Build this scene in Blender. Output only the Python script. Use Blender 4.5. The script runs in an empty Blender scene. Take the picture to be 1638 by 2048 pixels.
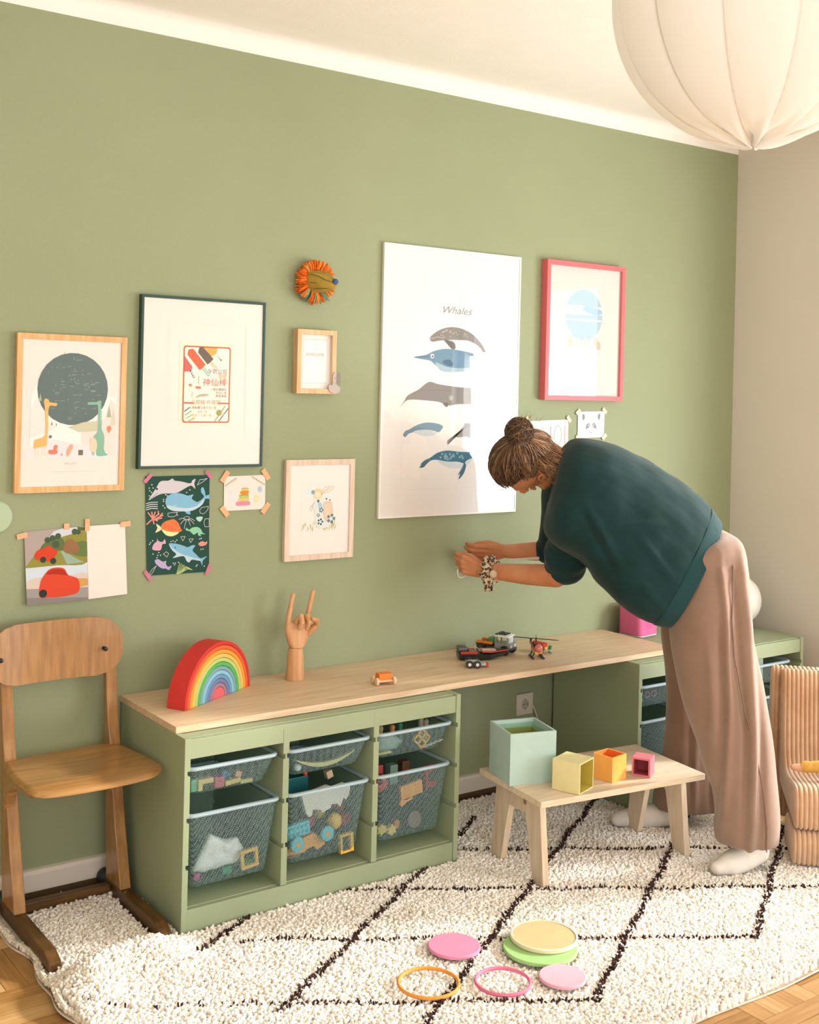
import bpy, math, random
import numpy as np
from mathutils import Vector, Matrix, Euler, noise
SC = bpy.context.scene
COL = SC.collection
PI = math.pi
R = math.radians
rnd = random.Random(7)

# ------------------------------------------------------------------ camera
cam_d = bpy.data.cameras.new('camera')
cam = bpy.data.objects.new('camera', cam_d)
COL.objects.link(cam)
SC.camera = cam
_yaw, _pit, _rol = 0.6235, 0.0011, 0.0234
_f = Vector((math.sin(_yaw) * math.cos(_pit), math.cos(_yaw) * math.cos(_pit), -math.sin(_pit)))
_r = _f.cross(Vector((0, 0, 1))).normalized()
_u = _r.cross(_f)
_c, _s = math.cos(_rol), math.sin(_rol)
_r, _u = _c * _r + _s * _u, -_s * _r + _c * _u
cam.matrix_world = Matrix(((_r.x, _u.x, -_f.x, -1.4206), (_r.y, _u.y, -_f.y, -3.4639), (_r.z, _u.z, -_f.z, 1.5335), (0, 0, 0, 1)))
cam_d.sensor_fit = 'VERTICAL'
cam_d.sensor_height = 36.0
cam_d.lens = 2370.1 / 2048 * 36.0
cam_d.shift_y = -0.1168
cam_d.clip_start = 0.05

# ------------------------------------------------------------------ light
world = bpy.data.worlds.new('sky')
SC.world = world
world.use_nodes = True
_bg = world.node_tree.nodes['Background']
_bg.inputs[0].default_value = (1.0, 0.99, 0.97, 1)
_bg.inputs[1].default_value = 2.2

def lamp(name, kind, energy, color, loc=None, direction=None, **kw):
    d = bpy.data.lights.new(name, kind)
    d.energy = energy
    d.color = color
    for k, v in kw.items():
        setattr(d, k, v)
    o = bpy.data.objects.new(name, d)
    COL.objects.link(o)
    if loc: o.location = loc
    if direction: o.rotation_euler = Vector(direction).to_track_quat('-Z', 'Y').to_euler()
    return o

SUN_EL = R(24)
lamp('sun', 'SUN', 5.0, (1.0, 0.96, 0.91), (5, -3, 4),
     (-0.95 * math.cos(SUN_EL), 0.30 * math.cos(SUN_EL), -math.sin(SUN_EL)), angle=R(5.5))
# daylight at the right-wall window; the second lamp is an added fill
lamp('window_daylight', 'AREA', 84, (0.93, 0.97, 1.0), (3.05, -1.5, 1.2), (-1, 0.12, -0.08), shape='RECTANGLE', size=2.2, size_y=1.1)
lamp('right_fill_lamp', 'AREA', 95, (0.95, 0.97, 1.0), (3.05, -3.55, 1.2), (-1, 0.5, -0.02), shape='RECTANGLE', size=2.2, size_y=1.2)
# added soft fill lamp at an unseen opening behind the camera
lamp('rear_fill_lamp', 'AREA', 26, (0.97, 0.98, 1.0), (-0.9, -5.15, 1.5), (0.1, 1, -0.02), shape='RECTANGLE', size=2.9, size_y=1.9)

vs = SC.view_settings
SC.display_settings.display_device = 'sRGB'
vs.view_transform = 'Standard'
vs.look = 'None'
vs.gamma = 1.0
vs.exposure = 0.08
vs.use_curve_mapping = False
SC.cycles.max_bounces = 8
SC.cycles.diffuse_bounces = 4
SC.cycles.transparent_max_bounces = 16
SC.cycles.caustics_reflective = False
SC.cycles.caustics_refractive = False
SC.cycles.sample_clamp_indirect = 6

# ------------------------------------------------------------------ helpers
def lin(c):
    if isinstance(c, str):
        c = c.lstrip('#')
        c = [int(c[i:i + 2], 16) / 255 for i in (0, 2, 4)]
    return tuple((x / 12.92 if x <= 0.04045 else ((x + 0.055) / 1.055) ** 2.4) for x in c[:3]) + (1.0,)

_mats = {}
def mat(name, color, rough=0.6, spec=0.35, var=0.0, vscale=8.0, bump=0.0, bscale=60.0, color2=None, stretch=None,
        metallic=0.0, sheen=0.0, trans=0.0, coat=0.0, detail=3.0):
    """principled material; colour mottled between color and color2 by a stretched noise, optional bump"""
    if name in _mats: return _mats[name]
    m = bpy.data.materials.new(name)
    m.use_nodes = True
    nt = m.node_tree
    b = nt.nodes['Principled BSDF']
    b.inputs['Base Color'].default_value = lin(color)
    b.inputs['Roughness'].default_value = rough
    b.inputs['Specular IOR Level'].default_value = spec
    b.inputs['Metallic'].default_value = metallic
    b.inputs['Sheen Weight'].default_value = sheen
    b.inputs['Transmission Weight'].default_value = trans
    b.inputs['Coat Weight'].default_value = coat
    tc = nt.nodes.new('ShaderNodeTexCoord')
    mp = nt.nodes.new('ShaderNodeMapping')
    nt.links.new(tc.outputs['Object'], mp.inputs[0])
    if stretch: mp.inputs['Scale'].default_value = stretch
    if color2 is None and var > 0:
        c = lin(color)
        color2 = tuple(max(0, x * (1 - var)) for x in c[:3]) + (1,)
        l2 = color2
    elif color2 is not None:
        l2 = lin(color2)
    if color2 is not None:
        n = nt.nodes.new('ShaderNodeTexNoise')
        n.inputs['Scale'].default_value = vscale
        n.inputs['Detail'].default_value = detail
        nt.links.new(mp.outputs[0], n.inputs['Vector'])
        rp = nt.nodes.new('ShaderNodeValToRGB')
        rp.color_ramp.elements[0].position = 0.35
        rp.color_ramp.elements[1].position = 0.65
        rp.color_ramp.elements[0].color = l2
        rp.color_ramp.elements[1].color = lin(color)
        nt.links.new(n.outputs[0], rp.inputs[0])
        nt.links.new(rp.outputs[0], b.inputs['Base Color'])
    if bump > 0:
        n2 = nt.nodes.new('ShaderNodeTexNoise')
        n2.inputs['Scale'].default_value = bscale
        n2.inputs['Detail'].default_value = 3
        nt.links.new(mp.outputs[0], n2.inputs['Vector'])
        bp = nt.nodes.new('ShaderNodeBump')
        bp.inputs['Strength'].default_value = bump
        bp.inputs['Distance'].default_value = 0.01
        nt.links.new(n2.outputs[0], bp.inputs['Height'])
        nt.links.new(bp.outputs[0], b.inputs['Normal'])
    _mats[name] = m
    return m

def flat(hexc):
    """printed / painted ink of one colour"""
    return mat('ink_' + hexc.strip('#'), hexc, rough=0.85, spec=0.15)

def wood(name, c1, c2, axis='x', rough=0.5, scale=5.0, coat=0.0, spec=0.35):
    if name in _mats: return _mats[name]
    st = {'x': (1.2, 14, 14), 'y': (14, 1.2, 14), 'z': (14, 14, 1.2)}[axis]
    return mat(name, c1, rough=rough, color2=c2, vscale=scale, stretch=st, bump=0.06, bscale=30, coat=coat, detail=6, spec=spec)

class MB:
    """collects shapes and links them as ONE mesh object"""
    def __init__(s):
        s.v, s.f, s.m, s.mats = [], [], [], []
    def _mi(s, m):
        if m is None: return 0
        if m not in s.mats: s.mats.append(m)
        return s.mats.index(m)
    def add(s, vs, fs, m=None, M=None):
        k = len(s.v)
        i = s._mi(m)
        for p in vs:
            p = Vector(p)
            s.v.append(M @ p if M else p)
        for f in fs:
            s.f.append([k + a for a in f]); s.m.append(i)
        return s
    def box(s, a, b, m=None, M=None):
        x0, y0, z0 = a; x1, y1, z1 = b
        vs = [(x0, y0, z0), (x1, y0, z0), (x1, y1, z0), (x0, y1, z0), (x0, y0, z1), (x1, y0, z1), (x1, y1, z1), (x0, y1, z1)]
        return s.add(vs, [(0, 3, 2, 1), (4, 5, 6, 7), (0, 1, 5, 4), (1, 2, 6, 5), (2, 3, 7, 6), (3, 0, 4, 7)], m, M)
    def cbox(s, c, d, m=None, M=None):
        return s.box([c[i] - d[i] / 2 for i in range(3)], [c[i] + d[i] / 2 for i in range(3)], m, M)
    def prism(s, pts, axis, lo, hi, m=None, M=None):
        """2-D outline extruded along an axis. axis x: pts are (y,z); y: (x,z); z: (x,y)"""
        def P(p, t):
            return {'x': (t, p[0], p[1]), 'y': (p[0], t, p[1]), 'z': (p[0], p[1], t)}[axis]
        n = len(pts)
        vs = [P(p, lo) for p in pts] + [P(p, hi) for p in pts]
        fs = [list(range(n))[::-1], [n + i for i in range(n)]] + [(i, (i + 1) % n, n + (i + 1) % n, n + i) for i in range(n)]
        return s.add(vs, fs, m, M)
    def tube(s, pts, rad, n=10, m=None, M=None, caps=True, flat_=None, closed=False):
        """round tube along points; rad number or list; flat_=(axis vector, factor) squashes the section"""
        pts = [Vector(p) for p in pts]
        if not hasattr(rad, '__len__'): rad = [rad] * len(pts)
        k0 = None; vs = []; fs = []
        t0 = (pts[1] - pts[0]).normalized()
        ref = Vector((0, 0, 1)) if abs(t0.z) < 0.9 else Vector((1, 0, 0))
        nrm = t0.cross(ref).normalized()
        L = len(pts)
        for i, p in enumerate(pts):
            if closed: t = pts[(i + 1) % L] - pts[i - 1]
            else: t = pts[min(i + 1, L - 1)] - pts[max(i - 1, 0)]
            t.normalize()
            nrm = (nrm - t * nrm.dot(t)).normalized()
            bn = t.cross(nrm)
            for j in range(n):
                a = 2 * PI * j / n
                o = (nrm * math.cos(a) + bn * math.sin(a)) * rad[i]
                if flat_:
                    ax = Vector(flat_[0]).normalized()
                    o = o - ax * o.dot(ax) * (1 - flat_[1])
                vs.append(p + o)
        for i in range(L if closed else L - 1):
            i2 = (i + 1) % L
            for j in range(n):
                fs.append((i * n + j, i * n + (j + 1) % n, i2 * n + (j + 1) % n, i2 * n + j))
        if caps and not closed:
            fs.append(list(range(n))[::-1]); fs.append([(L - 1) * n + j for j in range(n)])
        return s.add(vs, fs, m, M)
    def cyl(s, a, b, r, n=20, m=None, M=None, r2=None):
        return s.tube([a, b], [r, r if r2 is None else r2], n, m, M)
    def lathe(s, prof, n=24, m=None, M=None, cap=True):
        """profile [(r,z)...] turned about z"""
        vs = []; fs = []
        for r, z in prof:
            for j in range(n):
                a = 2 * PI * j / n
                vs.append((r * math.cos(a), r * math.sin(a), z))
        for i in range(len(prof) - 1):
            for j in range(n):
                fs.append((i * n + j, i * n + (j + 1) % n, (i + 1) * n + (j + 1) % n, (i + 1) * n + j))
        if cap and prof[0][0] > 1e-5: fs.append(list(range(n))[::-1])
        if cap and prof[-1][0] > 1e-5: fs.append([(len(prof) - 1) * n + j for j in range(n)])
        return s.add(vs, fs, m, M)
    def ball(s, c, r, nu=16, nv=10, m=None, M=None):
        if not hasattr(r, '__len__'): r = (r, r, r)
        pr = [(max(1e-6, math.sin(PI * i / nv)), -math.cos(PI * i / nv)) for i in range(nv + 1)]
        T = Matrix.Translation(c) @ Matrix.Diagonal((r[0], r[1], r[2], 1))
        return s.lathe(pr, nu, m, (M @ T) if M else T)
    def grid(s, fn, nu, nv, m=None, M=None, cu=False, cv=False):
        vs = [fn(i / (nu if cu else nu - 1), j / (nv if cv else nv - 1)) for i in range(nu) for j in range(nv)]
        fs = []
        for i in range(nu if cu else nu - 1):
            for j in range(nv if cv else nv - 1):
                i2, j2 = (i + 1) % nu, (j + 1) % nv
                fs.append((i * nv + j, i2 * nv + j, i2 * nv + j2, i * nv + j2))
        return s.add(vs, fs, m, M)
    def build(s, name, m=None, parent=None, label=None, cat=None, group=None, kind=None, smooth=False, bevel=0.0, seg=2,
              subsurf=0, solid=0.0, loc=None, sharp=40):
        """vertices are in world space; the origin goes to loc, to the parent's origin, or to the base of the mesh"""
        if parent is not None: o0 = ORG[parent.name]
        elif loc is not None: o0 = Vector(loc)
        else:
            xs = [p.x for p in s.v]; ys = [p.y for p in s.v]; zs = [p.z for p in s.v]
            o0 = Vector(((min(xs) + max(xs)) / 2, (min(ys) + max(ys)) / 2, min(zs)))
        me = bpy.data.meshes.new(name)
        me.from_pydata([tuple(p - o0) for p in s.v], [], s.f)
        mats = s.mats if s.mats else [m]
        for q in mats: me.materials.append(q)
        if s.mats: me.polygons.foreach_set('material_index', s.m)
        me.update()
        if smooth:
            me.polygons.foreach_set('use_smooth', [True] * len(me.polygons))
            me.set_sharp_from_angle(angle=R(sharp))
        ob = bpy.data.objects.new(name, me)
        COL.objects.link(ob)
        ORG[ob.name] = o0
        if parent is not None: ob.parent = parent
        else: ob.location = o0
        if solid:
            md = ob.modifiers.new('thickness', 'SOLIDIFY'); md.thickness = solid; md.offset = 0
        if bevel:
            md = ob.modifiers.new('bevel', 'BEVEL'); md.width = bevel; md.segments = seg; md.limit_method = 'ANGLE'; md.angle_limit = R(35)
            md.harden_normals = False
        if subsurf:
            md = ob.modifiers.new('subdivision', 'SUBSURF'); md.levels = subsurf; md.render_levels = subsurf
        tag(ob, label, cat, group, kind)
        return ob
ORG = {}

def tag(o, label=None, cat=None, group=None, kind=None):
    if label: o['label'] = label
    if cat: o['category'] = cat
    if group: o['group'] = group
    if kind: o['kind'] = kind
    return o

def thing(name, label, cat, loc, group=None):
    o = bpy.data.objects.new(name, None)
    o.empty_display_size = 0.05
    COL.objects.link(o)
    o.location = loc
    ORG[o.name] = Vector(loc)
    return tag(o, label, cat, group)

def TR(x=0, y=0, z=0, rz=0, rx=0, ry=0):
    return Matrix.Translation((x, y, z)) @ Euler((rx, ry, rz)).to_matrix().to_4x4()

def rrect(x0, y0, x1, y1, r, n=5):
    pts = []
    for cx, cy, a0 in ((x1 - r, y0 + r, -90), (x1 - r, y1 - r, 0), (x0 + r, y1 - r, 90), (x0 + r, y0 + r, 180)):
        for i in range(n + 1):
            a = R(a0 + 90 * i / n)
            pts.append((cx + r * math.cos(a), cy + r * math.sin(a)))
    return pts

def npmesh(name, V, F, mats, parent=None, matidx=None, smooth=False, label=None, kind=None, cat=None, loc=None):
    """fast mesh from numpy arrays; V (n,3) world, F (m,k)"""
    o0 = ORG[parent.name] if parent is not None else Vector(loc or (0, 0, 0))
    me = bpy.data.meshes.new(name)
    V = np.asarray(V, dtype=np.float32) - np.array(o0, dtype=np.float32)
    F = np.asarray(F, dtype=np.int32)
    me.vertices.add(len(V)); me.vertices.foreach_set('co', V.ravel())
    k = F.shape[1]
    me.loops.add(F.size); me.loops.foreach_set('vertex_index', F.ravel())
    me.polygons.add(len(F))
    me.polygons.foreach_set('loop_start', np.arange(0, F.size, k, dtype=np.int32))
    me.polygons.foreach_set('loop_total', np.full(len(F), k, dtype=np.int32))
    if matidx is not None: me.polygons.foreach_set('material_index', np.asarray(matidx, dtype=np.int32))
    for q in mats: me.materials.append(q)
    me.update(calc_edges=True)
    if smooth: me.polygons.foreach_set('use_smooth', np.ones(len(F), dtype=bool))
    ob = bpy.data.objects.new(name, me)
    COL.objects.link(ob)
    ORG[ob.name] = o0
    if parent is not None: ob.parent = parent
    else: ob.location = o0
    return tag(ob, label, cat, None, kind)

# ------------------------------------------------------------------ materials
def wall_paint(name, color, c2, scale=170.0, strength=0.25):
    """paint over a woven wallpaper: fine diagonal relief"""
    if name in _mats: return _mats[name]
    m = mat(name, color, rough=0.75, spec=0.25, color2=c2, vscale=1.5)
    nt = m.node_tree; b = nt.nodes['Principled BSDF']
    tc = nt.nodes.new('ShaderNodeTexCoord'); mp = nt.nodes.new('ShaderNodeMapping')
    mp.inputs['Rotation'].default_value = (0, R(35), 0)
    nt.links.new(tc.outputs['Object'], mp.inputs[0])
    vo = nt.nodes.new('ShaderNodeTexVoronoi'); vo.inputs['Scale'].default_value = scale; vo.inputs['Randomness'].default_value = 0.45
    nt.links.new(mp.outputs[0], vo.inputs['Vector'])
    bp = nt.nodes.new('ShaderNodeBump'); bp.inputs['Strength'].default_value = strength; bp.inputs['Distance'].default_value = 0.004
    nt.links.new(vo.outputs[0], bp.inputs['Height']); nt.links.new(bp.outputs[0], b.inputs['Normal'])
    return m
GREEN = wall_paint('green_wall_paint', '#969e7d', '#929a79')
GREENF = mat('green_furniture_paint', '#98a382', rough=0.5, spec=0.35, var=0.05, vscale=3, bump=0.03, bscale=200)
WHITEW = mat('white_wall_paint', '#f0ece5', rough=0.85, spec=0.15, var=0.02, bump=0.08, bscale=250)
CEIL = mat('ceiling_paint', '#f6f2ea', rough=0.9, spec=0.1, var=0.02, bump=0.1, bscale=90)
RWALL = mat('grey_beige_wall_paint', '#dbd5ca', rough=0.85, spec=0.15, var=0.04, vscale=1.3, bump=0.06, bscale=250)
TRIM = mat('white_trim_lacquer', '#dcd2c6', rough=0.45, spec=0.4, var=0.03)
BIRCH = wood('birch_plywood', '#dfcdb4', '#d2bb9b', 'x')
BIRCHZ = wood('birch_plywood_upright', '#dccab2', '#ceb798', 'z')
OAK = wood('oiled_oak', '#dcc4a6', '#ceb08c', 'x', rough=0.45)
CHAIRW = wood('varnished_beech', '#ad814b', '#946a3a', 'x', rough=0.32, coat=0.35)
CHAIRZ = wood('varnished_beech_upright', '#ab7e49', '#926738', 'z', rough=0.32, coat=0.35)
PARQ = wood('oak_parquet_light', '#cda674', '#bb8f58', 'x', rough=0.38)
PARQ2 = wood('oak_parquet_mid', '#bf955f', '#ab7f4a', 'x', rough=0.38)
PARQ3 = wood('oak_parquet_dark', '#b08550', '#976c3a', 'x', rough=0.38)
PARQY = wood('oak_parquet_light_across', '#cda674', '#bb8f58', 'y', rough=0.38)
PARQ2Y = wood('oak_parquet_mid_across', '#bf955f', '#ab7f4a', 'y', rough=0.38)
PARQ3Y = wood('oak_parquet_dark_across', '#b08550', '#976c3a', 'y', rough=0.38)
PAPER = mat('white_paper', '#e2dcd5', rough=0.8, spec=0.2, var=0.015, vscale=20)
BLACK = mat('black_plastic', '#22282a', rough=0.45)
STEEL = mat('dark_steel', '#3a3a38', rough=0.35, metallic=0.9)
TAPE = mat('peach_paper_tape', '#f0b287', rough=0.7, var=0.1, vscale=120)
TAPEP = mat('pink_paper_tape', '#c9798f', rough=0.7, var=0.12, vscale=120)

# ------------------------------------------------------------------ room
XR, YF, XL, ZC, ZG = 2.854, -5.0, -2.7, 2.692, 2.6255
def struct(name, mb, m, **kw):
    return mb.build(name, m, kind='structure', **kw)

s = MB(); s.box((XL, 0, 0), (XR, 0.12, ZG)); struct('wall_back', s, GREEN)
s = MB(); s.box((XL, 0, ZG), (XR, 0.12, ZC + 0.1)); struct('trim_1', s, WHITEW)
# small plaster cove between wall and ceiling
s = MB()
cv = [(0, ZC - 0.035)] + [(-0.05 + 0.05 * math.cos(R(a)), ZC - 0.035 + 0.035 * math.sin(R(a))) for a in range(0, 91, 10)] + [(0, ZC)]
s.prism(cv, 'x', XL, XR); struct('trim_2', s, WHITEW, smooth=True)
s = MB(); s.box((XL, YF, ZC), (XR, 0, ZC + 0.1)); struct('ceiling', s, CEIL)
# right wall with two glazed openings (outside the frame to the right; the second is added to light the room)
OPEN = [(-2.08, -0.93, 0.06, 2.14), (-4.2, -2.9, 0.06, 2.14)]
s = MB()
ys = [0.12, OPEN[0][1], OPEN[0][0], OPEN[1][1], OPEN[1][0], YF]
s.box((XR, ys[1], 0), (XR + 0.16, ys[0], ZC + 0.1)); s.box((XR, ys[3], 0), (XR + 0.16, ys[2], ZC + 0.1)); s.box((XR, ys[5], 0), (XR + 0.16, ys[4], ZC + 0.1))
for y0, y1, z0, z1 in OPEN:
    s.box((XR, y0, z1), (XR + 0.16, y1, ZC + 0.1)); s.box((XR, y0, 0), (XR + 0.16, y1, z0))
struct('wall_right', s, RWALL)
for i, (y0, y1, z0, z1) in enumerate(OPEN):
    s = MB(); t = 0.05
    s.box((XR + 0.05, y0, z0), (XR + 0.11, y0 + t, z1)); s.box((XR + 0.05, y1 - t, z0), (XR + 0.11, y1, z1))
    s.box((XR + 0.05, y0, z0), (XR + 0.11, y1, z0 + t)); s.box((XR + 0.05, y0, z1 - t), (XR + 0.11, y1, z1))
    struct('window_%d' % (i + 1), s, TRIM)
s = MB(); s.box((XL - 0.12, YF, 0), (XL, 0.12, ZC + 0.1)); struct('wall_left', s, WHITEW)
s = MB()
s.box((XL, YF - 0.12, 0), (-2.45, YF, ZC + 0.1)); s.box((0.65, YF - 0.12, 0), (XR + 0.16, YF, ZC + 0.1))
s.box((-2.45, YF - 0.12, 0), (0.65, YF, 0.45)); s.box((-2.45, YF - 0.12, 2.5), (0.65, YF, ZC + 0.1))
struct('wall_front', s, WHITEW)
# skirting
s = MB()
s.prism([(0, 0.038), (-0.016, 0.038), (-0.016, 0.088), (-0.011, 0.098), (0, 0.101)], 'x', XL, XR); struct('baseboard_back', s, TRIM)
s = MB(); s.box((XL, -0.010, 0), (XR, 0, 0.038)); struct('base_strip', s, mat('dark_brown_strip', '#5d4a30', rough=0.7, var=0.1))  # dark brown strip below the white baseboard
s = MB(); s.prism([(XR, 0.0), (XR - 0.014, 0.0), (XR - 0.014, 0.09), (XR, 0.1)], 'y', -0.93, -0.02); struct('baseboard_right', s, TRIM)

# floor: boards below, parquet fingers as separate pieces where the rug leaves them bare
s = MB(); s.box((XL, YF, -0.06), (XR, 0.12, -0.012)); floor = struct('floor', s, PARQ2, loc=(0, 0, 0))
s = MB(); s.box((XL, -5.0, -0.012), (XR, -2.35, 0), PARQ)
s.box((XL, -2.35, -0.012), (-1.015, 0.0, 0), PARQ2); s.box((2.365, -2.35, -0.012), (XR, 0.0, 0), PARQ2); s.box((-0.325, -1.36, -0.012), (1.905, 0.0, 0), PARQ2)
s.build('far_parquet', None, floor, kind='stuff')
B, NS = 0.23, 4
bi = 0
cache = {}
for ix in range(-5, 11):
    for iy in range(-11, 1):
        x0, y0 = 0.015 + ix * B - 0.11 + 0.195, iy * B - 0.01
        cx, cy = x0 + B / 2, y0 + B / 2
        x1, y1 = x0 + B, y0 + B
        if y1 > 0.01 or y0 < -2.36 or x0 < -1.02 or x1 > 2.37: continue
        if x0 > -0.34 and x1 < 1.92 and y0 > -1.37: continue
        # only pieces the eye can see: left of the rug and in front of it
        near = (x0 < -0.30 and y0 > -1.7) or (y1 < -1.30 and -0.9 < x0 < 2.2 and y0 > -2.3)
        s2 = MB() if not near else None
        for k in range(NS):
            a, b = k * B / NS + 0.0006, (k + 1) * B / NS - 0.0006
            along_x = (ix + iy) % 2 == 0
            mset = (PARQ, PARQ2, PARQ3, PARQ2) if along_x else (PARQY, PARQ2Y, PARQ3Y, PARQY)
            mm = mset[rnd.randrange(4)]
            if along_x: c0, c1 = (x0 + 0.0006, y0 + a, -0.012), (x1 - 0.0006, y0 + b, rnd.uniform(-0.0006, 0.0))
            else: c0, c1 = (x0 + a, y0 + 0.0006, -0.012), (x0 + b, y1 - 0.0006, rnd.uniform(-0.0006, 0.0))
            if near and bi < 300:
                q = MB(); q.box(c0, c1); q.build('parquet_board', mm, floor); bi += 1
            else:
                if s2 is None: s2 = MB()
                s2.box(c0, c1, mm)
        if s2 is not None and s2.v: cache.setdefault('x', []).append(s2)
if cache.get('x'):
    q = MB()
    for s2 in cache['x']:
        k = len(q.v)
        q.v += s2.v
        for f, mi in zip(s2.f, s2.m):
            q.f.append([k + a for a in f]); q.m.append(q._mi(s2.mats[mi]))
    q.build('outer_parquet', None, floor, kind='stuff')

# ------------------------------------------------------------------ storage units
UZ0, UZ1, UW = 0.0105, 0.56, 0.966
GROOVES = (0.462, 0.332, 0.202)
def panel_profile(xa, xb, left_notch, right_notch, d):
    """cross-section (x,z) of an upright with runner grooves"""
    pts = [(xa, UZ0), (xb, UZ0)]
    if right_notch:
        for g in sorted(GROOVES): pts += [(xb, g - 0.007), (xb - d, g - 0.007), (xb - d, g + 0.007), (xb, g + 0.007)]
    pts += [(xb, UZ1), (xa, UZ1)]
    if left_notch:
        for g in sorted(GROOVES, reverse=True): pts += [(xa, g + 0.007), (xa + d, g + 0.007), (xa + d, g - 0.007), (xa, g - 0.007)]
    return pts
def storage_unit(x0, label):
    t = thing('storage_unit', label, 'storage unit', (x0 + UW / 2, -0.24, UZ0), 'green storage units along the wall')
    yf, yb = -0.470, -0.018
    X = [x0 + 0.018, x0 + 0.313, x0 + 0.333, x0 + 0.630, x0 + 0.650, x0 + UW - 0.018]
    s = MB(); s.prism(panel_profile(x0, X[0], False, True, 0.008), 'y', yf, yb); s.build('side_panel', GREENF, t, bevel=0.0012)
    s = MB(); s.prism(panel_profile(X[5], x0 + UW, True, False, 0.008), 'y', yf, yb); s.build('side_panel', GREENF, t, bevel=0.0012)
    for a, b in ((X[1], X[2]), (X[3], X[4])):
        p = [(x, min(max(z, 0.086), 0.542)) for x, z in panel_profile(a, b, True, True, 0.007)]
        s = MB(); s.prism(p, 'y', yf + 0.002, yb - 0.006); s.build('divider', GREENF, t, bevel=0.0010)
    s = MB(); s.box((X[0], yf + 0.018, 0.542), (X[5], yb, 0.5585)); s.build('top_panel', GREENF, t, bevel=0.001)
    s = MB(); s.box((X[0], yf + 0.003, 0.5015), (X[5], yf + 0.019, 0.5555)); s.build('top_rail', GREENF, t, bevel=0.0015)
    s = MB(); s.box((X[0], yf + 0.02, 0.070), (X[5], yb, 0.086)); s.build('bottom_panel', GREENF, t, bevel=0.001)
    s = MB(); s.box((X[0], yf + 0.003, 0.018), (X[5], yf + 0.019, 0.084)); s.build('bottom_rail', GREENF, t, bevel=0.0015)
    s = MB(); s.box((X[0], yb - 0.006, 0.086), (X[5], yb - 0.001, 0.542)); s.build('back_panel', GREENF, t)
    return X
X1 = storage_unit(0.0, 'sage green storage unit with six mesh-textured tubs, beside the wooden chair')
X2 = storage_unit(1.7905, 'sage green storage unit behind the person, in the room corner')

def tub_material():
    m = bpy.data.materials.new('translucent_tub_plastic'); m.use_nodes = True
    nt = m.node_tree; nt.nodes.clear()
    N, L = nt.nodes.new, nt.links.new
    out = N('ShaderNodeOutputMaterial')
    df = N('ShaderNodeBsdfPrincipled'); df.inputs['Base Color'].default_value = lin('#9db4b4'); df.inputs['Roughness'].default_value = 0.4
    tr = N('ShaderNodeBsdfTransparent'); tr.inputs[0].default_value = (0.80, 0.90, 0.90, 1)
    mx = N('ShaderNodeMixShader')
    tc = N('ShaderNodeTexCoord'); mp = N('ShaderNodeMapping'); mp.inputs['Rotation'].default_value = (R(45), R(45), R(45))
    L(tc.outputs['Object'], mp.inputs[0])
    vo = N('ShaderNodeTexVoronoi'); vo.inputs['Scale'].default_value = 210; vo.inputs['Randomness'].default_value = 0.15
    L(mp.outputs[0], vo.inputs['Vector'])
    mr = N('ShaderNodeMapRange'); mr.inputs[1].default_value = 0.25; mr.inputs[2].default_value = 0.5; mr.inputs[3].default_value = 0.58; mr.inputs[4].default_value = 0.12
    L(vo.outputs[0], mr.inputs[0]); L(mr.outputs[0], mx.inputs[0]); L(tr.outputs[0], mx.inputs[1]); L(df.outputs[0], mx.inputs[2]); L(mx.outputs[0], out.inputs[0])
    return m
TUB = tub_material()
RIM = mat('pale_blue_grey_plastic', '#a3b6bc', rough=0.4, spec=0.45)
def tub(x0, x1, zt, zb, label, group, yf=-0.4615):
    """open box with rounded corners hanging on its rim"""
    yb = -0.045
    c = ((x0 + x1) / 2, (yf + yb) / 2, zb)
    t = thing('storage_tub', label, 'storage tub', c, group)
    hx, hy = (x1 - x0) / 2 - 0.006, (yb - yf) / 2 - 0.006
    s = MB()
    levels = [(1.0, zt), (0.965, zt - 0.3 * (zt - zb)), (0.93, zt - 0.62 * (zt - zb)), (0.90, zb + 0.020), (0.885, zb + 0.007), (0.84, zb + 0.001)]
    rings = []
    for k, z in levels:
        ins = (1 - k) * 0.21
        rr = rrect(-hx + ins, -hy + ins, hx - ins, hy - ins, 0.022 if k > 0.85 else 0.014, 4)
        rings.append([(c[0] + p[0], c[1] + p[1], z) for p in rr])
    n = len(rings[0]); vs = [p for r_ in rings for p in r_]
    fs = [(i * n + j, i * n + (j + 1) % n, (i + 1) * n + (j + 1) % n, (i + 1) * n + j) for i in range(len(rings) - 1) for j in range(n)]
    fs.append([(len(rings) - 1) * n + j for j in range(n)])
    s.add(vs, fs); s.build('tub_wall', TUB, t, smooth=True, sharp=60)
    s = MB(); sec = [(-0.0015, -0.004), (0.007, -0.0045), (0.009, -0.001), (0.008, 0.0035), (0.004, 0.0055), (-0.0015, 0.005)]
    base = rrect(-hx, -hy, hx, hy, 0.022, 5); n = len(base); vs = []
    for i in range(n):
        p, q, r_ = Vector(base[i - 1]), Vector(base[i]), Vector(base[(i + 1) % n])
        tg = (r_ - p).normalized(); nn = Vector((tg.y, -tg.x))
        for o, dz in sec: vs.append((c[0] + q.x + nn.x * o, c[1] + q.y + nn.y * o, zt + dz))
    k = len(sec)
    s.add(vs, [(i * k + j, ((i + 1) % n) * k + j, ((i + 1) % n) * k + (j + 1) % k, i * k + (j + 1) % k) for i in range(n) for j in range(k)])
    s.build('rim', RIM, t, smooth=True, label='solid pale blue-grey rim')
    return t
G1, G2 = 'translucent tubs in the near storage unit', 'translucent tubs in the corner storage unit'
tub(0.0155, 0.3050, 0.468, 0.386, 'shallow translucent tub with coloured blocks, upper left in the near unit', G1)
tub(0.0155, 0.3160, 0.338, 0.122, 'deep translucent tub holding a white plastic bag, lower left in the near unit', G1, -0.462)
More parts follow.
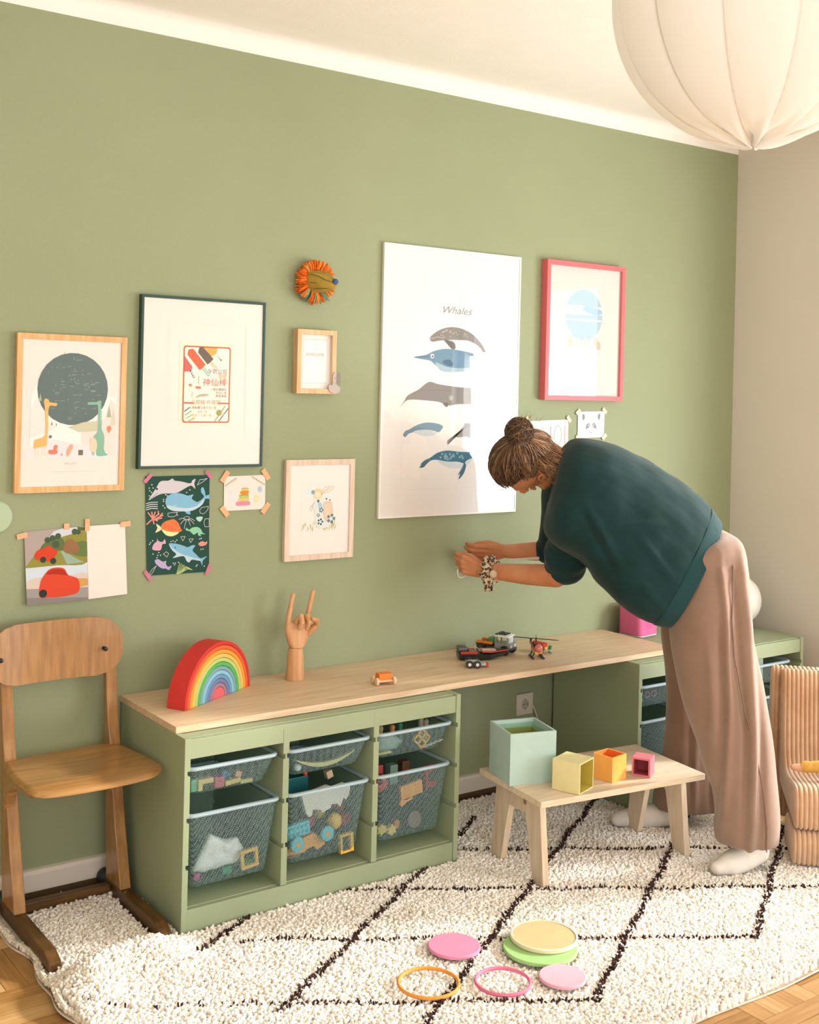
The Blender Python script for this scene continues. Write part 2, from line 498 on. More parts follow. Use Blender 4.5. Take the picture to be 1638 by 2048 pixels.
tub(0.3330, 0.6300, 0.468, 0.384, 'shallow translucent tub holding a curved pale band, upper middle of the near unit', G1)
tub(0.3330, 0.6290, 0.338, 0.122, 'deep translucent tub full of big building bricks, lower middle of the near unit', G1)
tub(0.6500, 0.9470, 0.468, 0.384, 'shallow translucent tub with a yellow lattice piece, upper right in the near unit', G1)
tub(0.6500, 0.9430, 0.338, 0.122, 'deep translucent tub with red and orange toy parts, lower right in the near unit', G1)
u = 1.7905
tub(u + 0.0160, u + 0.312, 0.468, 0.384, 'shallow grey tub with a pink doodle seen left of the brown trousers', G2)
tub(u + 0.0160, u + 0.312, 0.338, 0.122, 'deep plain grey tub left of the brown trousers, above the small table', G2)
tub(u + 0.333, u + 0.630, 0.468, 0.384, 'shallow tub in the corner unit hidden behind the brown trousers', G2)
tub(u + 0.333, u + 0.630, 0.338, 0.122, 'deep tub in the corner unit hidden behind the brown trousers', G2)
tub(u + 0.650, u + 0.905, 0.468, 0.384, 'shallow grey tub right of the brown trousers, above the ribbed armchair', G2)
tub(u + 0.650, u + 0.905, 0.338, 0.122, 'deep tub of clear crumpled bags between trousers and ribbed armchair', G2)

# things inside the tubs --------------------------------------------------------
def toy_block(name, label, cat, c, d, col, rz=0, ry=0, group=None, studs=0, bevel=0.002):
    s = MB(); M = TR(c[0], c[1], c[2], rz=rz, ry=ry)
    s.cbox((0, 0, 0), d, None, M)
    if studs:
        nx, ny = studs
        for i in range(nx):
            for j in range(ny):
                px, pz = (i - (nx - 1) / 2) * d[0] / nx, (j - (ny - 1) / 2) * d[2] / ny
                s.cyl((px, -d[1] / 2 - 0.005, pz), (px, -d[1] / 2, pz), d[0] / nx * 0.3, 10, None, M)
    return s.build(name, mat('toy_' + col.strip('#'), col, rough=0.4, spec=0.4), None, label, cat, group, bevel=bevel)
GB = 'small blocks in the upper left tub'
toy_block('toy_block', 'mint green wooden block at the left of the upper left tub', 'block', (0.060, -0.40, 0.4045), (0.020, 0.02, 0.034), '#7fb79a', group=GB)
s = MB(); s.prism([(-0.024, 0), (-0.010, 0), (-0.010, 0.018), (0.024, 0.018), (0.024, 0.032), (-0.024, 0.032)], 'y', -0.01, 0.01, None, TR(0.094, -0.405, 0.3885))
s.build('toy_block', mat('toy_y1', '#dcb878', rough=0.5), None, 'tan L-shaped block in the upper left tub', 'block', GB, bevel=0.0015)
toy_block('toy_block', 'rose red square block in the upper left tub', 'block', (0.137, -0.405, 0.4035), (0.03, 0.02, 0.030), '#b9596b', group=GB)
toy_block('toy_block', 'blue block sticking up in the upper left tub', 'block', (0.172, -0.370, 0.404), (0.026, 0.03, 0.032), '#5b8fb5', ry=0.5, group=GB)
toy_block('toy_block', 'yellow bar block in the upper left tub beside the red block', 'block', (0.180, -0.405, 0.3975), (0.05, 0.02, 0.014), '#d7b56c', ry=-0.1, group=GB)
toy_block('toy_block', 'tan peg block on the yellow bar in the upper left tub', 'block', (0.200, -0.400, 0.4145), (0.02, 0.02, 0.016), '#cfa07c', ry=0.2, group=GB)
toy_block('toy_block', 'pale yellow flat block at the right of the upper left tub', 'block', (0.224, -0.405, 0.392), (0.04, 0.02, 0.011), '#c9c07e', group=GB)

def crumple(name, label, outline, y, depth, m, seed, amp=0.006, cat='bag', group=None):
    """soft thin bag standing inside an outline in the x,z plane"""
    cx = sum(p[0] for p in outline) / len(outline); cz = sum(p[1] for p in outline) / len(outline)
    n = 40; pts = []
    L = len(outline)
    for i in range(n):
        f = i / n * L; a, b = outline[int(f) % L], outline[(int(f) + 1) % L]; w = f - int(f)
        pts.append((a[0] * (1 - w) + b[0] * w, a[1] * (1 - w) + b[1] * w))
    s = MB()
    def fn(u, v):
        p = pts[int(round(u * n)) % n]
        w = math.sin(PI * v); d = -math.cos(PI * v) * depth
        x, z = cx + (p[0] - cx) * w, cz + (p[1] - cz) * w
        q = Vector((x, d, z)) * 45 + Vector((seed, 0, 0))
        o = noise.noise_vector(q) * amp
        return (x + o.x, y + d * (0.6 + 0.4 * w) + o.y, z + o.z * 0.5)
    s.grid(fn, n, 14, cu=True)
    return s.build(name, m, None, label, cat, group, smooth=True, sharp=80)
BAG = mat('white_plastic_film', '#e8e0e0', rough=0.35, spec=0.5, var=0.06, vscale=40)
crumple('plastic_bag', 'crumpled white plastic bag in the lower left tub', [(0.125, 0.248), (0.176, 0.222), (0.216, 0.221), (0.235, 0.185), (0.215, 0.150), (0.113, 0.141), (0.070, 0.150)], -0.38, 0.025, BAG, 3)
s = MB(); fr = rrect(-0.028, -0.028, 0.028, 0.028, 0.004, 2); M = TR(0.238, -0.413, 0.165) @ Euler((0, R(-6), 0)).to_matrix().to_4x4()
for a, b in (((-0.028, -0.028), (0.028, -0.018)), ((-0.028, 0.018), (0.028, 0.028)), ((-0.028, -0.018), (-0.018, 0.018)), ((0.018, -0.018), (0.028, 0.018))):
    s.box((a[0], -0.006, a[1]), (b[0], 0.006, b[1]), None, M)
s.build('square_toy', mat('toy_yel', '#dfae58', rough=0.4), None, 'yellow square toy frame leaning in the lower left tub', 'toy', bevel=0.0015)
toy_block('toy_brick', 'small magenta brick on the floor of the lower left tub', 'block', (0.085, -0.38, 0.134), (0.02, 0.02, 0.018), '#b0447a')
toy_block('toy_brick', 'small dark green brick in the middle of the lower left tub', 'block', (0.178, -0.385, 0.135), (0.03, 0.02, 0.020), '#2c8465')
toy_block('toy_brick', 'small grass green brick at the right of the lower left tub', 'block', (0.255, -0.37, 0.134), (0.02, 0.02, 0.018), '#6fae62')
# upper middle tub
s = MB(); n = 20; up, lo = [], []
for i in range(n + 1):
    w = i / n; x = 0.388 + 0.205 * w; zc = 0.396 + 0.028 * (2 * w - 1) ** 2; th = 0.010 * math.sin(PI * min(max(w, 0.03), 0.97)) ** 0.6
    up.append((x, zc + th * 0.9)); lo.append((x, zc - th * 0.4))
s.prism(up + lo[::-1], 'y', -0.418, -0.405); s.build('curved_band', mat('toy_band', '#c9bf86', rough=0.6), None, 'long curved pale yellow band in the upper middle tub', 'toy')
s = MB(); s.ball((0.405, -0.395, 0.3965), 0.0115, 14, 9); s.build('toy_ball', mat('toy_white', '#e6dfdd', rough=0.4), None, 'small white ball in the upper middle tub', 'ball', smooth=True)
# lower middle tub
def big_brick():
    t = thing('building_brick', 'light blue stud-topped building brick in the lower middle tub', 'block', (0.405, -0.40, 0.18), 'large building bricks in the lower middle tub')
    M = TR(0.405, -0.402, 0.212) @ Euler((0, R(-7), 0)).to_matrix().to_4x4(); m = mat('toy_lblue', '#66b4c4', rough=0.4)
    s = MB(); s.cbox((0, 0, 0), (0.078, 0.02, 0.040), None, M); s.build('brick_body', m, t, bevel=0.002)
    s = MB()
    for i in range(5):
        for j in range(2): s.cyl(((i - 2) * 0.015, -0.014, (j - 0.5) * 0.017), ((i - 2) * 0.015, -0.01, (j - 0.5) * 0.017), 0.0045, 10, None, M)
    s.build('studs', m, t)
big_brick()
for (x, z, lb) in ((0.496, 0.189, 'light blue toy wheel at the centre of the lower middle tub'), (0.391, 0.177, 'light blue toy wheel at the left of the lower middle tub')):
    t = thing('wheel_toy', lb, 'toy wheel', (x, -0.425, z - 0.022), 'light blue toy wheels')
    s = MB(); s.lathe([(0.008, -0.006), (0.021, -0.006), (0.023, -0.003), (0.023, 0.003), (0.021, 0.006), (0.008, 0.006), (0.008, -0.006)], 24, None, TR(x, -0.425, z, rx=R(90)), False)
    s.build('tyre', mat('toy_lblue', '#66b4c4'), t, smooth=True)
    s = MB(); s.cyl((x, -0.432, z), (x, -0.419, z), 0.0078, 12); s.build('hub', mat('toy_or', '#e09a4f', rough=0.4), t, label='orange hub')
s = MB(); s.prism([(0.362, 0.140), (0.362, 0.158), (0.400, 0.166), (0.425, 0.184), (0.462, 0.192), (0.500, 0.160), (0.500, 0.150), (0.472, 0.138), (0.461, 0.152), (0.440, 0.148), (0.430, 0.140)], 'y', -0.408, -0.388)
s.build('toy_chassis', mat('toy_or', '#e09a4f'), None, 'orange toy vehicle chassis in the lower middle tub', 'toy', bevel=0.0015)
s = MB(); s.ball((0.540, -0.395, 0.209), (0.024, 0.022, 0.026)); s.build('toy_ball', mat('toy_yel', '#dfae58'), None, 'yellow ball in the lower middle tub', 'ball', smooth=True)
s = MB(); s.ball((0.512, -0.345, 0.228), 0.024); s.build('toy_ball', mat('toy_olive', '#b29654', rough=0.5), None, 'olive ball behind the yellow ball in the lower middle tub', 'ball', smooth=True)
s = MB(); M = TR(0.567, -0.422, 0.146, ry=R(-4))
for a, b in (((-0.024, -0.029), (-0.016, 0.029)), ((0.012, -0.029), (0.024, 0.029)), ((-0.016, -0.029), (0.012, -0.022)), ((-0.016, 0.022), (0.012, 0.029))): s.box((a[0], -0.008, a[1]), (b[0], 0.008, b[1]), None, M)
s.build('toy_window', mat('toy_yel', '#dfae58'), None, 'yellow toy window frame at the right of the lower middle tub', 'toy', bevel=0.002)
GR = 'red bricks in the lower middle tub'
toy_block('toy_brick', 'dark red brick above the toy window in the lower middle tub', 'block', (0.596, -0.355, 0.196), (0.036, 0.04, 0.03), '#a04a46', group=GR)
toy_block('toy_brick', 'dark red brick high at the right of the lower middle tub', 'block', (0.585, -0.330, 0.236), (0.036, 0.04, 0.028), '#a04a46', ry=0.3, group=GR)
toy_block('toy_brick', 'dark red brick beside the light blue brick in the lower middle tub', 'block', (0.478, -0.345, 0.205), (0.03, 0.03, 0.03), '#a04a46', group=GR)
toy_block('toy_brick', 'brown block on the floor of the lower middle tub at the left', 'block', (0.392, -0.375, 0.134), (0.06, 0.04, 0.018), '#8a6250')
s = MB(); s.prism([(0.407, 0.316), (0.500, 0.331), (0.520, 0.322), (0.560, 0.328), (0.580, 0.316), (0.577, 0.292), (0.566, 0.276), (0.556, 0.284), (0.546, 0.258), (0.534, 0.270), (0.515, 0.272), (0.512, 0.262), (0.482, 0.252), (0.475, 0.262), (0.447, 0.268), (0.446, 0.250), (0.434, 0.248), (0.424, 0.262)], 'y', -0.420, -0.402)
s.build('white_toy_vehicle', mat('toy_white2', '#d8cdc6', rough=0.5), None, 'white toy vehicle body with cut-outs at the top of the lower middle tub', 'toy', bevel=0.0015)
toy_block('toy_brick', 'small tan brick poking above the rim of the lower middle tub', 'block', (0.537, -0.36, 0.345), (0.022, 0.02, 0.024), '#bda888', ry=-0.3)
toy_block('toy_box', 'dark teal toy box behind the rim of the lower middle tub', 'toy', (0.415, -0.31, 0.318), (0.13, 0.05, 0.05), '#14555a')
s = MB(); s.ball((0.468, -0.335, 0.351), 0.008, 12, 8); s.build('toy_bead', mat('toy_red', '#d23b33', rough=0.3), None, 'small red bead on the dark teal toy box', 'bead', smooth=True)
# upper right tub
s = MB(); M = TR(0.845, -0.424, 0.424) @ Euler((0, R(45), 0)).to_matrix().to_4x4()
for k in (-1, 0, 1):
    s.cbox((k * 0.022, 0, 0), (0.006, 0.008, 0.050), None, M); s.cbox((0, 0, k * 0.022), (0.050, 0.008, 0.006), None, M)
s.build('toy_lattice', mat('toy_yel', '#dfae58'), None, 'yellow lattice window piece in the upper right tub', 'toy', bevel=0.001)
s = MB()
for i in range(9):
    a = i / 8; x, z = 0.862 + 0.072 * a, 0.392 + 0.012 * a
    s.lathe([(0.0025, -0.001), (0.0045, -0.001), (0.0045, 0.001), (0.0025, 0.001), (0.0025, -0.001)], 8, None, TR(x, -0.415, z, rx=R(90) * (i % 2)), False)
s.build('toy_chain', mat('toy_white', '#e6dfdd'), None, 'short white toy chain in the upper right tub', 'toy')
crumple('plastic_sheet', 'crumpled grey plastic film in the upper right tub', [(0.690, 0.440), (0.760, 0.440), (0.800, 0.415), (0.775, 0.392), (0.700, 0.392)], -0.38, 0.02, mat('grey_film', '#9aa9a4', rough=0.35, var=0.1, vscale=60), 9, cat='film')
toy_block('toy_stick', 'pale yellow flat stick on the floor of the upper right tub', 'toy', (0.715, -0.395, 0.391), (0.055, 0.02, 0.008), '#c3b770')
for k, (x, z, c, lb) in enumerate(((0.735, 0.447, '#b8a272', 'tan'), (0.781, 0.444, '#c48d5c', 'orange-brown'), (0.812, 0.447, '#2f7a58', 'green'), (0.896, 0.452, '#a9a08c', 'grey'), (0.917, 0.443, '#b6b09c', 'pale grey'))):
    s = MB(); s.cyl((x, -0.35, z - 0.055), (x, -0.35, z + 0.004), 0.009, 10); s.ball((x, -0.35, z + 0.006), 0.010, 10, 7)
    s.build('toy_figure', mat('toy_fig%d' % k, c, rough=0.5), None, lb + ' peg figure looking over the rim of the upper right tub', 'toy figure', 'peg figures in the upper right tub', smooth=True)
# lower right tub
s = MB(); M = TR(0.816, -0.412, 0.262) @ Euler((0, R(-8), 0)).to_matrix().to_4x4()
s.box((-0.042, -0.006, -0.021), (0.042, 0.006, 0.021), None, M)
for x, z in ((-0.02, 0.012), (0.022, 0.012), (-0.02, -0.012), (0.022, -0.012)): s.box((x - 0.009, -0.009, z - 0.002), (x + 0.009, -0.006, z + 0.002), mat('slot_dark', '#3a3a2e'), M)
s.mats[0] = mat('toy_or', '#e09a4f'); s.build('toy_plate', None, None, 'orange slotted plate high in the lower right tub', 'toy', bevel=0.001)
s = MB(); s.prism([(0.772, 0.222), (0.776, 0.236), (0.800, 0.232), (0.822, 0.241), (0.820, 0.231), (0.800, 0.226), (0.780, 0.214)], 'y', -0.416, -0.408)
s.build('toy_hook', mat('toy_or', '#e09a4f'), None, 'small orange hook piece in the lower right tub', 'toy')
s = MB(); s.box((0.884, -0.40, 0.240), (0.894, -0.38, 0.318)); s.box((0.894, -0.40, 0.300), (0.928, -0.38, 0.318)); s.box((0.894, -0.40, 0.250), (0.928, -0.38, 0.268))
s.build('toy_bracket', mat('toy_dred', '#a83f3f', rough=0.4), None, 'red bracket-shaped toy part at the right of the lower right tub', 'toy', bevel=0.001)
s = MB(); s.prism([(0.686, 0.262), (0.730, 0.278), (0.734, 0.290), (0.722, 0.322), (0.712, 0.322), (0.716, 0.292), (0.686, 0.288)], 'y', -0.40, -0.38)
s.build('toy_bracket', mat('toy_dred', '#a83f3f'), None, 'red angled toy part at the left of the lower right tub', 'toy', bevel=0.001)
s = MB()
for cx, cz in ((0.712, 0.150), (0.752, 0.142)): s.prism([(cx + r_ * math.cos(a), cz + r_ * math.sin(a)) for a, r_ in [(2 * PI * i / 12, 0.020 if i % 2 else 0.013) for i in range(12)]], 'y', -0.405, -0.388)
s.box((0.712, -0.402, 0.142), (0.752, -0.391, 0.150)); s.build('toy_gears', mat('toy_y2', '#d8bb70', rough=0.45), None, 'pair of linked pale yellow star pieces low in the lower right tub', 'toy', bevel=0.001)
toy_block('toy_brick', 'small orange piece floating above the star pieces in the lower right tub', 'block', (0.795, -0.36, 0.140), (0.02, 0.02, 0.026), '#d3884c')
s = MB(); s.lathe([(0.0, -0.003), (0.026, -0.003), (0.027, 0.0), (0.026, 0.003), (0.0, 0.003)], 24, None, TR(0.853, -0.385, 0.151, rx=R(82))); s.build('toy_disc', mat('toy_gp', '#8d7a76', rough=0.5), None, 'greyish pink disc in the lower right tub', 'toy', smooth=True)
toy_block('toy_brick', 'red brick standing behind the rim of the lower right tub', 'block', (0.735, -0.34, 0.300), (0.024, 0.03, 0.070), '#a83434')
toy_block('toy_brick', 'grey brick standing behind the rim of the lower right tub', 'block', (0.790, -0.34, 0.297), (0.03, 0.03, 0.062), '#6d8a80')
toy_block('toy_brick', 'dark brown brick standing behind the rim of the lower right tub', 'block', (0.845, -0.33, 0.297), (0.03, 0.03, 0.066), '#5c3a28')
# corner unit contents
crumple('plastic_bag', 'clear crumpled bag of small things in the corner unit deep tub', [(u + 0.67, 0.30), (u + 0.75, 0.285), (u + 0.86, 0.30), (u + 0.86, 0.15), (u + 0.68, 0.145)], -0.30, 0.07, mat('clear_film', '#b7c0cf', rough=0.25, spec=0.6, color2='#7f8f9e', vscale=55), 21, 0.012)
crumple('cloth_bundle', 'magenta cloth bundle above the rim of the corner unit deep tub', [(u + 0.665, 0.30), (u + 0.72, 0.385), (u + 0.75, 0.35), (u + 0.78, 0.29)], -0.14, 0.03, mat('magenta_cloth', '#a8457e', rough=0.8), 5, 0.005, 'cloth')
t = thing('toy_glasses', 'pink toy glasses in the shallow tub left of the brown trousers', 'toy glasses', (1.915, -0.41, 0.40))
for x in (1.898, 1.934):
    s = MB(); s.tube([(x + 0.013 * math.cos(a), -0.412, 0.423 + 0.010 * math.sin(a)) for a in [2 * PI * i / 16 for i in range(16)]], 0.0016, 6, closed=True); s.build('lens_ring', mat('pink_plastic', '#c77aa6', rough=0.4), t)
s = MB(); s.tube([(1.868, -0.41, 0.455), (1.873, -0.41, 0.435), (1.869, -0.41, 0.415), (1.875, -0.41, 0.400)], 0.002, 6); s.build('string_piece', mat('toy_white', '#e6dfdd'), None, 'short white cord left of the pink toy glasses', 'cord')
s = MB(); s.cyl((u + 0.70, -0.36, 0.395), (u + 0.70, -0.36, 0.492), 0.016, 12); s.build('toy_cup', mat('pale_pink', '#d8b7b4'), None, 'pale pink cup above the rim of the corner unit shallow tub', 'cup', smooth=True)
s = MB(); s.box((u + 0.735, -0.40, 0.392), (u + 0.80, -0.34, 0.488)); s.build('toy_carton', mat('pale_grn', '#b5c9b4'), None, 'pale green carton above the rim of the corner unit shallow tub', 'box', bevel=0.002)

# ------------------------------------------------------------------ worktop
s = MB(); s.box((0.0, -0.4095, 0.5605), (2.0612, -0.002, 0.5795)); s.build('worktop', OAK, None, 'long pale oiled oak board laid across both green storage units', 'worktop', bevel=0.0008)
WT = 0.580

# ------------------------------------------------------------------ wooden rainbow: twelve nested arches
cols = [('#cf3a34', 'red'), ('#e8663c', 'orange-red'), ('#f0a23c', 'orange'), ('#ecc16a', 'pale yellow'), ('#b9cf7c', 'yellow-green'), ('#5fb45f', 'green'),
        ('#7fa9b4', 'grey-blue'), ('#8cc4dc', 'light blue'), ('#6f9cc4', 'mid blue'), ('#7780ac', 'violet-blue'), ('#a08290', 'mauve'), ('#e06a72', 'pink')]
MR = TR(0.243, -0.1875, WT, rz=R(29))
NA = 12; Ro = 0.174; th = 0.0128
for i, (c, nm) in enumerate(cols):
    ro = Ro - i * th; ri = ro - th + 0.0012
    pts = [(ro * math.cos(a), ro * 0.985 * math.sin(a)) for a in [PI * k / 32 for k in range(33)]]
    if i < NA - 1: pts += [(ri * math.cos(a), ri * 0.985 * math.sin(a)) for a in [PI * k / 32 for k in range(32, -1, -1)]]; 
    s = MB()
    if i < NA - 1:
        n = 33; V = []; 
        for yy in (0, 0.065):
            V += [(p[0], yy, p[1]) for p in pts]
        F = []
        for k in range(32):
            F += [(k, k + 1, 2 * n - 2 - k, 2 * n - 1 - k), (2 * n + k + 1, 2 * n + k, 4 * n - 1 - k, 4 * n - 2 - k), (k + 1, k, 2 * n + k, 2 * n + k + 1), (2 * n - 1 - k, 2 * n - 2 - k, 4 * n - 2 - k, 4 * n - 1 - k)]
        F += [(0, 2 * n - 1, 4 * n - 1, 2 * n), (32, 2 * n + 32, 3 * n, n)]
        s.add(V, F, None, MR)
    else: s.prism(pts, 'y', 0, 0.065, None, MR)
    lb = ('%s arch of the wooden rainbow, %s' % (nm, 'outermost' if i == 0 else 'number %d from outside' % (i + 1))) if i < NA - 1 else 'pink half-round block at the heart of the wooden rainbow'
    s.build('rainbow_arch' if i < NA - 1 else 'rainbow_core', mat('rainbow_%d' % i, c, rough=0.55, spec=0.25, var=0.06, vscale=30), None, lb, 'toy arch', 'nested arches of the wooden rainbow', bevel=0.0012, smooth=True, sharp=30, loc=(0.243, -0.1875, WT))

# ------------------------------------------------------------------ jointed wooden hand
HW = wood('mannequin_wood', '#d6a67c', '#c79263', 'z', rough=0.4)
t = thing('wooden_hand', 'jointed wooden model hand raising its first and little fingers', 'model hand', (0.562, -0.10, WT))
s = MB(); s.lathe([(0.0305, WT), (0.031, WT + 0.004), (0.028, WT + 0.05), (0.0255, WT + 0.09), (0.024, WT + 0.100), (0.020, WT + 0.1035)], 28, None, TR(0.562, -0.10)); s.build('forearm', HW, t, smooth=True)
s = MB()
def palm(u_, v):
    a = 2 * PI * u_; z = 0.6845 + 0.080 * v
    w = (0.023 + 0.026 * min(1, v * 1.5) ** 0.8) * (1 if v < 0.93 else 0.93); d = 0.019 - 0.004 * v
    if v >= 0.999: w *= 0.8; d *= 0.7
    return (0.5655 + 0.008 * v + w * math.copysign(abs(math.cos(a)) ** 0.8, math.cos(a)), -0.10 + d * math.copysign(abs(math.sin(a)) ** 0.8, math.sin(a)), z - 0.006 * v * math.cos(a))
s.grid(palm, 24, 14, cu=True); s.f.append([i * 14 + 13 for i in range(24)]); s.m.append(0); s.f.append([i * 14 for i in range(24)][::-1]); s.m.append(0)
s.build('palm', HW, t, smooth=True, sharp=60)
def capsule(s, a, b, ra, rb, n=12, k=4, m=None):
    """rounded tapered segment from a to b"""
    a, b = Vector(a), Vector(b); d = (b - a).normalized(); P = []; Rr = []
    for i in range(k + 1):
        th_ = PI / 2 * (1 - i / k); P.append(a - d * ra * math.sin(th_)); Rr.append(max(1e-4, ra * math.cos(th_)))
    for i in range(k + 1):
        th_ = PI / 2 * i / k; P.append(b + d * rb * math.sin(th_)); Rr.append(max(1e-4, rb * math.cos(th_)))
    s.tube(P, Rr, n, m)
def finger(pts, r0):
    par = None
    for i in range(len(pts) - 1):
        s = MB(); capsule(s, pts[i], pts[i + 1], r0 * (1 - 0.09 * i), r0 * (0.95 - 0.09 * i)); s.build('finger_segment', HW, t, smooth=True)
finger([(0.533, -0.10, 0.766), (0.535, -0.10, 0.788), (0.539, -0.10, 0.812), (0.548, -0.10, 0.856)], 0.0096)
finger([(0.556, -0.108, 0.766), (0.564, -0.128, 0.790), (0.560, -0.142, 0.772), (0.556, -0.136, 0.755)], 0.0104)
finger([(0.580, -0.108, 0.764), (0.588, -0.128, 0.789), (0.586, -0.144, 0.772), (0.582, -0.138, 0.752)], 0.0104)
finger([(0.604, -0.10, 0.762), (0.608, -0.10, 0.790), (0.615, -0.10, 0.822), (0.624, -0.10, 0.861)], 0.0098)
finger([(0.606, -0.108, 0.728), (0.626, -0.125, 0.758), (0.614, -0.142, 0.776), (0.598, -0.150, 0.782)], 0.0108)

# ------------------------------------------------------------------ small orange wooden car
t = thing('wooden_toy_car', 'small orange wooden toy car with pale round wheels', 'toy car', (0.775, -0.305, WT))
Mc = TR(0.777, -0.300, WT, rz=R(-12))
s = MB(); s.prism(rrect(-0.017, 0.007, 0.017, 0.036, 0.005, 4), 'x', -0.021, 0.024, None, Mc @ TR(rz=0)); s.build('car_body', mat('orange_wood', '#ea7f33', rough=0.5, var=0.05, vscale=50), t, bevel=0.0012)
for x in (-0.029, 0.031):
    for y in (-0.017, 0.017):
        s = MB(); s.lathe([(0.0, -0.005), (0.010, -0.005), (0.0125, -0.003), (0.0128, 0.0), (0.0125, 0.003), (0.010, 0.005), (0.0, 0.005)], 20, None, Mc @ TR(x, y, 0.0128, ry=R(90))); s.build('wheel', mat('pale_maple', '#e0c6a0', rough=0.5), t, smooth=True)
s = MB()
for y in (-0.017, 0.017): s.cyl((-0.03, y, 0.0128), (0.03, y, 0.0128), 0.003, 8, None, Mc)
s.build('axles', mat('pale_maple', '#e0c6a0'), t)

# ------------------------------------------------------------------ brick-built vehicles
def pl(c): return mat('brick_' + c.strip('#'), c, rough=0.3, spec=0.5)
BK, GY, RD, OR_, WH, YL, DG, BL, GN, LG = pl('#23292a'), pl('#8b8d85'), pl('#c23b2c'), pl('#e07f2e'), pl('#e6e2d8'), pl('#e4c24a'), pl('#50554f'), pl('#2f5f86'), pl('#3d8a55'), pl('#b9bbb2')
U = 0.008
def bk(s, x, y, z, nx, ny, nz, m, M, studs=True):
    """stud-topped brick; x,y,z and sizes in stud units (plate height 0.4)"""
    a = (x * U, y * U, z * U * 0.4); b = ((x + nx) * U - 0.0002, (y + ny) * U - 0.0002, (z + nz) * U * 0.4)
    s.box(a, b, m, M)
    if studs:
        for i in range(int(nx)):
            for j in range(int(ny)):
                cx, cy = (x + i + 0.5) * U, (y + j + 0.5) * U
                s.cyl((cx, cy, b[2]), (cx, cy, b[2] + 0.0018), 0.0024, 8, m, M)
def wheel(t, M, x, y, r, w=0.007, hub=WH):
    q = MB(); q.lathe([(r * 0.45, -w / 2), (r * 0.93, -w / 2), (r, -w / 3), (r, w / 3), (r * 0.93, w / 2), (r * 0.45, w / 2), (r * 0.45, -w / 2)], 18, None, M @ TR(x, y, r, rx=R(90)), False); wl = q.build('wheel', BK, t, smooth=True)
    q = MB(); q.cyl((x, y - w / 2 + 0.0005, r), (x, y + w / 2 - 0.0005, r), r * 0.55, 14, None, M); q.build('hub', hub, wl)
GV = 'brick-built vehicles on the worktop'
# trailer in front
M = TR(1.192, -0.262, WT, rz=R(-33)) @ Matrix.Scale(1.12, 4); t = thing('brick_trailer', 'small grey and red brick-built trailer, frontmost of the brick vehicles', 'toy vehicle', (1.192, -0.262, WT), GV)
for x in (-0.020, 0.004): 
    for y in (-0.024, 0.024): wheel(t, M, x, y, 0.0115)
s = MB(); bk(s, -4, -2, 4, 6, 4, 1, GY, M); bk(s, -4, -1, 3, 6, 2, 1, DG, M, False); bk(s, 2, -1.5, 2, 2, 3, 2, LG, M); bk(s, -3, -1, 5, 4, 2, 1, LG, M)
s.build('chassis', None, t)
s = MB(); bk(s, 4, -1.5, 1, 1, 3, 3, RD, M, False); s.build('tail_lights', None, t)
# speedboat
M = TR(1.283, -0.178, WT, rz=R(-27)) @ Matrix.Scale(1.08, 4); t = thing('brick_speedboat', 'black and red brick-built speedboat with pointed bow', 'toy boat', (1.285, -0.172, WT), GV)
s = MB(); s.add([(-0.075, -0.026, 0.004), (0.03, -0.026, 0.004), (0.078, 0, 0.010), (0.03, 0.026, 0.004), (-0.075, 0.026, 0.004), (-0.078, -0.032, 0.022), (0.03, -0.034, 0.022), (0.098, 0, 0.026), (0.03, 0.034, 0.022), (-0.078, 0.032, 0.022)],
      [(0, 4, 3, 2, 1), (5, 6, 7, 8, 9), (0, 1, 6, 5), (1, 2, 7, 6), (2, 3, 8, 7), (3, 4, 9, 8), (4, 0, 5, 9)], BK, M); s.build('hull', None, t)
s = MB(); s.prism([(0.0, 0.026), (0.03, 0.031), (0.092, 0.0), (0.03, -0.031), (0.0, -0.026)], 'z', 0.0265, 0.030, RD, M); s.prism([(0.004, 0.012), (0.05, 0.010), (0.05, -0.010), (0.004, -0.012)], 'z', 0.030, 0.0325, LG, M); s.prism([(0.052, 0.010), (0.078, 0.003), (0.078, -0.003), (0.052, -0.010)], 'z', 0.030, 0.0325, BK, M)
bk(s, -9, -3.6, 7, 7, 1, 2, RD, M); bk(s, -9, 2.6, 7, 7, 1, 2, RD, M); bk(s, -9, -2, 6, 3, 4, 2, BL, M); bk(s, -5, -2, 6, 3, 4, 3, GY, M); s.build('deck', None, t)
s = MB(); s.cyl((-0.078, -0.014, 0.036), (-0.050, -0.014, 0.036), 0.008, 12, DG, M); s.cyl((-0.078, 0.014, 0.036), (-0.050, 0.014, 0.036), 0.008, 12, DG, M); s.cyl((-0.06, 0, 0.02), (-0.06, 0, 0.044), 0.006, 10, BL, M); s.build('engine', None, t)
s = MB(); s.add([(-0.005, -0.018, 0.03), (-0.005, 0.018, 0.03), (-0.022, 0.016, 0.046), (-0.022, -0.016, 0.046), (-0.003, -0.018, 0.03), (-0.003, 0.018, 0.03), (-0.020, 0.016, 0.046), (-0.020, -0.016, 0.046)], [(0, 1, 2, 3), (7, 6, 5, 4), (0, 4, 5, 1), (1, 5, 6, 2), (2, 6, 7, 3), (3, 7, 4, 0)], LG, M); s.build('windscreen', None, t)
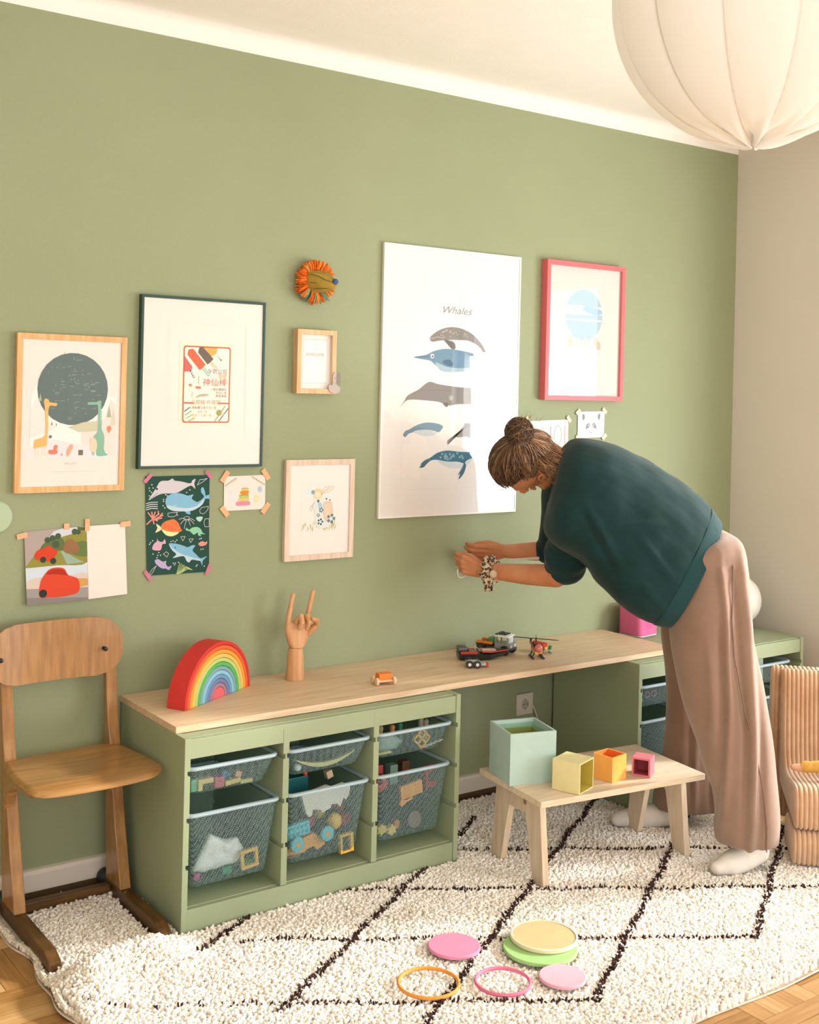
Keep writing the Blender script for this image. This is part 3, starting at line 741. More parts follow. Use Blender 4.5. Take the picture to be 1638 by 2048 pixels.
# truck
M = TR(1.404, -0.130, WT, rz=R(-66)) @ Matrix.Scale(1.18, 4); t = thing('brick_truck', 'grey brick-built off-road truck with black roof, behind the speedboat', 'toy truck', (1.392, -0.135, WT), GV)
for x in (-0.045, 0.036):
    for y in (-0.027, 0.027): wheel(t, M, x, y, 0.015, 0.011, DG)
s = MB(); bk(s, -8, -2.5, 5, 14, 5, 2, DG, M, False); bk(s, -8, -3, 7, 7, 6, 2, BK, M); bk(s, -8, -3.2, 9, 7, 1, 2, OR_, M); bk(s, -8, 2.2, 9, 7, 1, 2, OR_, M); bk(s, -3, -2, 9, 2, 4, 6, GN, M, False); s.build('chassis', None, t)
s = MB(); bk(s, 0, -3, 6, 6.4, 6, 5, GY, M, False); bk(s, 6.4, -2.6, 5, 0.5, 5.2, 2, DG, M, False)
for y in (-3, 2.4):
    bk(s, 0, y, 11, 0.6, 0.6, 6, GY, M, False); bk(s, 5.2, y, 11, 0.6, 0.6, 6, GY, M, False)
bk(s, 0, -3, 17, 5.8, 6, 1.5, WH, M); bk(s, 0.6, -2, 18.5, 4, 4, 1, BK, M); bk(s, 0.2, -3.2, 19.2, 1, 6.4, 0.8, BK, M, False); s.build('cab', None, t)
s = MB(); s.box((5.3 * U, -2.3 * U, 11.2 * U * 0.4), (5.5 * U, 2.3 * U, 16.6 * U * 0.4), None, M); s.build('windscreen', mat('pale_clear_plastic', '#c9d6d2', rough=0.15, spec=0.6), t)
s = MB()
for y in (-1.6, 1.6): s.cyl((6.4 * U, y * U, 8.5 * U * 0.4), (6.7 * U, y * U, 8.5 * U * 0.4), 0.005, 12, None, M)
s.build('headlights', WH, t)
# helicopter
M = TR(1.476, -0.262, WT, rz=R(-118)) @ Matrix.Scale(1.08, 4); t = thing('brick_helicopter', 'brick-built helicopter with long black rotor and red bubble nose', 'toy helicopter', (1.474, -0.262, WT), GV)
s = MB()
for y in (-0.018, 0.018):
    s.box((-0.03, y - 0.003, 0), (0.03, y + 0.003, 0.005), BK, M)
    for x in (-0.015, 0.015): s.cyl((x, y, 0.004), (x, y * 0.55, 0.022), 0.0025, 8, BK, M)
s.build('skids', None, t)
s = MB(); bk(s, -4, -1.5, 6, 8, 3, 2, YL, M, False); bk(s, -4, -1.5, 8, 7, 3, 3, RD, M, False); bk(s, -4, -1.5, 11, 5, 3, 3, BK, M); bk(s, -3, -1, 14, 3, 2, 2, RD, M); bk(s, -10, -0.5, 10, 6, 1, 1.5, RD, M); bk(s, -11, -0.4, 9, 1, 0.8, 6, BK, M, False); s.build('fuselage', None, t)
s = MB(); s.ball((0.028, 0, 0.036), (0.014, 0.014, 0.015), 14, 10, None, M); s.build('canopy', mat('red_tinted_bubble', '#cf6f6a', rough=0.12, spec=0.7), t, smooth=True)
s = MB(); s.cyl((-0.012, 0, 0.05), (-0.012, 0, 0.064), 0.0025, 8, None, M); s.cyl((-0.012, 0, 0.064), (-0.012, 0, 0.074), 0.001, 6, None, M)
for a in (R(66), R(246)):
    Mb = M @ TR(-0.012, 0, 0.060, rz=a); s.prism([(0.0, -0.004), (0.060, -0.005), (0.078, 0.0), (0.060, 0.005), (0, 0.004)], 'z', 0, 0.0018, None, Mb)
s.build('rotor', BK, t)
# red tank trailer
M = TR(1.556, -0.200, WT, rz=R(-75)); t = thing('brick_tank_trailer', 'red brick-built tank trailer with green tap, behind the helicopter', 'toy vehicle', (1.556, -0.200, WT), GV)
for y in (-0.022, 0.022): wheel(t, M, -0.012, y, 0.010, 0.006, GY)
s = MB(); bk(s, -4, -2, 3, 7, 4, 1, GY, M, False); bk(s, -4, -2, 4, 6, 4, 6, RD, M); bk(s, -4.3, -2.1, 5, 0.3, 4.2, 4, BK, M, False); s.build('tank', None, t)
s = MB(); bk(s, 2.4, -1.8, 4, 1, 1.4, 3, YL, M, False); s.cyl((0.030, 0.008, 0.012), (0.034, 0.008, 0.026), 0.006, 10, GN, M); s.cyl((0.034, -0.004, 0.006), (0.05, -0.016, 0.006), 0.004, 8, GN, M); s.build('fittings', None, t)

# ------------------------------------------------------------------ pink music box and its base, globe lamp
t = thing('music_box', 'bright pink rounded box speaker with dotted grille', 'speaker', (2.165, -0.075, 0.5605))
Mp = TR(2.184, -0.090, 0.566, rz=R(6))
PK = mat('bright_pink_fabric', '#df6a9a', rough=0.75, var=0.05, vscale=200, bump=0.1, bscale=500)
s = MB(); s.prism(rrect(-0.062, -0.058, 0.062, 0.058, 0.022, 6), 'z', 0.0015, 0.122, None, Mp); s.build('speaker_body', PK, t, smooth=True, bevel=0.004, seg=3)
s = MB()
for i in range(12):
    for j in range(12):
        if (i - 5.5) ** 2 + (j - 5.5) ** 2 < 36: s.cyl(((i - 5.5) * 0.0055, -0.0588, 0.062 + (j - 5.5) * 0.0055), ((i - 5.5) * 0.0055, -0.0578, 0.062 + (j - 5.5) * 0.0055), 0.0011, 6, None, Mp)
s.build('grille_dots', mat('dark_pink', '#8e2f5a'), t, kind='stuff')
s = MB(); s.prism(rrect(-0.052, -0.050, 0.072, 0.066, 0.022, 6), 'z', -0.005, 0.0005, None, Mp); s.build('charging_base', mat('white_gloss_plastic', '#e8e6e2', rough=0.25), t, smooth=True)
t = thing('globe_lamp', 'frosted white globe lamp behind the trousers in the room corner', 'lamp', (2.655, -0.20, 0.5605))
s = MB(); s.lathe([(0.0, 0.5605), (0.045, 0.5605), (0.045, 0.570), (0.030, 0.578), (0.0, 0.578)], 24, None, TR(2.655, -0.20)); s.build('foot', mat('white_gloss_plastic', '#e8e6e2'), t, smooth=True)
s = MB(); s.ball((2.655, -0.20, 0.681), 0.108, 32, 20); s.build('shade', mat('frosted_glass', '#dfddd2', rough=0.35, spec=0.5), t, smooth=True)

# ------------------------------------------------------------------ socket with cable
t = thing('wall_socket', 'white square wall socket above the mint box', 'socket', (1.650, -0.001, 0.33))
s = MB(); s.cbox((1.650, -0.006, 0.330), (0.082, 0.011, 0.082)); s.build('cover_plate', mat('socket_white', '#d6cdbf', rough=0.4), t, bevel=0.003, seg=3)
s = MB(); s.lathe([(0.0, 0.004), (0.0185, 0.004), (0.0195, 0.0125), (0.0215, 0.0125), (0.0215, 0.0)], 28, None, TR(1.650, 0.0, 0.330, rx=R(90))); s.build('socket_well', mat('socket_white', '#d6cdbf'), t, smooth=True)
s = MB(); s.cyl((1.650, -0.0121, 0.330), (1.650, -0.0118, 0.330), 0.0185, 28); s.build('well_shade_disc', mat('socket_shade', '#b3aa9b', rough=0.5), t)  # flat disc with the shade of the recess put into its colour
s = MB()
for x in (-0.008, 0.008): s.cyl((1.65 + x, -0.0128, 0.33), (1.65 + x, -0.0035, 0.33), 0.0025, 8)
s.box((1.6485, -0.013, 0.3475), (1.6515, -0.004, 0.3515)); s.box((1.6485, -0.013, 0.3085), (1.6515, -0.004, 0.3125)); s.build('contacts', STEEL, t)
s = MB(); s.tube([(1.690, -0.010, 0.320), (1.700, -0.012, 0.300), (1.712, -0.014, 0.27), (1.718, -0.015, 0.22), (1.716, -0.016, 0.12), (1.715, -0.020, 0.02)], 0.003, 8); s.build('cable', mat('cable_white', '#d9cfc2', rough=0.5), None, 'thin white cable hanging from the wall socket', 'cable', smooth=True)

# ------------------------------------------------------------------ small plywood table
TZ = 0.300
MT = TR(1.0165, -0.8065, 0, rz=R(-7.4))
t = thing('low_table', 'low pale plywood table with splayed board legs on the rug', 'table', (1.37, -0.67, 0.011))
s = MB(); s.prism(rrect(0, 0, 0.652, 0.356, 0.004, 2), 'z', TZ - 0.019, TZ, None, MT); s.build('table_top', BIRCH, t, bevel=0.001)
for x in (0.034, 0.596):
    y0, y1 = 0.026, 0.330
    for sg in (0, 1):
        def Yv(v): return y0 + v if sg == 0 else y1 - v
        p = [(Yv(0.0), 0.0115), (Yv(0.058), 0.0115), (Yv(0.104), TZ - 0.085), (Yv(0.120), TZ - 0.070), (Yv(0.120), TZ - 0.0195), (Yv(0.030), TZ - 0.0195)]
        if sg: p = p[::-1]
        s = MB(); s.prism(p, 'x', x, x + 0.022, None, MT); s.build('leg', BIRCHZ, t, bevel=0.001)
    s = MB(); s.box((x + 0.001, 0.1465, TZ - 0.082), (x + 0.021, 0.2095, TZ - 0.0195), None, MT); s.build('end_board', BIRCHZ, t, bevel=0.001)
s = MB(); s.box((0.057, 0.166, TZ - 0.075), (0.5955, 0.186, TZ - 0.0195), None, MT); s.build('stretcher', BIRCH, t, bevel=0.001)
s = MB()
s.cyl((0.0325, 0.135, TZ - 0.045), (0.0345, 0.135, TZ - 0.045), 0.009, 16, None, MT); s.build('dowel', wood('dowel_wood', '#b08a5c', '#94703f', 'x'), t)

def open_box(name, label, M, w, h, th_, m, m_in=None, depth=None, group='nesting boxes on the low table'):
    """box open at +z in its own frame: four walls and a floor; w,depth sides, h height"""
    d = depth or w; t_ = thing(name, label, 'toy box', tuple(M.translation), group)
    s = MB(); a, b = w / 2, d / 2
    o = [(-a, -b), (a, -b), (a, b), (-a, b)]; i_ = [(-a + th_, -b + th_), (a - th_, -b + th_), (a - th_, b - th_), (-a + th_, b - th_)]
    V = [(x, y, 0) for x, y in o] + [(x, y, h) for x, y in o] + [(x, y, h) for x, y in i_]
    s.add(V, [(3, 2, 1, 0), (0, 1, 5, 4), (1, 2, 6, 5), (2, 3, 7, 6), (3, 0, 4, 7), (4, 5, 9, 8), (5, 6, 10, 9), (6, 7, 11, 10), (7, 4, 8, 11)], m, M)
    s.build('box_wall', None, t_)
    s = MB(); V = [(x, y, h - 0.0002) for x, y in i_] + [(x, y, th_) for x, y in i_]
    s.add(V, [(0, 1, 5, 4), (1, 2, 6, 5), (2, 3, 7, 6), (3, 0, 4, 7), (4, 5, 6, 7)], m_in or m, M); s.build('box_lining', None, t_)
    return t_
def pm(n, c, **k): return mat(n, c, rough=0.65, spec=0.2, var=0.04, vscale=25, **k)
MM = TR(1.128, -0.590, TZ + 0.0005, rz=R(-16))
open_box('nesting_box', 'large mint green cube box standing open at the left of the low table', MM, 0.160, 0.163, 0.006, pm('mint_paint', '#b0c8be'))
open_box('nesting_box', 'sea green box standing inside the large mint box', MM @ TR(0, 0, 0.0065), 0.143, 0.144, 0.005, pm('sea_green_paint', '#8fb9a2'))
open_box('nesting_box', 'olive green box standing inside the mint box, innermost of the three', MM @ TR(0, 0, 0.012), 0.128, 0.127, 0.005, pm('olive_paint', '#8c9a52'))
# yellow box lying on its side, opening towards the front right
def side_box(cx, cy, nx, ny, w):
    n = Vector((nx, ny, 0)).normalized(); a = Vector((0, 0, 1)).cross(n)
    p = Vector((cx, cy, TZ + 0.0008 + w / 2)) - n * w / 2
    return Matrix(((a.x, 0, n.x, p.x), (a.y, 0, n.y, p.y), (0, 1, 0, p.z), (0, 0, 0, 1)))
open_box('nesting_box', 'pale yellow box lying on its side at the front of the low table', side_box(1.188, -0.7626, 0.33, -0.94, 0.095), 0.095, 0.095, 0.004, pm('pale_yellow_paint', '#e6dba4'), pm('yellow_inside', '#c9b650'))
open_box('nesting_box', 'orange box standing open between the yellow and red boxes', TR(1.360, -0.753, TZ + 0.0005, rz=R(8)), 0.075, 0.080, 0.004, pm('orange_paint', '#f2a955'), pm('orange_inside', '#ee7c36'))
open_box('nesting_box', 'smallest box, rose red, lying on its side at the right of the low table', side_box(1.481, -0.785, -0.87, -0.49, 0.060), 0.060, 0.060, 0.006, pm('rose_paint', '#cf7882'), pm('rose_inside', '#a84a54'))

# ------------------------------------------------------------------ rings and discs on the rug
RT = 0.0345
def disc(name, label, x, y, r, h, c, z=RT):
    s = MB(); s.lathe([(0, z), (r - 0.002, z), (r, z + 0.002), (r, z + h - 0.002), (r - 0.002, z + h), (0, z + h)], 48, None, TR(x, y))
    return s.build(name, pm('disc_' + c.strip('#'), c), None, label, 'disc', 'discs and rings lying on the rug', smooth=True)
def ring(label, x, y, r, w, h, c, z=RT):
    s = MB(); sec = [(r - w + w / 2 + w / 2 * math.cos(a), z + h / 2 + h / 2 * math.sin(a)) for a in [2 * PI * i / 10 for i in range(10)]]
    s.lathe(sec + [sec[0]], 48, None, TR(x, y), False)
    return s.build('toy_ring', pm('ring_' + c.strip('#'), c), None, label, 'ring', 'discs and rings lying on the rug', smooth=True)
disc('toy_disc', 'plain pink disc on the rug, leftmost of the flat discs', 0.5715, -0.9605, 0.071, 0.009, '#dc86a2')
disc('toy_disc', 'light green disc on the rug under the beige disc', 0.760, -1.0955, 0.1005, 0.010, '#9bc07c')
t = thing('rimmed_disc', 'beige disc with a pale raised rim, lying on the green disc', 'disc', (0.797, -1.069, RT + 0.0103), 'discs and rings lying on the rug')
s = MB(); s.lathe([(0, RT + 0.0103), (0.090, RT + 0.0103), (0.0925, RT + 0.013), (0.0925, RT + 0.021), (0.0905, RT + 0.0225), (0.0875, RT + 0.0225), (0.0860, RT + 0.0200), (0, RT + 0.0200)], 56, None, TR(0.797, -1.069)); s.build('disc_body', pm('cream_rim', '#e3d8b6'), t, smooth=True)
s = MB(); s.lathe([(0, RT + 0.0201), (0.0855, RT + 0.0201), (0.0855, RT + 0.0206), (0, RT + 0.0206)], 56, None, TR(0.797, -1.069)); s.build('disc_inlay', pm('beige_felt', '#cdb083'), t, label='beige centre')
disc('toy_disc', 'pale pink disc on the rug, nearest the front right', 0.7025, -1.245, 0.061, 0.009, '#e0a9b6')
ring('orange wooden ring on the rug', 0.394, -1.083, 0.081, 0.009, 0.010, '#df9345')
ring('dusty pink wooden ring on the rug between orange ring and pale disc', 0.557, -1.180, 0.0735, 0.008, 0.010, '#d9758f')

# ------------------------------------------------------------------ rug
LOWS = []     # footprints where the pile is pressed flat: (x0,x1,y0,y1)
LOWS += [(-0.006, 0.974, -0.478, 0.0), (1.783, 2.76, -0.478, 0.0)]
RX0, RX1, RY0, RY1 = -0.392, 2.150, -1.545, -0.050
def hump(x, y):
    h = np.zeros_like(x)
    a = np.clip((0.02 - x) / 0.12, 0, 1) * np.clip((x + 0.42) / 0.12, 0, 1)
    d = y + 0.535 + 0.35 * np.clip(-0.2 - x, 0, 1)
    h = 0.048 * a * np.where(d > 0, np.exp(-(d / 0.045) ** 2), np.exp(-(d / 0.11) ** 2))
    return h + 0.004 * np.sin(x * 9 + y * 5) * np.sin(y * 11 - x * 3) * (y < -0.6)
rug = thing('shag_rug', 'cream shaggy rug with dark brown diamond lines', 'rug', (0.9, -0.8, 0.0))
nx, ny = 160, 96
gx, gy = np.meshgrid(np.linspace(RX0, RX1, nx), np.linspace(RY0, RY1, ny), indexing='ij')
edge = 0.012 * np.sin(gy * 13) * (gx < RX0 + 0.01) + 0.006 * np.sin(gy * 31) * (gx < RX0 + 0.01)
top = 0.0095 + np.maximum(hump(gx, gy), 0)
VT = np.stack([gx + edge, gy + 0.006 * np.sin(gx * 9) * (gy < RY0 + 0.01), top], -1).reshape(-1, 3)
VB = VT.copy(); VB[:, 2] = np.maximum(VT[:, 2] - 0.0085, 0.0005)
idx = np.arange(nx * ny).reshape(nx, ny)
q = lambda a, b, c, d: np.stack([a.ravel(), b.ravel(), c.ravel(), d.ravel()], -1)
F = [q(idx[:-1, :-1], idx[1:, :-1], idx[1:, 1:], idx[:-1, 1:])]
o = nx * ny
F.append(q(idx[:-1, :-1], idx[:-1, 1:], idx[1:, 1:], idx[1:, :-1]) + o)
def sk(line): F.append(np.stack([line[:-1], line[1:], line[1:] + o, line[:-1] + o], -1))
sk(idx[0, :][::-1]); sk(idx[-1, :]); sk(idx[:, 0]); sk(idx[:, -1][::-1])
RUGB = mat('rug_backing', '#e9dfcf', rough=0.95, spec=0.05, var=0.2, vscale=60, bump=0.3, bscale=300)
npmesh('rug_backing', np.concatenate([VT, VB]), np.concatenate(F), [RUGB], rug, smooth=False)
YARN = mat('cream_wool', '#f5efe6', rough=0.95, spec=0.05, color2='#efe6d9', vscale=9, sheen=0.3)
YARN2 = mat('cream_wool_shade', '#efe6d8', rough=0.95, spec=0.05, color2='#e6d9c5', vscale=9, sheen=0.3)
DARKY = mat('dark_brown_wool', '#4a3530', rough=0.95, spec=0.05, color2='#33241f', vscale=30)
rs = np.random.RandomState(5)
def pressed(x, y, m=0.0):
    z = np.zeros(len(x), dtype=bool)
    for a, b, c, d in LOWS: z |= (x > a - m) & (x < b + m) & (y > c - m) & (y < d + m)
    return z
# chair runners, table legs and feet press the pile down
def near_seg(x, y, a, b, w):
    a = np.array(a); b = np.array(b); d = b - a
    tt = np.clip(((x - a[0]) * d[0] + (y - a[1]) * d[1]) / (d @ d), 0, 1)
    return np.hypot(x - a[0] - tt * d[0], y - a[1] - tt * d[1]) < w
FLAT = [((-0.052, -0.49), (-0.034, -0.03), 0.026), ((-0.366, -0.47), (-0.352, -0.06), 0.026), ((-0.36, -0.105), (-0.04, -0.09), 0.02)]
cs, sn = math.cos(R(-7.4)), math.sin(R(-7.4))
for lx in (0.045, 0.607):
    for ly in ((0.026, 0.078), (0.278, 0.330)):
        FLAT.append(((1.0165 + lx * cs - ly[0] * sn, -0.8065 + lx * sn + ly[0] * cs), (1.0165 + lx * cs - ly[1] * sn, -0.8065 + lx * sn + ly[1] * cs), 0.016))
FLAT += [((0.5715, -0.9605), (0.5716, -0.9605), 0.072), ((0.76, -1.0955), (0.7601, -1.0955), 0.100), ((0.7025, -1.245), (0.7026, -1.245), 0.061)]
FEET = [((1.60, -0.995), (1.745, -1.04), 0.035), ((1.64, -0.52), (1.80, -0.63), 0.036)]
def pile_points(step, x0, x1, y0, y1):
    gx, gy = np.meshgrid(np.arange(x0, x1, step), np.arange(y0, y1, step), indexing='ij')
    x = gx.ravel() + (rs.rand(gx.size) - 0.5) * step * 1.1; y = gy.ravel() + (rs.rand(gx.size) - 0.5) * step * 1.1
    return x, y
x, y = pile_points(0.0070, RX0 + 0.016, RX1 - 0.01, RY0 + 0.006, RY1)
keep = ~pressed(x, y) & ~near_seg(x, y, (1.90, -1.12), (2.3, -0.9), 0.0)
for a, b, w in FLAT[:7]: keep &= ~near_seg(x, y, a, b, w)
x, y = x[keep], y[keep]
hz = np.full(len(x), 0.021)
for a, b, w in FLAT[7:]: hz = np.where(near_seg(x, y, a, b, w), 0.0165, hz)
for a, b, w in FEET: hz = np.where(near_seg(x, y, a, b, w), 0.010, hz)
lowf = 0.5 + 0.5 * np.sin(x * 61 + 3 * np.sin(y * 47)) * np.sin(y * 53 + 2 * np.sin(x * 29))
hz *= 0.94 + 0.09 * lowf
P = np.stack([x, y, 0.0085 + np.maximum(hump(x, y), 0)], -1)
# the dark lines of the pattern
AL, BL_ = 0.625, -0.62
Ac = [-0.995, -1.397, -1.802, -2.19]; Bc = [0.219, -0.145, -0.53, -0.925]
def seg_pts(kind_, c, xa, xb, step):
    n = int(abs(xb - xa) * 1.18 / step); xs = np.linspace(xa, xb, n); k = AL if kind_ == 'a' else BL_
    return xs, k * xs + c
lines = []
lines += [('a', -0.995, 0.02, 1.25), ('a', -1.397, 0.20, 1.90), ('a', -1.802, 0.705, 2.10), ('a', -2.19, 1.322, 2.12), ('b', 0.219, 0.96, 2.05), ('b', -0.145, 0.46, 1.95), ('b', -0.53, 0.10, 1.335), ('b', -0.925, -0.36, 0.715), ('a', -0.60, -0.02, 0.80)]
PX, PY, SC_ = [], [], []
lineflag = np.zeros(len(x), dtype=bool)
for k_, c_, xa, xb in lines:
    wd = 0.005 if k_ == 'a' else 0.0018
    for rep in range(2 if k_ == 'a' else 1):
        xs, ys_ = seg_pts(k_, c_, xa, xb, 0.0052)
        off = (rs.rand(len(xs)) - 0.5) * 2 * wd + 0.004 * np.sin(xs * 23 + c_ * 9)
        sl = AL if k_ == 'a' else BL_
        nrm = np.array([-sl, 1]) / math.hypot(sl, 1)
        fx, fy = xs + nrm[0] * off, ys_ + nrm[1] * off
        fade = np.where(fx < 0.06, rs.rand(len(fx)) < np.clip((fx + 0.30) / 0.5, 0.06, 1), True)
        ok = fade & (fy > RY0 + 0.02) & (fy < RY1 - 0.01) & (fx > RX0 + 0.03) & ~pressed(fx, fy)
        PX.append(fx[ok]); PY.append(fy[ok])
px_, py_ = np.concatenate(PX), np.concatenate(PY)
for a, b, w in FLAT:
    k = ~near_seg(px_, py_, a, b, w); px_, py_ = px_[k], py_[k]
for a, b, w in FEET:
    k = ~near_seg(px_, py_, a, b, w); px_, py_ = px_[k], py_[k]
def tufts_h(name, P, r0, hs, mats, midx):
    global _h
    n = len(P); r = r0
    ang = rs.rand(n) * 2 * np.pi; ln = rs.rand(n) * 0.5 + 0.05
    r = r0 * (0.75 + 0.5 * rs.rand(n)); h = hs * (0.8 + 0.35 * rs.rand(n))
    dx, dy = np.cos(ang) * ln * h, np.sin(ang) * ln * h
    V = np.zeros((n, 9, 3), dtype=np.float32); a0 = rs.rand(n) * 1.5
    for k in range(4):
        a = a0 + k * np.pi / 2
        V[:, k, 0] = P[:, 0] + r * np.cos(a); V[:, k, 1] = P[:, 1] + r * np.sin(a); V[:, k, 2] = P[:, 2]
        V[:, 4 + k, 0] = P[:, 0] + dx * 0.7 + 0.98 * r * np.cos(a + 0.5); V[:, 4 + k, 1] = P[:, 1] + dy * 0.7 + 0.98 * r * np.sin(a + 0.5); V[:, 4 + k, 2] = P[:, 2] + h * 0.84
    V[:, 8, 0] = P[:, 0] + dx * 1.1; V[:, 8, 1] = P[:, 1] + dy * 1.1; V[:, 8, 2] = P[:, 2] + h
    tri = []
    for k in range(4):
        k2 = (k + 1) % 4; tri += [(k, k2, 4 + k2), (k, 4 + k2, 4 + k), (4 + k, 4 + k2, 8)]
    T = np.array(tri)[None] + (np.arange(n) * 9)[:, None, None]
    return npmesh(name, V.reshape(-1, 3), T.reshape(-1, 3), mats, rug, matidx=np.repeat(midx, 12), kind='stuff', smooth=True)
tufts_h('pile', P, 0.0060, hz, [YARN, YARN2], (rs.rand(len(P)) < 0.2 + 0.25 * (lowf < 0.3)).astype(np.int32))
ey = np.linspace(RY0 + 0.01, RY1 - 0.01, 900); ex = RX0 + 0.010 + 0.012 * np.sin(ey * 13) + 0.006 * np.sin(ey * 31) + rs.rand(900) * 0.012 - 0.006
PE = np.stack([ex, ey, 0.010 + np.maximum(hump(np.full(900, RX0 + 0.06), ey), 0) * 0.5], -1)
tufts_h('edge_tufts', PE, 0.0055, np.full(900, 0.011), [YARN2], np.zeros(900, dtype=np.int32))
PD = np.stack([px_, py_, 0.0085 + np.maximum(hump(px_, py_), 0)], -1)
o_ = tufts_h('dark_pattern_yarn', PD, 0.0030, np.full(len(PD), 0.0265), [DARKY], np.zeros(len(PD), dtype=np.int32)); o_['label'] = 'dark brown yarn of the diamond lines'
# woven side cord and fringe at the right end
s = MB(); n = 70; s.tube([(RX0 + 0.008 + 0.012 * math.sin(y_ * 13) + 0.006 * math.sin(y_ * 31), y_, 0.016 + 0.004 * math.sin(y_ * 37) + float(np.maximum(hump(np.array([RX0 + 0.06]), np.array([y_])), 0)[0]) * 0.5) for y_ in [RY0 + (RY1 - RY0) * i / n for i in range(n + 1)]], [0.0062 + 0.0012 * math.sin(i * 1.7) for i in range(n + 1)], 7, flat_=((0, 0, 1), 0.8))
s.build('edge_cord', mat('rug_cord', '#e6dccb', rough=0.95, spec=0.05, var=0.25, vscale=90, bump=0.4, bscale=200), rug, smooth=True)
s = MB()
for i in range(150):
    y_ = RY0 + 0.02 + (RY1 - RY0 - 0.5) * i / 150 + rnd.uniform(-0.004, 0.004); l = rnd.uniform(0.05, 0.085); b = rnd.uniform(-0.03, 0.03)
    s.tube([(RX1 - 0.005, y_, 0.010), (RX1 + l * 0.35, y_ + b * 0.3, 0.014), (RX1 + l * 0.7, y_ + b, 0.006), (RX1 + l, y_ + b * 1.6, 0.003)], [0.0018, 0.0018, 0.0015, 0.0008], 4)
s.build('fringe', YARN, rug, kind='stuff')

# ------------------------------------------------------------------ school chair on sled runners
ch = thing('school_chair', 'old varnished beech school chair on sled runners, beside the storage unit', 'chair', (-0.20, -0.25, 0.012))
def backrest(side):
    def fn(u_, v):
        h = 0.171; r_ = 0.075; z = 0.673 + h * v; d = min(v, 1 - v) * h
        w = 0.193 if d >= r_ else 0.193 - r_ + math.sqrt(max(0, r_ ** 2 - (r_ - d) ** 2))
        x = -0.232 + (2 * u_ - 1) * w
        y = -0.078 - 0.034 * ((x + 0.222) / 0.2) ** 2 + 0.012 * (v - 0.5)
        return (x, y + side, z)
    return fn
s = MB(); nu, nv = 36, 22
s.grid(backrest(-0.0045), nu, nv); k = len(s.v); s.grid(backrest(0.0045), nu, nv); s.f = s.f[:(nu - 1) * (nv - 1)] + [f[::-1] for f in s.f[(nu - 1) * (nv - 1):]]
per = [(i, 0) for i in range(nu)] + [(nu - 1, j) for j in range(1, nv)] + [(i, nv - 1) for i in range(nu - 2, -1, -1)] + [(0, j) for j in range(nv - 2, 0, -1)]
for i in range(len(per)):
    a, b = per[i], per[(i + 1) % len(per)]
    A, Bq = a[0] * nv + a[1], b[0] * nv + b[1]; s.f.append((Bq, A, A + k, Bq + k)); s.m.append(0)
s.build('backrest', CHAIRZ, ch, smooth=True, sharp=50)
SO = [(-0.330, -0.088), (-0.225, -0.070), (-0.110, -0.072), (-0.055, -0.086), (-0.032, -0.130), (-0.022, -0.200), (-0.013, -0.290), (-0.015, -0.355), (-0.040, -0.392), (-0.090, -0.410), (-0.220, -0.416), (-0.340, -0.412), (-0.382, -0.400), (-0.400, -0.370), (-0.404, -0.290), (-0.398, -0.200), (-0.390, -0.130), (-0.372, -0.100)]
def smooth_outline(P_, n=4):
    out = []
    L = len(P_)
    for i in range(L):
        p0, p1, p2, p3 = [Vector(P_[(i + k) % L]) for k in (-1, 0, 1, 2)]
        for j in range(n):
            w = j / n; out.append(tuple(0.5 * ((2 * p1) + (-p0 + p2) * w + (2 * p0 - 5 * p1 + 4 * p2 - p3) * w * w + (-p0 + 3 * p1 - 3 * p2 + p3) * w ** 3)))
    return out
OUT = smooth_outline(SO); cxs, cys = -0.21, -0.25
def seat(up):
    def fn(u_, v):
        i = int(round(u_ * len(OUT))) % len(OUT); p = OUT[i]; w = v
        x, y = cxs + (p[0] - cxs) * w, cys + (p[1] - cys) * w
        z = 0.466 - 0.010 * math.exp(-((x + 0.21) / 0.13) ** 2 - ((y + 0.2) / 0.12) ** 2) - 0.014 * max(0, (-y - 0.34) / 0.075) ** 2
        e = max(0, (w - 0.93) / 0.07); t_ = 0.0075 * math.sqrt(max(0, 1 - e * e)) 
        return (x, y, z + (t_ if up else -t_) - 0.0075)
    return fn
s = MB(); s.grid(seat(True), len(OUT), 20, cu=True); s.grid(seat(False), len(OUT), 20, cu=True)
h_ = len(OUT) * 19; s.f = [f[::-1] for f in s.f[:h_]] + s.f[h_:]
s.build('seat', CHAIRW, ch, smooth=True, sharp=70)
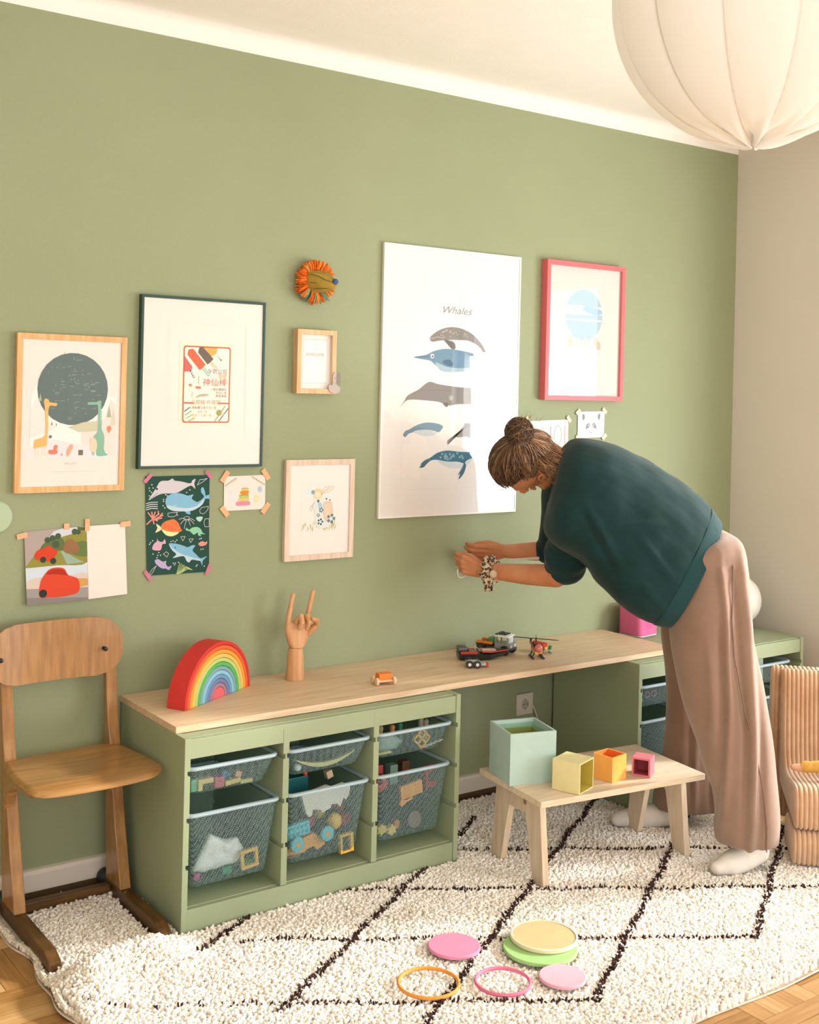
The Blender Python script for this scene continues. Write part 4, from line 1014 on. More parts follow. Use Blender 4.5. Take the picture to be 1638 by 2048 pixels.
for xt, xb, sd in ((-0.372, -0.350, -1), (-0.062, -0.042, 1)):
    # upright: one bent board from runner to backrest, seen from the side in the y,z plane
    prof = [(-0.183, 0.055), (-0.140, 0.235), (-0.112, 0.400), (-0.105, 0.470), (-0.092, 0.520), (-0.0795, 0.620), (-0.073, 0.720), (-0.071, 0.800),
            (-0.052, 0.800), (-0.052, 0.700), (-0.055, 0.600), (-0.058, 0.520), (-0.060, 0.450), (-0.062, 0.400), (-0.066, 0.235), (-0.070, 0.055)]
    s = MB(); w = 0.017
    V = []
    for side in (-w, w):
        for y_, z_ in prof:
            xc = xb + (xt - xb) * (z_ - 0.055) / 0.745; V.append((xc + side, y_, z_))
    n = len(prof); s.add(V, [list(range(n)), [n + i for i in range(n)][::-1]] + [((i + 1) % n, i, n + i, n + (i + 1) % n) for i in range(n)])
    s.build('upright', CHAIRZ, ch, bevel=0.003, seg=2)
    # bracket under the seat
    s = MB(); s.prism([(-0.105, 0.330), (-0.118, 0.330), (-0.150, 0.392), (-0.215, 0.418), (-0.330, 0.427), (-0.345, 0.438), (-0.340, 0.4495), (-0.100, 0.4495)], 'x', xt - 0.014 + 0.004, xt + 0.014 + 0.004); s.build('seat_bracket', CHAIRW, ch, bevel=0.003)
    s = MB()
    xr = xb
    s.prism([(-0.470, 0.0125), (-0.030, 0.0125), (-0.030, 0.040), (-0.055, 0.0545), (-0.430, 0.0545), (-0.470, 0.036)], 'x', xr - 0.017, xr + 0.017); s.build('runner', wood('runner_wood', '#6b4c28', '#4c3519', 'y', rough=0.4), ch, bevel=0.003)
    s = MB(); s.cyl((xt + 0.004 + (-0.03 if sd < 0 else -0.035), -0.116, 0.752), (xt + 0.004 + (-0.03 if sd < 0 else -0.035), -0.100, 0.752), 0.0062, 14); s.ball((xt + 0.004 + (-0.03 if sd < 0 else -0.035), -0.1165, 0.752), (0.0062, 0.0025, 0.0062), 14, 8)
    s.build('screw', STEEL, ch, smooth=True)
    s = MB(); s.ball((xr - 0.004, -0.036, 0.044), (0.026, 0.030, 0.026), 16, 10); s.build('heel_bumper', BLACK, ch, smooth=True, label='black rubber heel bumper')
s = MB(); s.box((-0.332, -0.112, 0.022), (-0.060, -0.086, 0.050)); s.build('cross_bar', wood('runner_wood2', '#6b4c28', '#4c3519', 'x', rough=0.4), ch, bevel=0.003)
s = MB(); s.cyl((-0.052, -0.205, 0.055), (-0.052, -0.205, 0.060), 0.004, 10); s.build('brass_pin', mat('brass', '#a58a4a', rough=0.3, metallic=0.9), ch)

# ------------------------------------------------------------------ pendant lamp
t = thing('pendant_lamp', 'large off-white gathered fabric balloon lamp hanging at the upper right', 'lamp', (0.278, -2.12, 1.985))
LX, LY = 0.278, -2.12
FAB = bpy.data.materials.new('lantern_fabric'); FAB.use_nodes = True
nt = FAB.node_tree; nt.nodes.clear(); N, L = nt.nodes.new, nt.links.new
o1 = N('ShaderNodeOutputMaterial'); d1 = N('ShaderNodeBsdfDiffuse'); d1.inputs[0].default_value = lin('#f2f0ec'); t1 = N('ShaderNodeBsdfTranslucent'); t1.inputs[0].default_value = lin('#f0eee8'); m1 = N('ShaderNodeMixShader'); m1.inputs[0].default_value = 0.5
L(d1.outputs[0], m1.inputs[1]); L(t1.outputs[0], m1.inputs[2]); L(m1.outputs[0], o1.inputs[0])
s = MB(); NG = 12
def lant(u_, v):
    a = 2 * PI * u_; ph = PI * (0.004 + 0.992 * v)
    g = (u_ * NG + 0.15) % 1.0; sc = abs(math.sin(PI * g)) ** 0.6
    rr = math.sin(ph) ** 0.92 * 0.252
    rr *= 1 - 0.045 * (1 - sc)
    end = math.exp(-((ph) / 0.30) ** 2) + math.exp(-((PI - ph) / 0.30) ** 2)
    rr *= 1 + 0.10 * end * math.sin(a * NG * 2)
    z = 2.240 - math.cos(ph) * 0.255 + (0.012 * math.exp(-(ph / 0.25) ** 2) * math.sin(a * 9) if ph < 1 else 0)
    return (LX + rr * math.cos(a), LY + rr * math.sin(a), z)
s.grid(lant, 240, 60, cu=True); s.build('shade', FAB, t, smooth=True, sharp=180)
s = MB()
for i in range(NG):
    a = 2 * PI * (i - 0.15) / NG
    s.tube([(LX + math.sin(ph) ** 0.92 * 0.2395 * math.cos(a), LY + math.sin(ph) ** 0.92 * 0.2395 * math.sin(a), 2.240 - math.cos(ph) * 0.254) for ph in [PI * (0.02 + 0.96 * k / 30) for k in range(31)]], 0.0014, 5)
s.build('wire_ribs', mat('white_wire', '#d9cfc0', rough=0.5), t, smooth=True, kind='stuff')
s = MB(); s.ball((LX, LY, 2.28), 0.045, 16, 10); s.build('bulb', mat('bulb_glass', '#f0ece4', rough=0.2), t, smooth=True)
s = MB(); s.cyl((LX, LY, 2.32), (LX, LY, 2.68), 0.0035, 8); s.build('cord', PAPER, t)
s = MB(); s.lathe([(0.0, 2.650), (0.03, 2.652), (0.05, 2.670), (0.052, 2.6915), (0, 2.6915)], 24, None, TR(LX, LY)); s.build('ceiling_cup', TRIM, t, smooth=True)

# ------------------------------------------------------------------ ribbed armchair (children's) with a doll
ANG = math.atan2(-0.73, 0.68)
MA = TR(1.846, -1.098, 0.034, rz=ANG)
CORD = mat('tan_ribbed_corduroy', '#c9a584', rough=0.9, spec=0.1, color2='#bb9470', vscale=12, sheen=0.5, bump=0.25, bscale=400)
ac = thing('ribbed_armchair', 'small tan wide-ribbed corduroy armchair at the right edge', 'armchair', (2.1, -1.1, 0.034))
AW = 0.46; RIB = 0.0150
def ribbed(prof, x0, x1, sides=True, amp=0.0058):
    """closed y,z profile extruded along x with rounded ribs; ends closed"""
    L_ = len(prof); cy = sum(p[0] for p in prof) / L_; cz = sum(p[1] for p in prof) / L_
    # outward normals
    nr = []
    for i in range(L_):
        a, b = Vector(prof[i - 1]), Vector(prof[(i + 1) % L_]); t_ = (b - a).normalized(); nr.append((t_.y, -t_.x))
    n = int((x1 - x0) / RIB) * 6; V = []
    for k in range(n + 1):
        x = x0 + (x1 - x0) * k / n; g = (k % 6) / 6
        d = amp * (abs(math.sin(PI * g)) ** 0.55 - 0.55)
        en = min(k, n - k) / 6.0
        if en < 1: d -= 0.010 * (1 - en) ** 2
        for (y_, z_), (a, b) in zip(prof, nr): V.append((x, y_ + a * d, z_ + b * d))
    F = [(k * L_ + i, k * L_ + (i + 1) % L_, (k + 1) * L_ + (i + 1) % L_, (k + 1) * L_ + i) for k in range(n) for i in range(L_)]
    F += [list(range(L_))[::-1], [n * L_ + i for i in range(L_)]]
    return V, F
def rounded(P_, n=5): return smooth_outline(P_, n)
# outer back slab, L-shaped cushion, base bolster
def ccw(P_):
    a = sum(P_[i][0] * P_[(i + 1) % len(P_)][1] - P_[(i + 1) % len(P_)][0] * P_[i][1] for i in range(len(P_)))
    return P_ if a > 0 else P_[::-1]
backp = ccw(rounded([(0.462, 0.0), (0.512, 0.0), (0.522, 0.03), (0.512, 0.30), (0.498, 0.500), (0.490, 0.530), (0.474, 0.536), (0.458, 0.525), (0.452, 0.480), (0.455, 0.250), (0.452, 0.03)], 4))
s = MB(); V, F = ribbed(backp, -0.030, AW + 0.030); s.add(V, F, None, MA); s.build('outer_back', CORD, ac, smooth=True, sharp=75)
cush = ccw(rounded([(0.004, 0.120), (0.000, 0.160), (0.004, 0.205), (0.022, 0.232), (0.060, 0.240), (0.180, 0.222), (0.290, 0.212), (0.340, 0.225), (0.368, 0.270), (0.388, 0.380), (0.400, 0.480), (0.408, 0.520), (0.424, 0.536), (0.442, 0.528), (0.449, 0.490), (0.448, 0.300), (0.445, 0.140), (0.420, 0.120), (0.200, 0.118), (0.040, 0.112)], 4))
s = MB(); V, F = ribbed(cush, 0.004, AW - 0.004); s.add(V, F, None, MA); s.build('seat_cushion', CORD, ac, smooth=True, sharp=75)
base = ccw(rounded([(0.008, 0.0), (-0.006, 0.020), (-0.012, 0.050), (-0.006, 0.085), (0.016, 0.103), (0.060, 0.109), (0.170, 0.108), (0.205, 0.090), (0.212, 0.050), (0.200, 0.004), (0.100, 0.0)], 4))
s = MB(); V, F = ribbed(base, -0.002, AW + 0.002); s.add(V, F, None, MA); s.build('base_bolster', CORD, ac, smooth=True, sharp=75)
dl = thing('cloth_doll', 'cloth doll lying on the ribbed armchair, yellow sleeve and pink hand showing', 'doll', (1.98, -1.12, 0.27))
def APt(x, y, z): return MA @ Vector((x, y, z))
s = MB(); capsule(s, APt(0.020, 0.175, 0.262), APt(0.048, 0.170, 0.264), 0.010, 0.014, 14, 4); s.build('hand', mat('doll_skin', '#e6b394', rough=0.85), dl, smooth=True, label='pink cloth hand')
s = MB(); pts = [APt(0.046 + 0.20 * i / 14, 0.170 - 0.03 * i / 14, 0.266 + 0.012 * math.sin(i / 14 * 2.5)) for i in range(15)]
s.tube(pts, [0.015, 0.020, 0.017, 0.019, 0.021, 0.020, 0.022, 0.021, 0.023, 0.022, 0.024, 0.024, 0.025, 0.025, 0.026], 14); s.build('sleeve', mat('doll_yellow', '#dfae55', rough=0.85, var=0.12, vscale=30, bump=0.3, bscale=60), dl, smooth=True)
s = MB(); s.ball(APt(0.30, 0.17, 0.272), (0.06, 0.05, 0.048), 16, 10); s.build('body', mat('doll_yellow', '#dfae55'), dl, smooth=True)
s = MB(); s.ball(APt(0.30, 0.25, 0.290), (0.045, 0.045, 0.045), 16, 10); s.build('head', mat('doll_skin', '#e6b394'), dl, smooth=True)

# ------------------------------------------------------------------ pictures
class Art:
    """flat print laid in paint layers over a sheet; u to the right 0..1, v up 0..1"""
    def __init__(s, x0, z0, x1, z1, y, y2=None, tilt=0.0):
        s.o = (x0, z0); s.w, s.h = x1 - x0, z1 - z0; s.y = y; s.mb = MB(); s.k = 1; s.tilt = tilt; s.n = 0
    def P(s, u_, v, k=None):
        k = s.k if k is None else k
        x, z = s.o[0] + u_ * s.w, s.o[1] + v * s.h + s.tilt * (u_ - 0.5)
        return (x, s.y - 0.00016 * k, z)
    def poly(s, pts, c, k=None):
        s.n += 1; k = (s.k if k is None else k) + s.n * 0.004
        s.mb.add([s.P(u_, v, k) for u_, v in pts], [list(range(len(pts)))], flat(c)); return s
    def rect(s, a, b, c, d, col, k=None): return s.poly([(a, b), (c, b), (c, d), (a, d)], col, k)
    def circ(s, u_, v, r, col, k=None, ry=None, n=26, a0=0, a1=360):
        ry = ry if ry is not None else r * s.w / s.h
        full = a1 - a0 == 360
        pts = [(u_ + r * math.cos(R(a0 + (a1 - a0) * i / n)), v + ry * math.sin(R(a0 + (a1 - a0) * i / n))) for i in range(n if full else n + 1)]
        return s.poly(pts, col, k)
    def smooth(s, pts, col, k=None, n=4): return s.poly([(min(1, max(0, a)), min(1, max(0, b))) for a, b in smooth_outline(pts, n)], col, k)
    def line(s, pts, wd, col, k=None):
        """pts in uv, width in metres"""
        for a, b in zip(pts[:-1], pts[1:]):
            ax, az, bx, bz = a[0] * s.w, a[1] * s.h, b[0] * s.w, b[1] * s.h
            L_ = math.hypot(bx - ax, bz - az) or 1e-6; nx_, nz_ = -(bz - az) / L_ * wd / 2, (bx - ax) / L_ * wd / 2
            q_ = [(ax + nx_, az + nz_), (ax - nx_, az - nz_), (bx - nx_, bz - nz_), (bx + nx_, bz + nz_)]
            s.poly([(p[0] / s.w, p[1] / s.h) for p in q_], col, k)
        return s
    def loop(s, pts, wd, col, k=None): return s.line(list(pts) + [pts[0]], wd, col, k)
    def text(s, body, u_, v, hgt, col, align='CENTER', k=None, sx=1.0, rot=0.0, shear=0.0):
        """height in metres of a capital"""
        cu = bpy.data.curves.new('t', 'FONT'); cu.body = body; cu.align_x = align; cu.align_y = 'CENTER'; cu.size = 1; cu.resolution_u = 2; cu.shear = shear
        ob = bpy.data.objects.new('t', cu); COL.objects.link(ob)
        dg = bpy.context.evaluated_depsgraph_get(); me = bpy.data.meshes.new_from_object(ob.evaluated_get(dg))
        s.n += 1; k = (s.k if k is None else k) + s.n * 0.004; sc = hgt / 0.7; cx, cz = s.o[0] + u_ * s.w, s.o[1] + v * s.h
        ca, sa = math.cos(rot), math.sin(rot)
        V = []
        for p in me.vertices:
            a, b = p.co.x * sc * sx, p.co.y * sc
            V.append((cx + a * ca - b * sa, s.y - 0.00016 * k, cz + a * sa + b * ca))
        s.mb.add(V, [list(f.vertices) for f in me.polygons], flat(col))
        bpy.data.objects.remove(ob); bpy.data.curves.remove(cu); bpy.data.meshes.remove(me)
        return s
    def done(s, parent, name='print', label=None): return s.mb.build(name, None, parent, label=label)

def glass(nm='picture_glass', fac=0.06, rough=0.015):
    m = bpy.data.materials.new(nm); m.use_nodes = True; nt = m.node_tree; nt.nodes.clear(); N, L = nt.nodes.new, nt.links.new
    o = N('ShaderNodeOutputMaterial'); g = N('ShaderNodeBsdfGlossy'); g.inputs['Roughness'].default_value = rough; tr = N('ShaderNodeBsdfTransparent'); mx = N('ShaderNodeMixShader')
    mx.inputs[0].default_value = fac
    L(tr.outputs[0], mx.inputs[1]); L(g.outputs[0], mx.inputs[2]); L(mx.outputs[0], o.inputs[0])
    return m
GLASS = glass()
MATTE = glass('anti_glare_glass', 0.012, 0.3)
def frame(name, label, x0, z0, x1, z1, wd, d, mfront, art=None, mount=PAPER, rec=0.004, pane=None, group='framed pictures on the green wall'):
    t = thing(name, label, 'picture', ((x0 + x1) / 2, -0.001, z0), group)
    s = MB(); yb, yf = -0.0015, -d; pane = pane or MATTE
    O = [(x0, z0), (x1, z0), (x1, z1), (x0, z1)]; I = [(x0 + wd, z0 + wd), (x1 - wd, z0 + wd), (x1 - wd, z1 - wd), (x0 + wd, z1 - wd)]
    V = [(x, yb, z) for x, z in O] + [(x, yf, z) for x, z in O] + [(x, yf, z) for x, z in I] + [(x, yb - 0.003, z) for x, z in I]
    F = []
    for i in range(4):
        j = (i + 1) % 4; F += [(i, j, 4 + j, 4 + i), (4 + i, 4 + j, 8 + j, 8 + i), (8 + i, 8 + j, 12 + j, 12 + i)]
    s.add(V, F); s.build('frame_moulding', mfront, t, bevel=0.0008)
    s = MB(); s.box((x0 + wd * 0.7, yf + rec + 0.0005, z0 + wd * 0.7), (x1 - wd * 0.7, yf + rec + 0.003, z1 - wd * 0.7)); s.build('mount', mount, t)
    if art:
        A = Art(x0 + wd, z0 + wd, x1 - wd, z1 - wd, yf + rec + 0.0004); art(A); A.done(t)
    s = MB(); s.box((x0 + wd, yf + 0.0012, z0 + wd), (x1 - wd, yf + 0.0018, z1 - wd)); s.build('glass', pane, t)
    return t
FR_OAK = wood('light_oak_frame', '#ddb582', '#cb9e66', 'z', rough=0.5)
FR_OAK2 = wood('pale_oak_frame', '#dcbb90', '#c9a473', 'z', rough=0.5)
FR_WHW = wood('whitewashed_wood_frame', '#dfcbb9', '#cfb7a2', 'z', rough=0.6)
FR_DG = mat('dark_green_frame', '#27463b', rough=0.45)
FR_WH = mat('white_frame', '#e9e4de', rough=0.4)
FR_PK = mat('coral_pink_frame', '#dd6b70', rough=0.45)

# --- giraffe and dragon under a dark round night sky
def art_night(A):
    A.rect(0.085, 0.198, 0.955, 0.62, '#ece6e2', 1)
    A.poly([(0.085, 0.62), (0.085, 0.30), (0.40, 0.40), (0.22, 0.70), (0.16, 0.72)], '#ece6e2', 2)
    A.poly([(0.085, 0.53), (0.17, 0.63), (0.26, 0.45), (0.36, 0.40), (0.085, 0.33)], '#e4dcd8', 3)
    A.smooth([(0.085, 0.20), (0.085, 0.26), (0.30, 0.32), (0.60, 0.29), (0.955, 0.34), (0.955, 0.20)], '#dedadc', 3)
    A.poly([(0.955, 0.20), (0.955, 0.56), (0.90, 0.60), (0.84, 0.47), (0.78, 0.44), (0.60, 0.36), (0.60, 0.30)], '#dcd5cf', 3)
    A.circ(0.508, 0.668, 0.360, '#5f6f6e', 4)
    rr = random.Random(4)
    for i in range(70):
        a, q_ = rr.uniform(0, 2 * PI), rr.random() ** 0.5 * 0.31; x_, z_ = 0.508 + q_ * math.cos(a), 0.668 + q_ * math.sin(a) * A.w / A.h
        if i % 2: A.line([(x_ - 0.022, z_), (x_ + 0.022, z_ + 0.001)], 0.0013, '#93a096', 5)
        else: A.circ(x_, z_, 0.005, '#a3ae9f', 5, n=6)
    A.line([(0.41, 0.92), (0.43, 0.70), (0.455, 0.45)], 0.0012, '#4f6763', 5)
    A.poly([(0.46, 0.405), (0.62, 0.44), (0.78, 0.45), (0.78, 0.38), (0.58, 0.37)], '#c3c2a6', 5)
    for x_, z_, h_, w_, c in ((0.18, 0.585, 0.05, 0.03, '#a9ab90'), (0.30, 0.42, 0.03, 0.015, '#6d7e62'), (0.345, 0.415, 0.025, 0.012, '#6d7e62'), (0.885, 0.475, 0.085, 0.05, '#a9ab90'), (0.93, 0.42, 0.12, 0.055, '#cfc9b4')):
        A.poly([(x_ - w_ / 2, z_), (x_ + w_ / 2, z_), (x_, z_ + h_)], c, 5)
    Gf = '#e8b169'
    A.smooth([(0.225, 0.545), (0.215, 0.580), (0.232, 0.600), (0.262, 0.592), (0.275, 0.575), (0.340, 0.570), (0.350, 0.560), (0.330, 0.548), (0.268, 0.545), (0.262, 0.43), (0.258, 0.30), (0.240, 0.275), (0.150, 0.265), (0.130, 0.258), (0.128, 0.310), (0.160, 0.325), (0.215, 0.338), (0.235, 0.36), (0.236, 0.43)], Gf, 7, 3)
    for lx in (0.138, 0.165, 0.205, 0.235): A.rect(lx, 0.208, lx + 0.012, 0.27, '#eddcc0', 6)
    T_ = '#82b39c'
    A.smooth([(0.665, 0.562), (0.665, 0.578), (0.745, 0.580), (0.790, 0.592), (0.800, 0.575), (0.798, 0.48), (0.805, 0.40), (0.835, 0.355), (0.842, 0.300), (0.838, 0.255), (0.860, 0.222), (0.885, 0.215), (0.850, 0.205), (0.765, 0.208), (0.755, 0.260), (0.735, 0.320), (0.730, 0.345), (0.765, 0.375), (0.768, 0.48), (0.765, 0.555), (0.73, 0.562)], T_, 7, 3)
    for i in range(14): A.poly([(0.803, 0.52 - i * 0.0115), (0.803, 0.512 - i * 0.0115), (0.813, 0.516 - i * 0.0115)], '#4d6a60', 6)
    A.smooth([(0.70, 0.33), (0.745, 0.325), (0.765, 0.29), (0.755, 0.24), (0.71, 0.238), (0.695, 0.28)], '#eec9ae', 8)
    A.rect(0.715, 0.21, 0.74, 0.235, '#9fb6ba', 7)
    A.smooth([(0.27, 0.235), (0.285, 0.222), (0.34, 0.220), (0.365, 0.235), (0.355, 0.255), (0.365, 0.275), (0.345, 0.285), (0.325, 0.275), (0.32, 0.252), (0.28, 0.250)], '#e87c62', 7)
    A.smooth([(0.455, 0.210), (0.475, 0.210), (0.500, 0.240), (0.520, 0.275), (0.505, 0.288), (0.485, 0.280), (0.455, 0.245)], '#eba48a', 7)
    A.rect(0.575, 0.212, 0.622, 0.248, '#6b6a5c', 7); A.circ(0.288, 0.340, 0.016, '#6d7d80', 7)
    A.poly([(0.862, 0.395), (0.888, 0.362), (0.914, 0.395), (0.900, 0.415), (0.876, 0.415)], '#ee8460', 8)
    A.poly([(0.395, 0.212), (0.405, 0.230), (0.418, 0.212)], '#d98a84', 7)
    A.text('20.12.2017', 0.50, 0.155, 0.0060, '#b9b2aa', k=2); A.line([(0.42, 0.125), (0.58, 0.125)], 0.0006, '#cfc8c0', 2); A.line([(0.28, 0.10), (0.76, 0.10)], 0.0009, '#cac3bb', 2)
frame('framed_print', 'night sky print with giraffe and green dragon in a light oak frame', -0.343, 1.210, -0.009, 1.677, 0.0175, 0.020, FR_OAK, art_night)

# --- ice lolly poster in a big mount
def art_ice(A):
    A.loop([(0.20, 0.27), (0.85, 0.27), (0.85, 0.86), (0.20, 0.86)], 0.0006, '#d9cfc6', 1)
    x0, z0, x1, z1 = 0.300, 0.243, 0.740, 0.742
    A.rect(x0 - 0.005, z0 - 0.003, x1 + 0.004, z1 + 0.006, '#e7ddc6', 2)
    B_ = Art(A.o[0] + x0 * A.w, A.o[1] + z0 * A.h, A.o[0] + x1 * A.w, A.o[1] + z1 * A.h, A.y); B_.mb = A.mb
    rd = '#c4573f'
    B_.poly([((p[0]), (p[1])) for p in rrect(0.06, 0.03, 0.965, 0.965, 0.04, 4)], rd, 3)
    B_.poly(rrect(0.085, 0.047, 0.94, 0.948, 0.03, 4), '#ece4d6', 4)
    B_.rect(0.085, 0.262, 0.94, 0.280, rd, 5); B_.rect(0.27, 0.25, 0.73, 0.295, '#ece4d6', 6)
    def pop(cu_, cv_, col, stick, ln=0.19, w_=0.075, full=True):
        a = R(-48); asp = B_.w / B_.h
        def T_(p): return (cu_ + (p[0] * math.cos(a) - p[1] * math.sin(a)), cv_ + (p[0] * math.sin(a) + p[1] * math.cos(a)) * asp)
        B_.poly([T_(p) for p in [(-ln, -w_ * 0.6), (-ln + 0.02, -w_), (ln, -w_), (ln, w_), (-ln + 0.02, w_), (-ln, w_ * 0.6), (-ln - 0.03, 0.0)]], col, 6)
        B_.poly([T_(p) for p in [(ln, -0.028), (ln + 0.19, -0.028), (ln + 0.19, 0.028), (ln, 0.028)]], stick, 6)
        for i in range(4): q_ = T_((ln + 0.03 + i * 0.043, 0)); B_.circ(q_[0], q_[1], 0.015, '#f4eee2', 7, n=8)
    pop(0.30, 0.805, '#e4603c', '#8fb59a'); pop(0.475, 0.855, '#67594a', '#d8b488', 0.15)
    B_.poly([(0.43, 0.948), (0.70, 0.948), (0.695, 0.90), (0.655, 0.868), (0.60, 0.842)], '#e5a64e', 6); B_.poly([(0.665, 0.885), (0.69, 0.868), (0.80, 0.802), (0.775, 0.79)], '#8d6a55', 6)
    B_.poly([(0.085, 0.835), (0.23, 0.712), (0.215, 0.655), (0.085, 0.648)], '#c8605c', 6); B_.poly([(0.175, 0.665), (0.205, 0.668), (0.285, 0.585), (0.255, 0.572)], '#55565e', 6)
    for i in range(3):
        B_.circ(0.215 + i * 0.022, 0.642 - i * 0.023, 0.013, '#f4eee2', 7, n=8); B_.circ(0.70 + i * 0.03, 0.865 - i * 0.020, 0.013, '#f4eee2', 7, n=8)
    H = B_.h
    B_.text('牛奶公司', 0.90, 0.655, 0.046 * H, '#5c5a72', 'RIGHT', 6); B_.text('雪條', 0.90, 0.598, 0.044 * H, '#e0904a', 'RIGHT', 6)
    B_.text('神仙棒', 0.905, 0.520, 0.072 * H, '#db5a48', 'RIGHT', 6, sx=1.08)
    B_.text('六種各種模型', 0.90, 0.438, 0.026 * H, '#77736e', 'RIGHT', 6); B_.text('別出心裁', 0.90, 0.398, 0.026 * H, '#77736e', 'RIGHT', 6); B_.text('無窮樂趣', 0.90, 0.358, 0.026 * H, '#77736e', 'RIGHT', 6)
    B_.text('品質精 冇得頂', 0.50, 0.275, 0.044 * H, '#e0803e', k=7)
    B_.text('公價每條', 0.29, 0.212, 0.026 * H, '#77736e', k=6, sx=0.9); B_.text('買五隻手多一隻', 0.53, 0.212, 0.028 * H, '#e0803e', k=6, sx=0.9)
    B_.text('送完一件', 0.44, 0.160, 0.024 * H, '#8a857e', k=6); B_.text('快來一人得一隻', 0.43, 0.118, 0.026 * H, '#e0a050', k=6); B_.line([(0.33, 0.083), (0.54, 0.083)], 0.0004, '#b9b2a8', 6)
    for i, c in enumerate(('#5c5f6a', '#6fae7e', '#a9b07a', '#e0905a')):
        zz = 0.20 - i * 0.042; xx = 0.10 + i * 0.018; B_.line([(xx, zz - 0.035), (xx + 0.10 + i * 0.015, zz + 0.018)], 0.0035, c, 6)
    B_.line([(0.68, 0.05), (0.88, 0.24)], 0.0042, '#a9a468', 6); B_.circ(0.76, 0.155, 0.055, '#9c9858', 7); B_.line([(0.76, 0.05), (0.935, 0.205)], 0.0030, '#4a443c', 6); B_.circ(0.85, 0.135, 0.02, '#c9a84e', 7)
    B_.line([(0.355, 0.60), (0.355, 0.50)], 0.0022, '#8d9a72', 6); B_.rect(0.30, 0.445, 0.40, 0.475, '#cf6a5c', 6)
    for i in range(9): B_.line([(0.29, 0.50 + i * 0.013), (0.33, 0.50 + i * 0.013)], 0.0004, '#a9a08c', 6)
    B_.poly([(0.16, 0.49), (0.20, 0.51), (0.24, 0.485), (0.20, 0.465)], '#b98558', 6); B_.line([(0.17, 0.44), (0.25, 0.47)], 0.0008, '#b98558', 6)
    B_.smooth([(0.30, 0.33), (0.36, 0.37), (0.46, 0.385), (0.56, 0.375), (0.50, 0.355), (0.40, 0.35)], '#b3ac90', 6)
    for i in range(5): B_.line([(0.20 + i * 0.012, 0.34), (0.27 - i * 0.01, 0.41)], 0.0004, '#a9a29a', 6)
    A.line([(0.855, 0.86), (0.862, 0.13)], 0.0008, '#d9c9b4', 2)
frame('framed_poster', 'dark green frame with wide white mount around an ice lolly poster in Chinese characters', 0.034, 1.274, 0.466, 1.813, 0.0085, 0.022, FR_DG, art_ice)

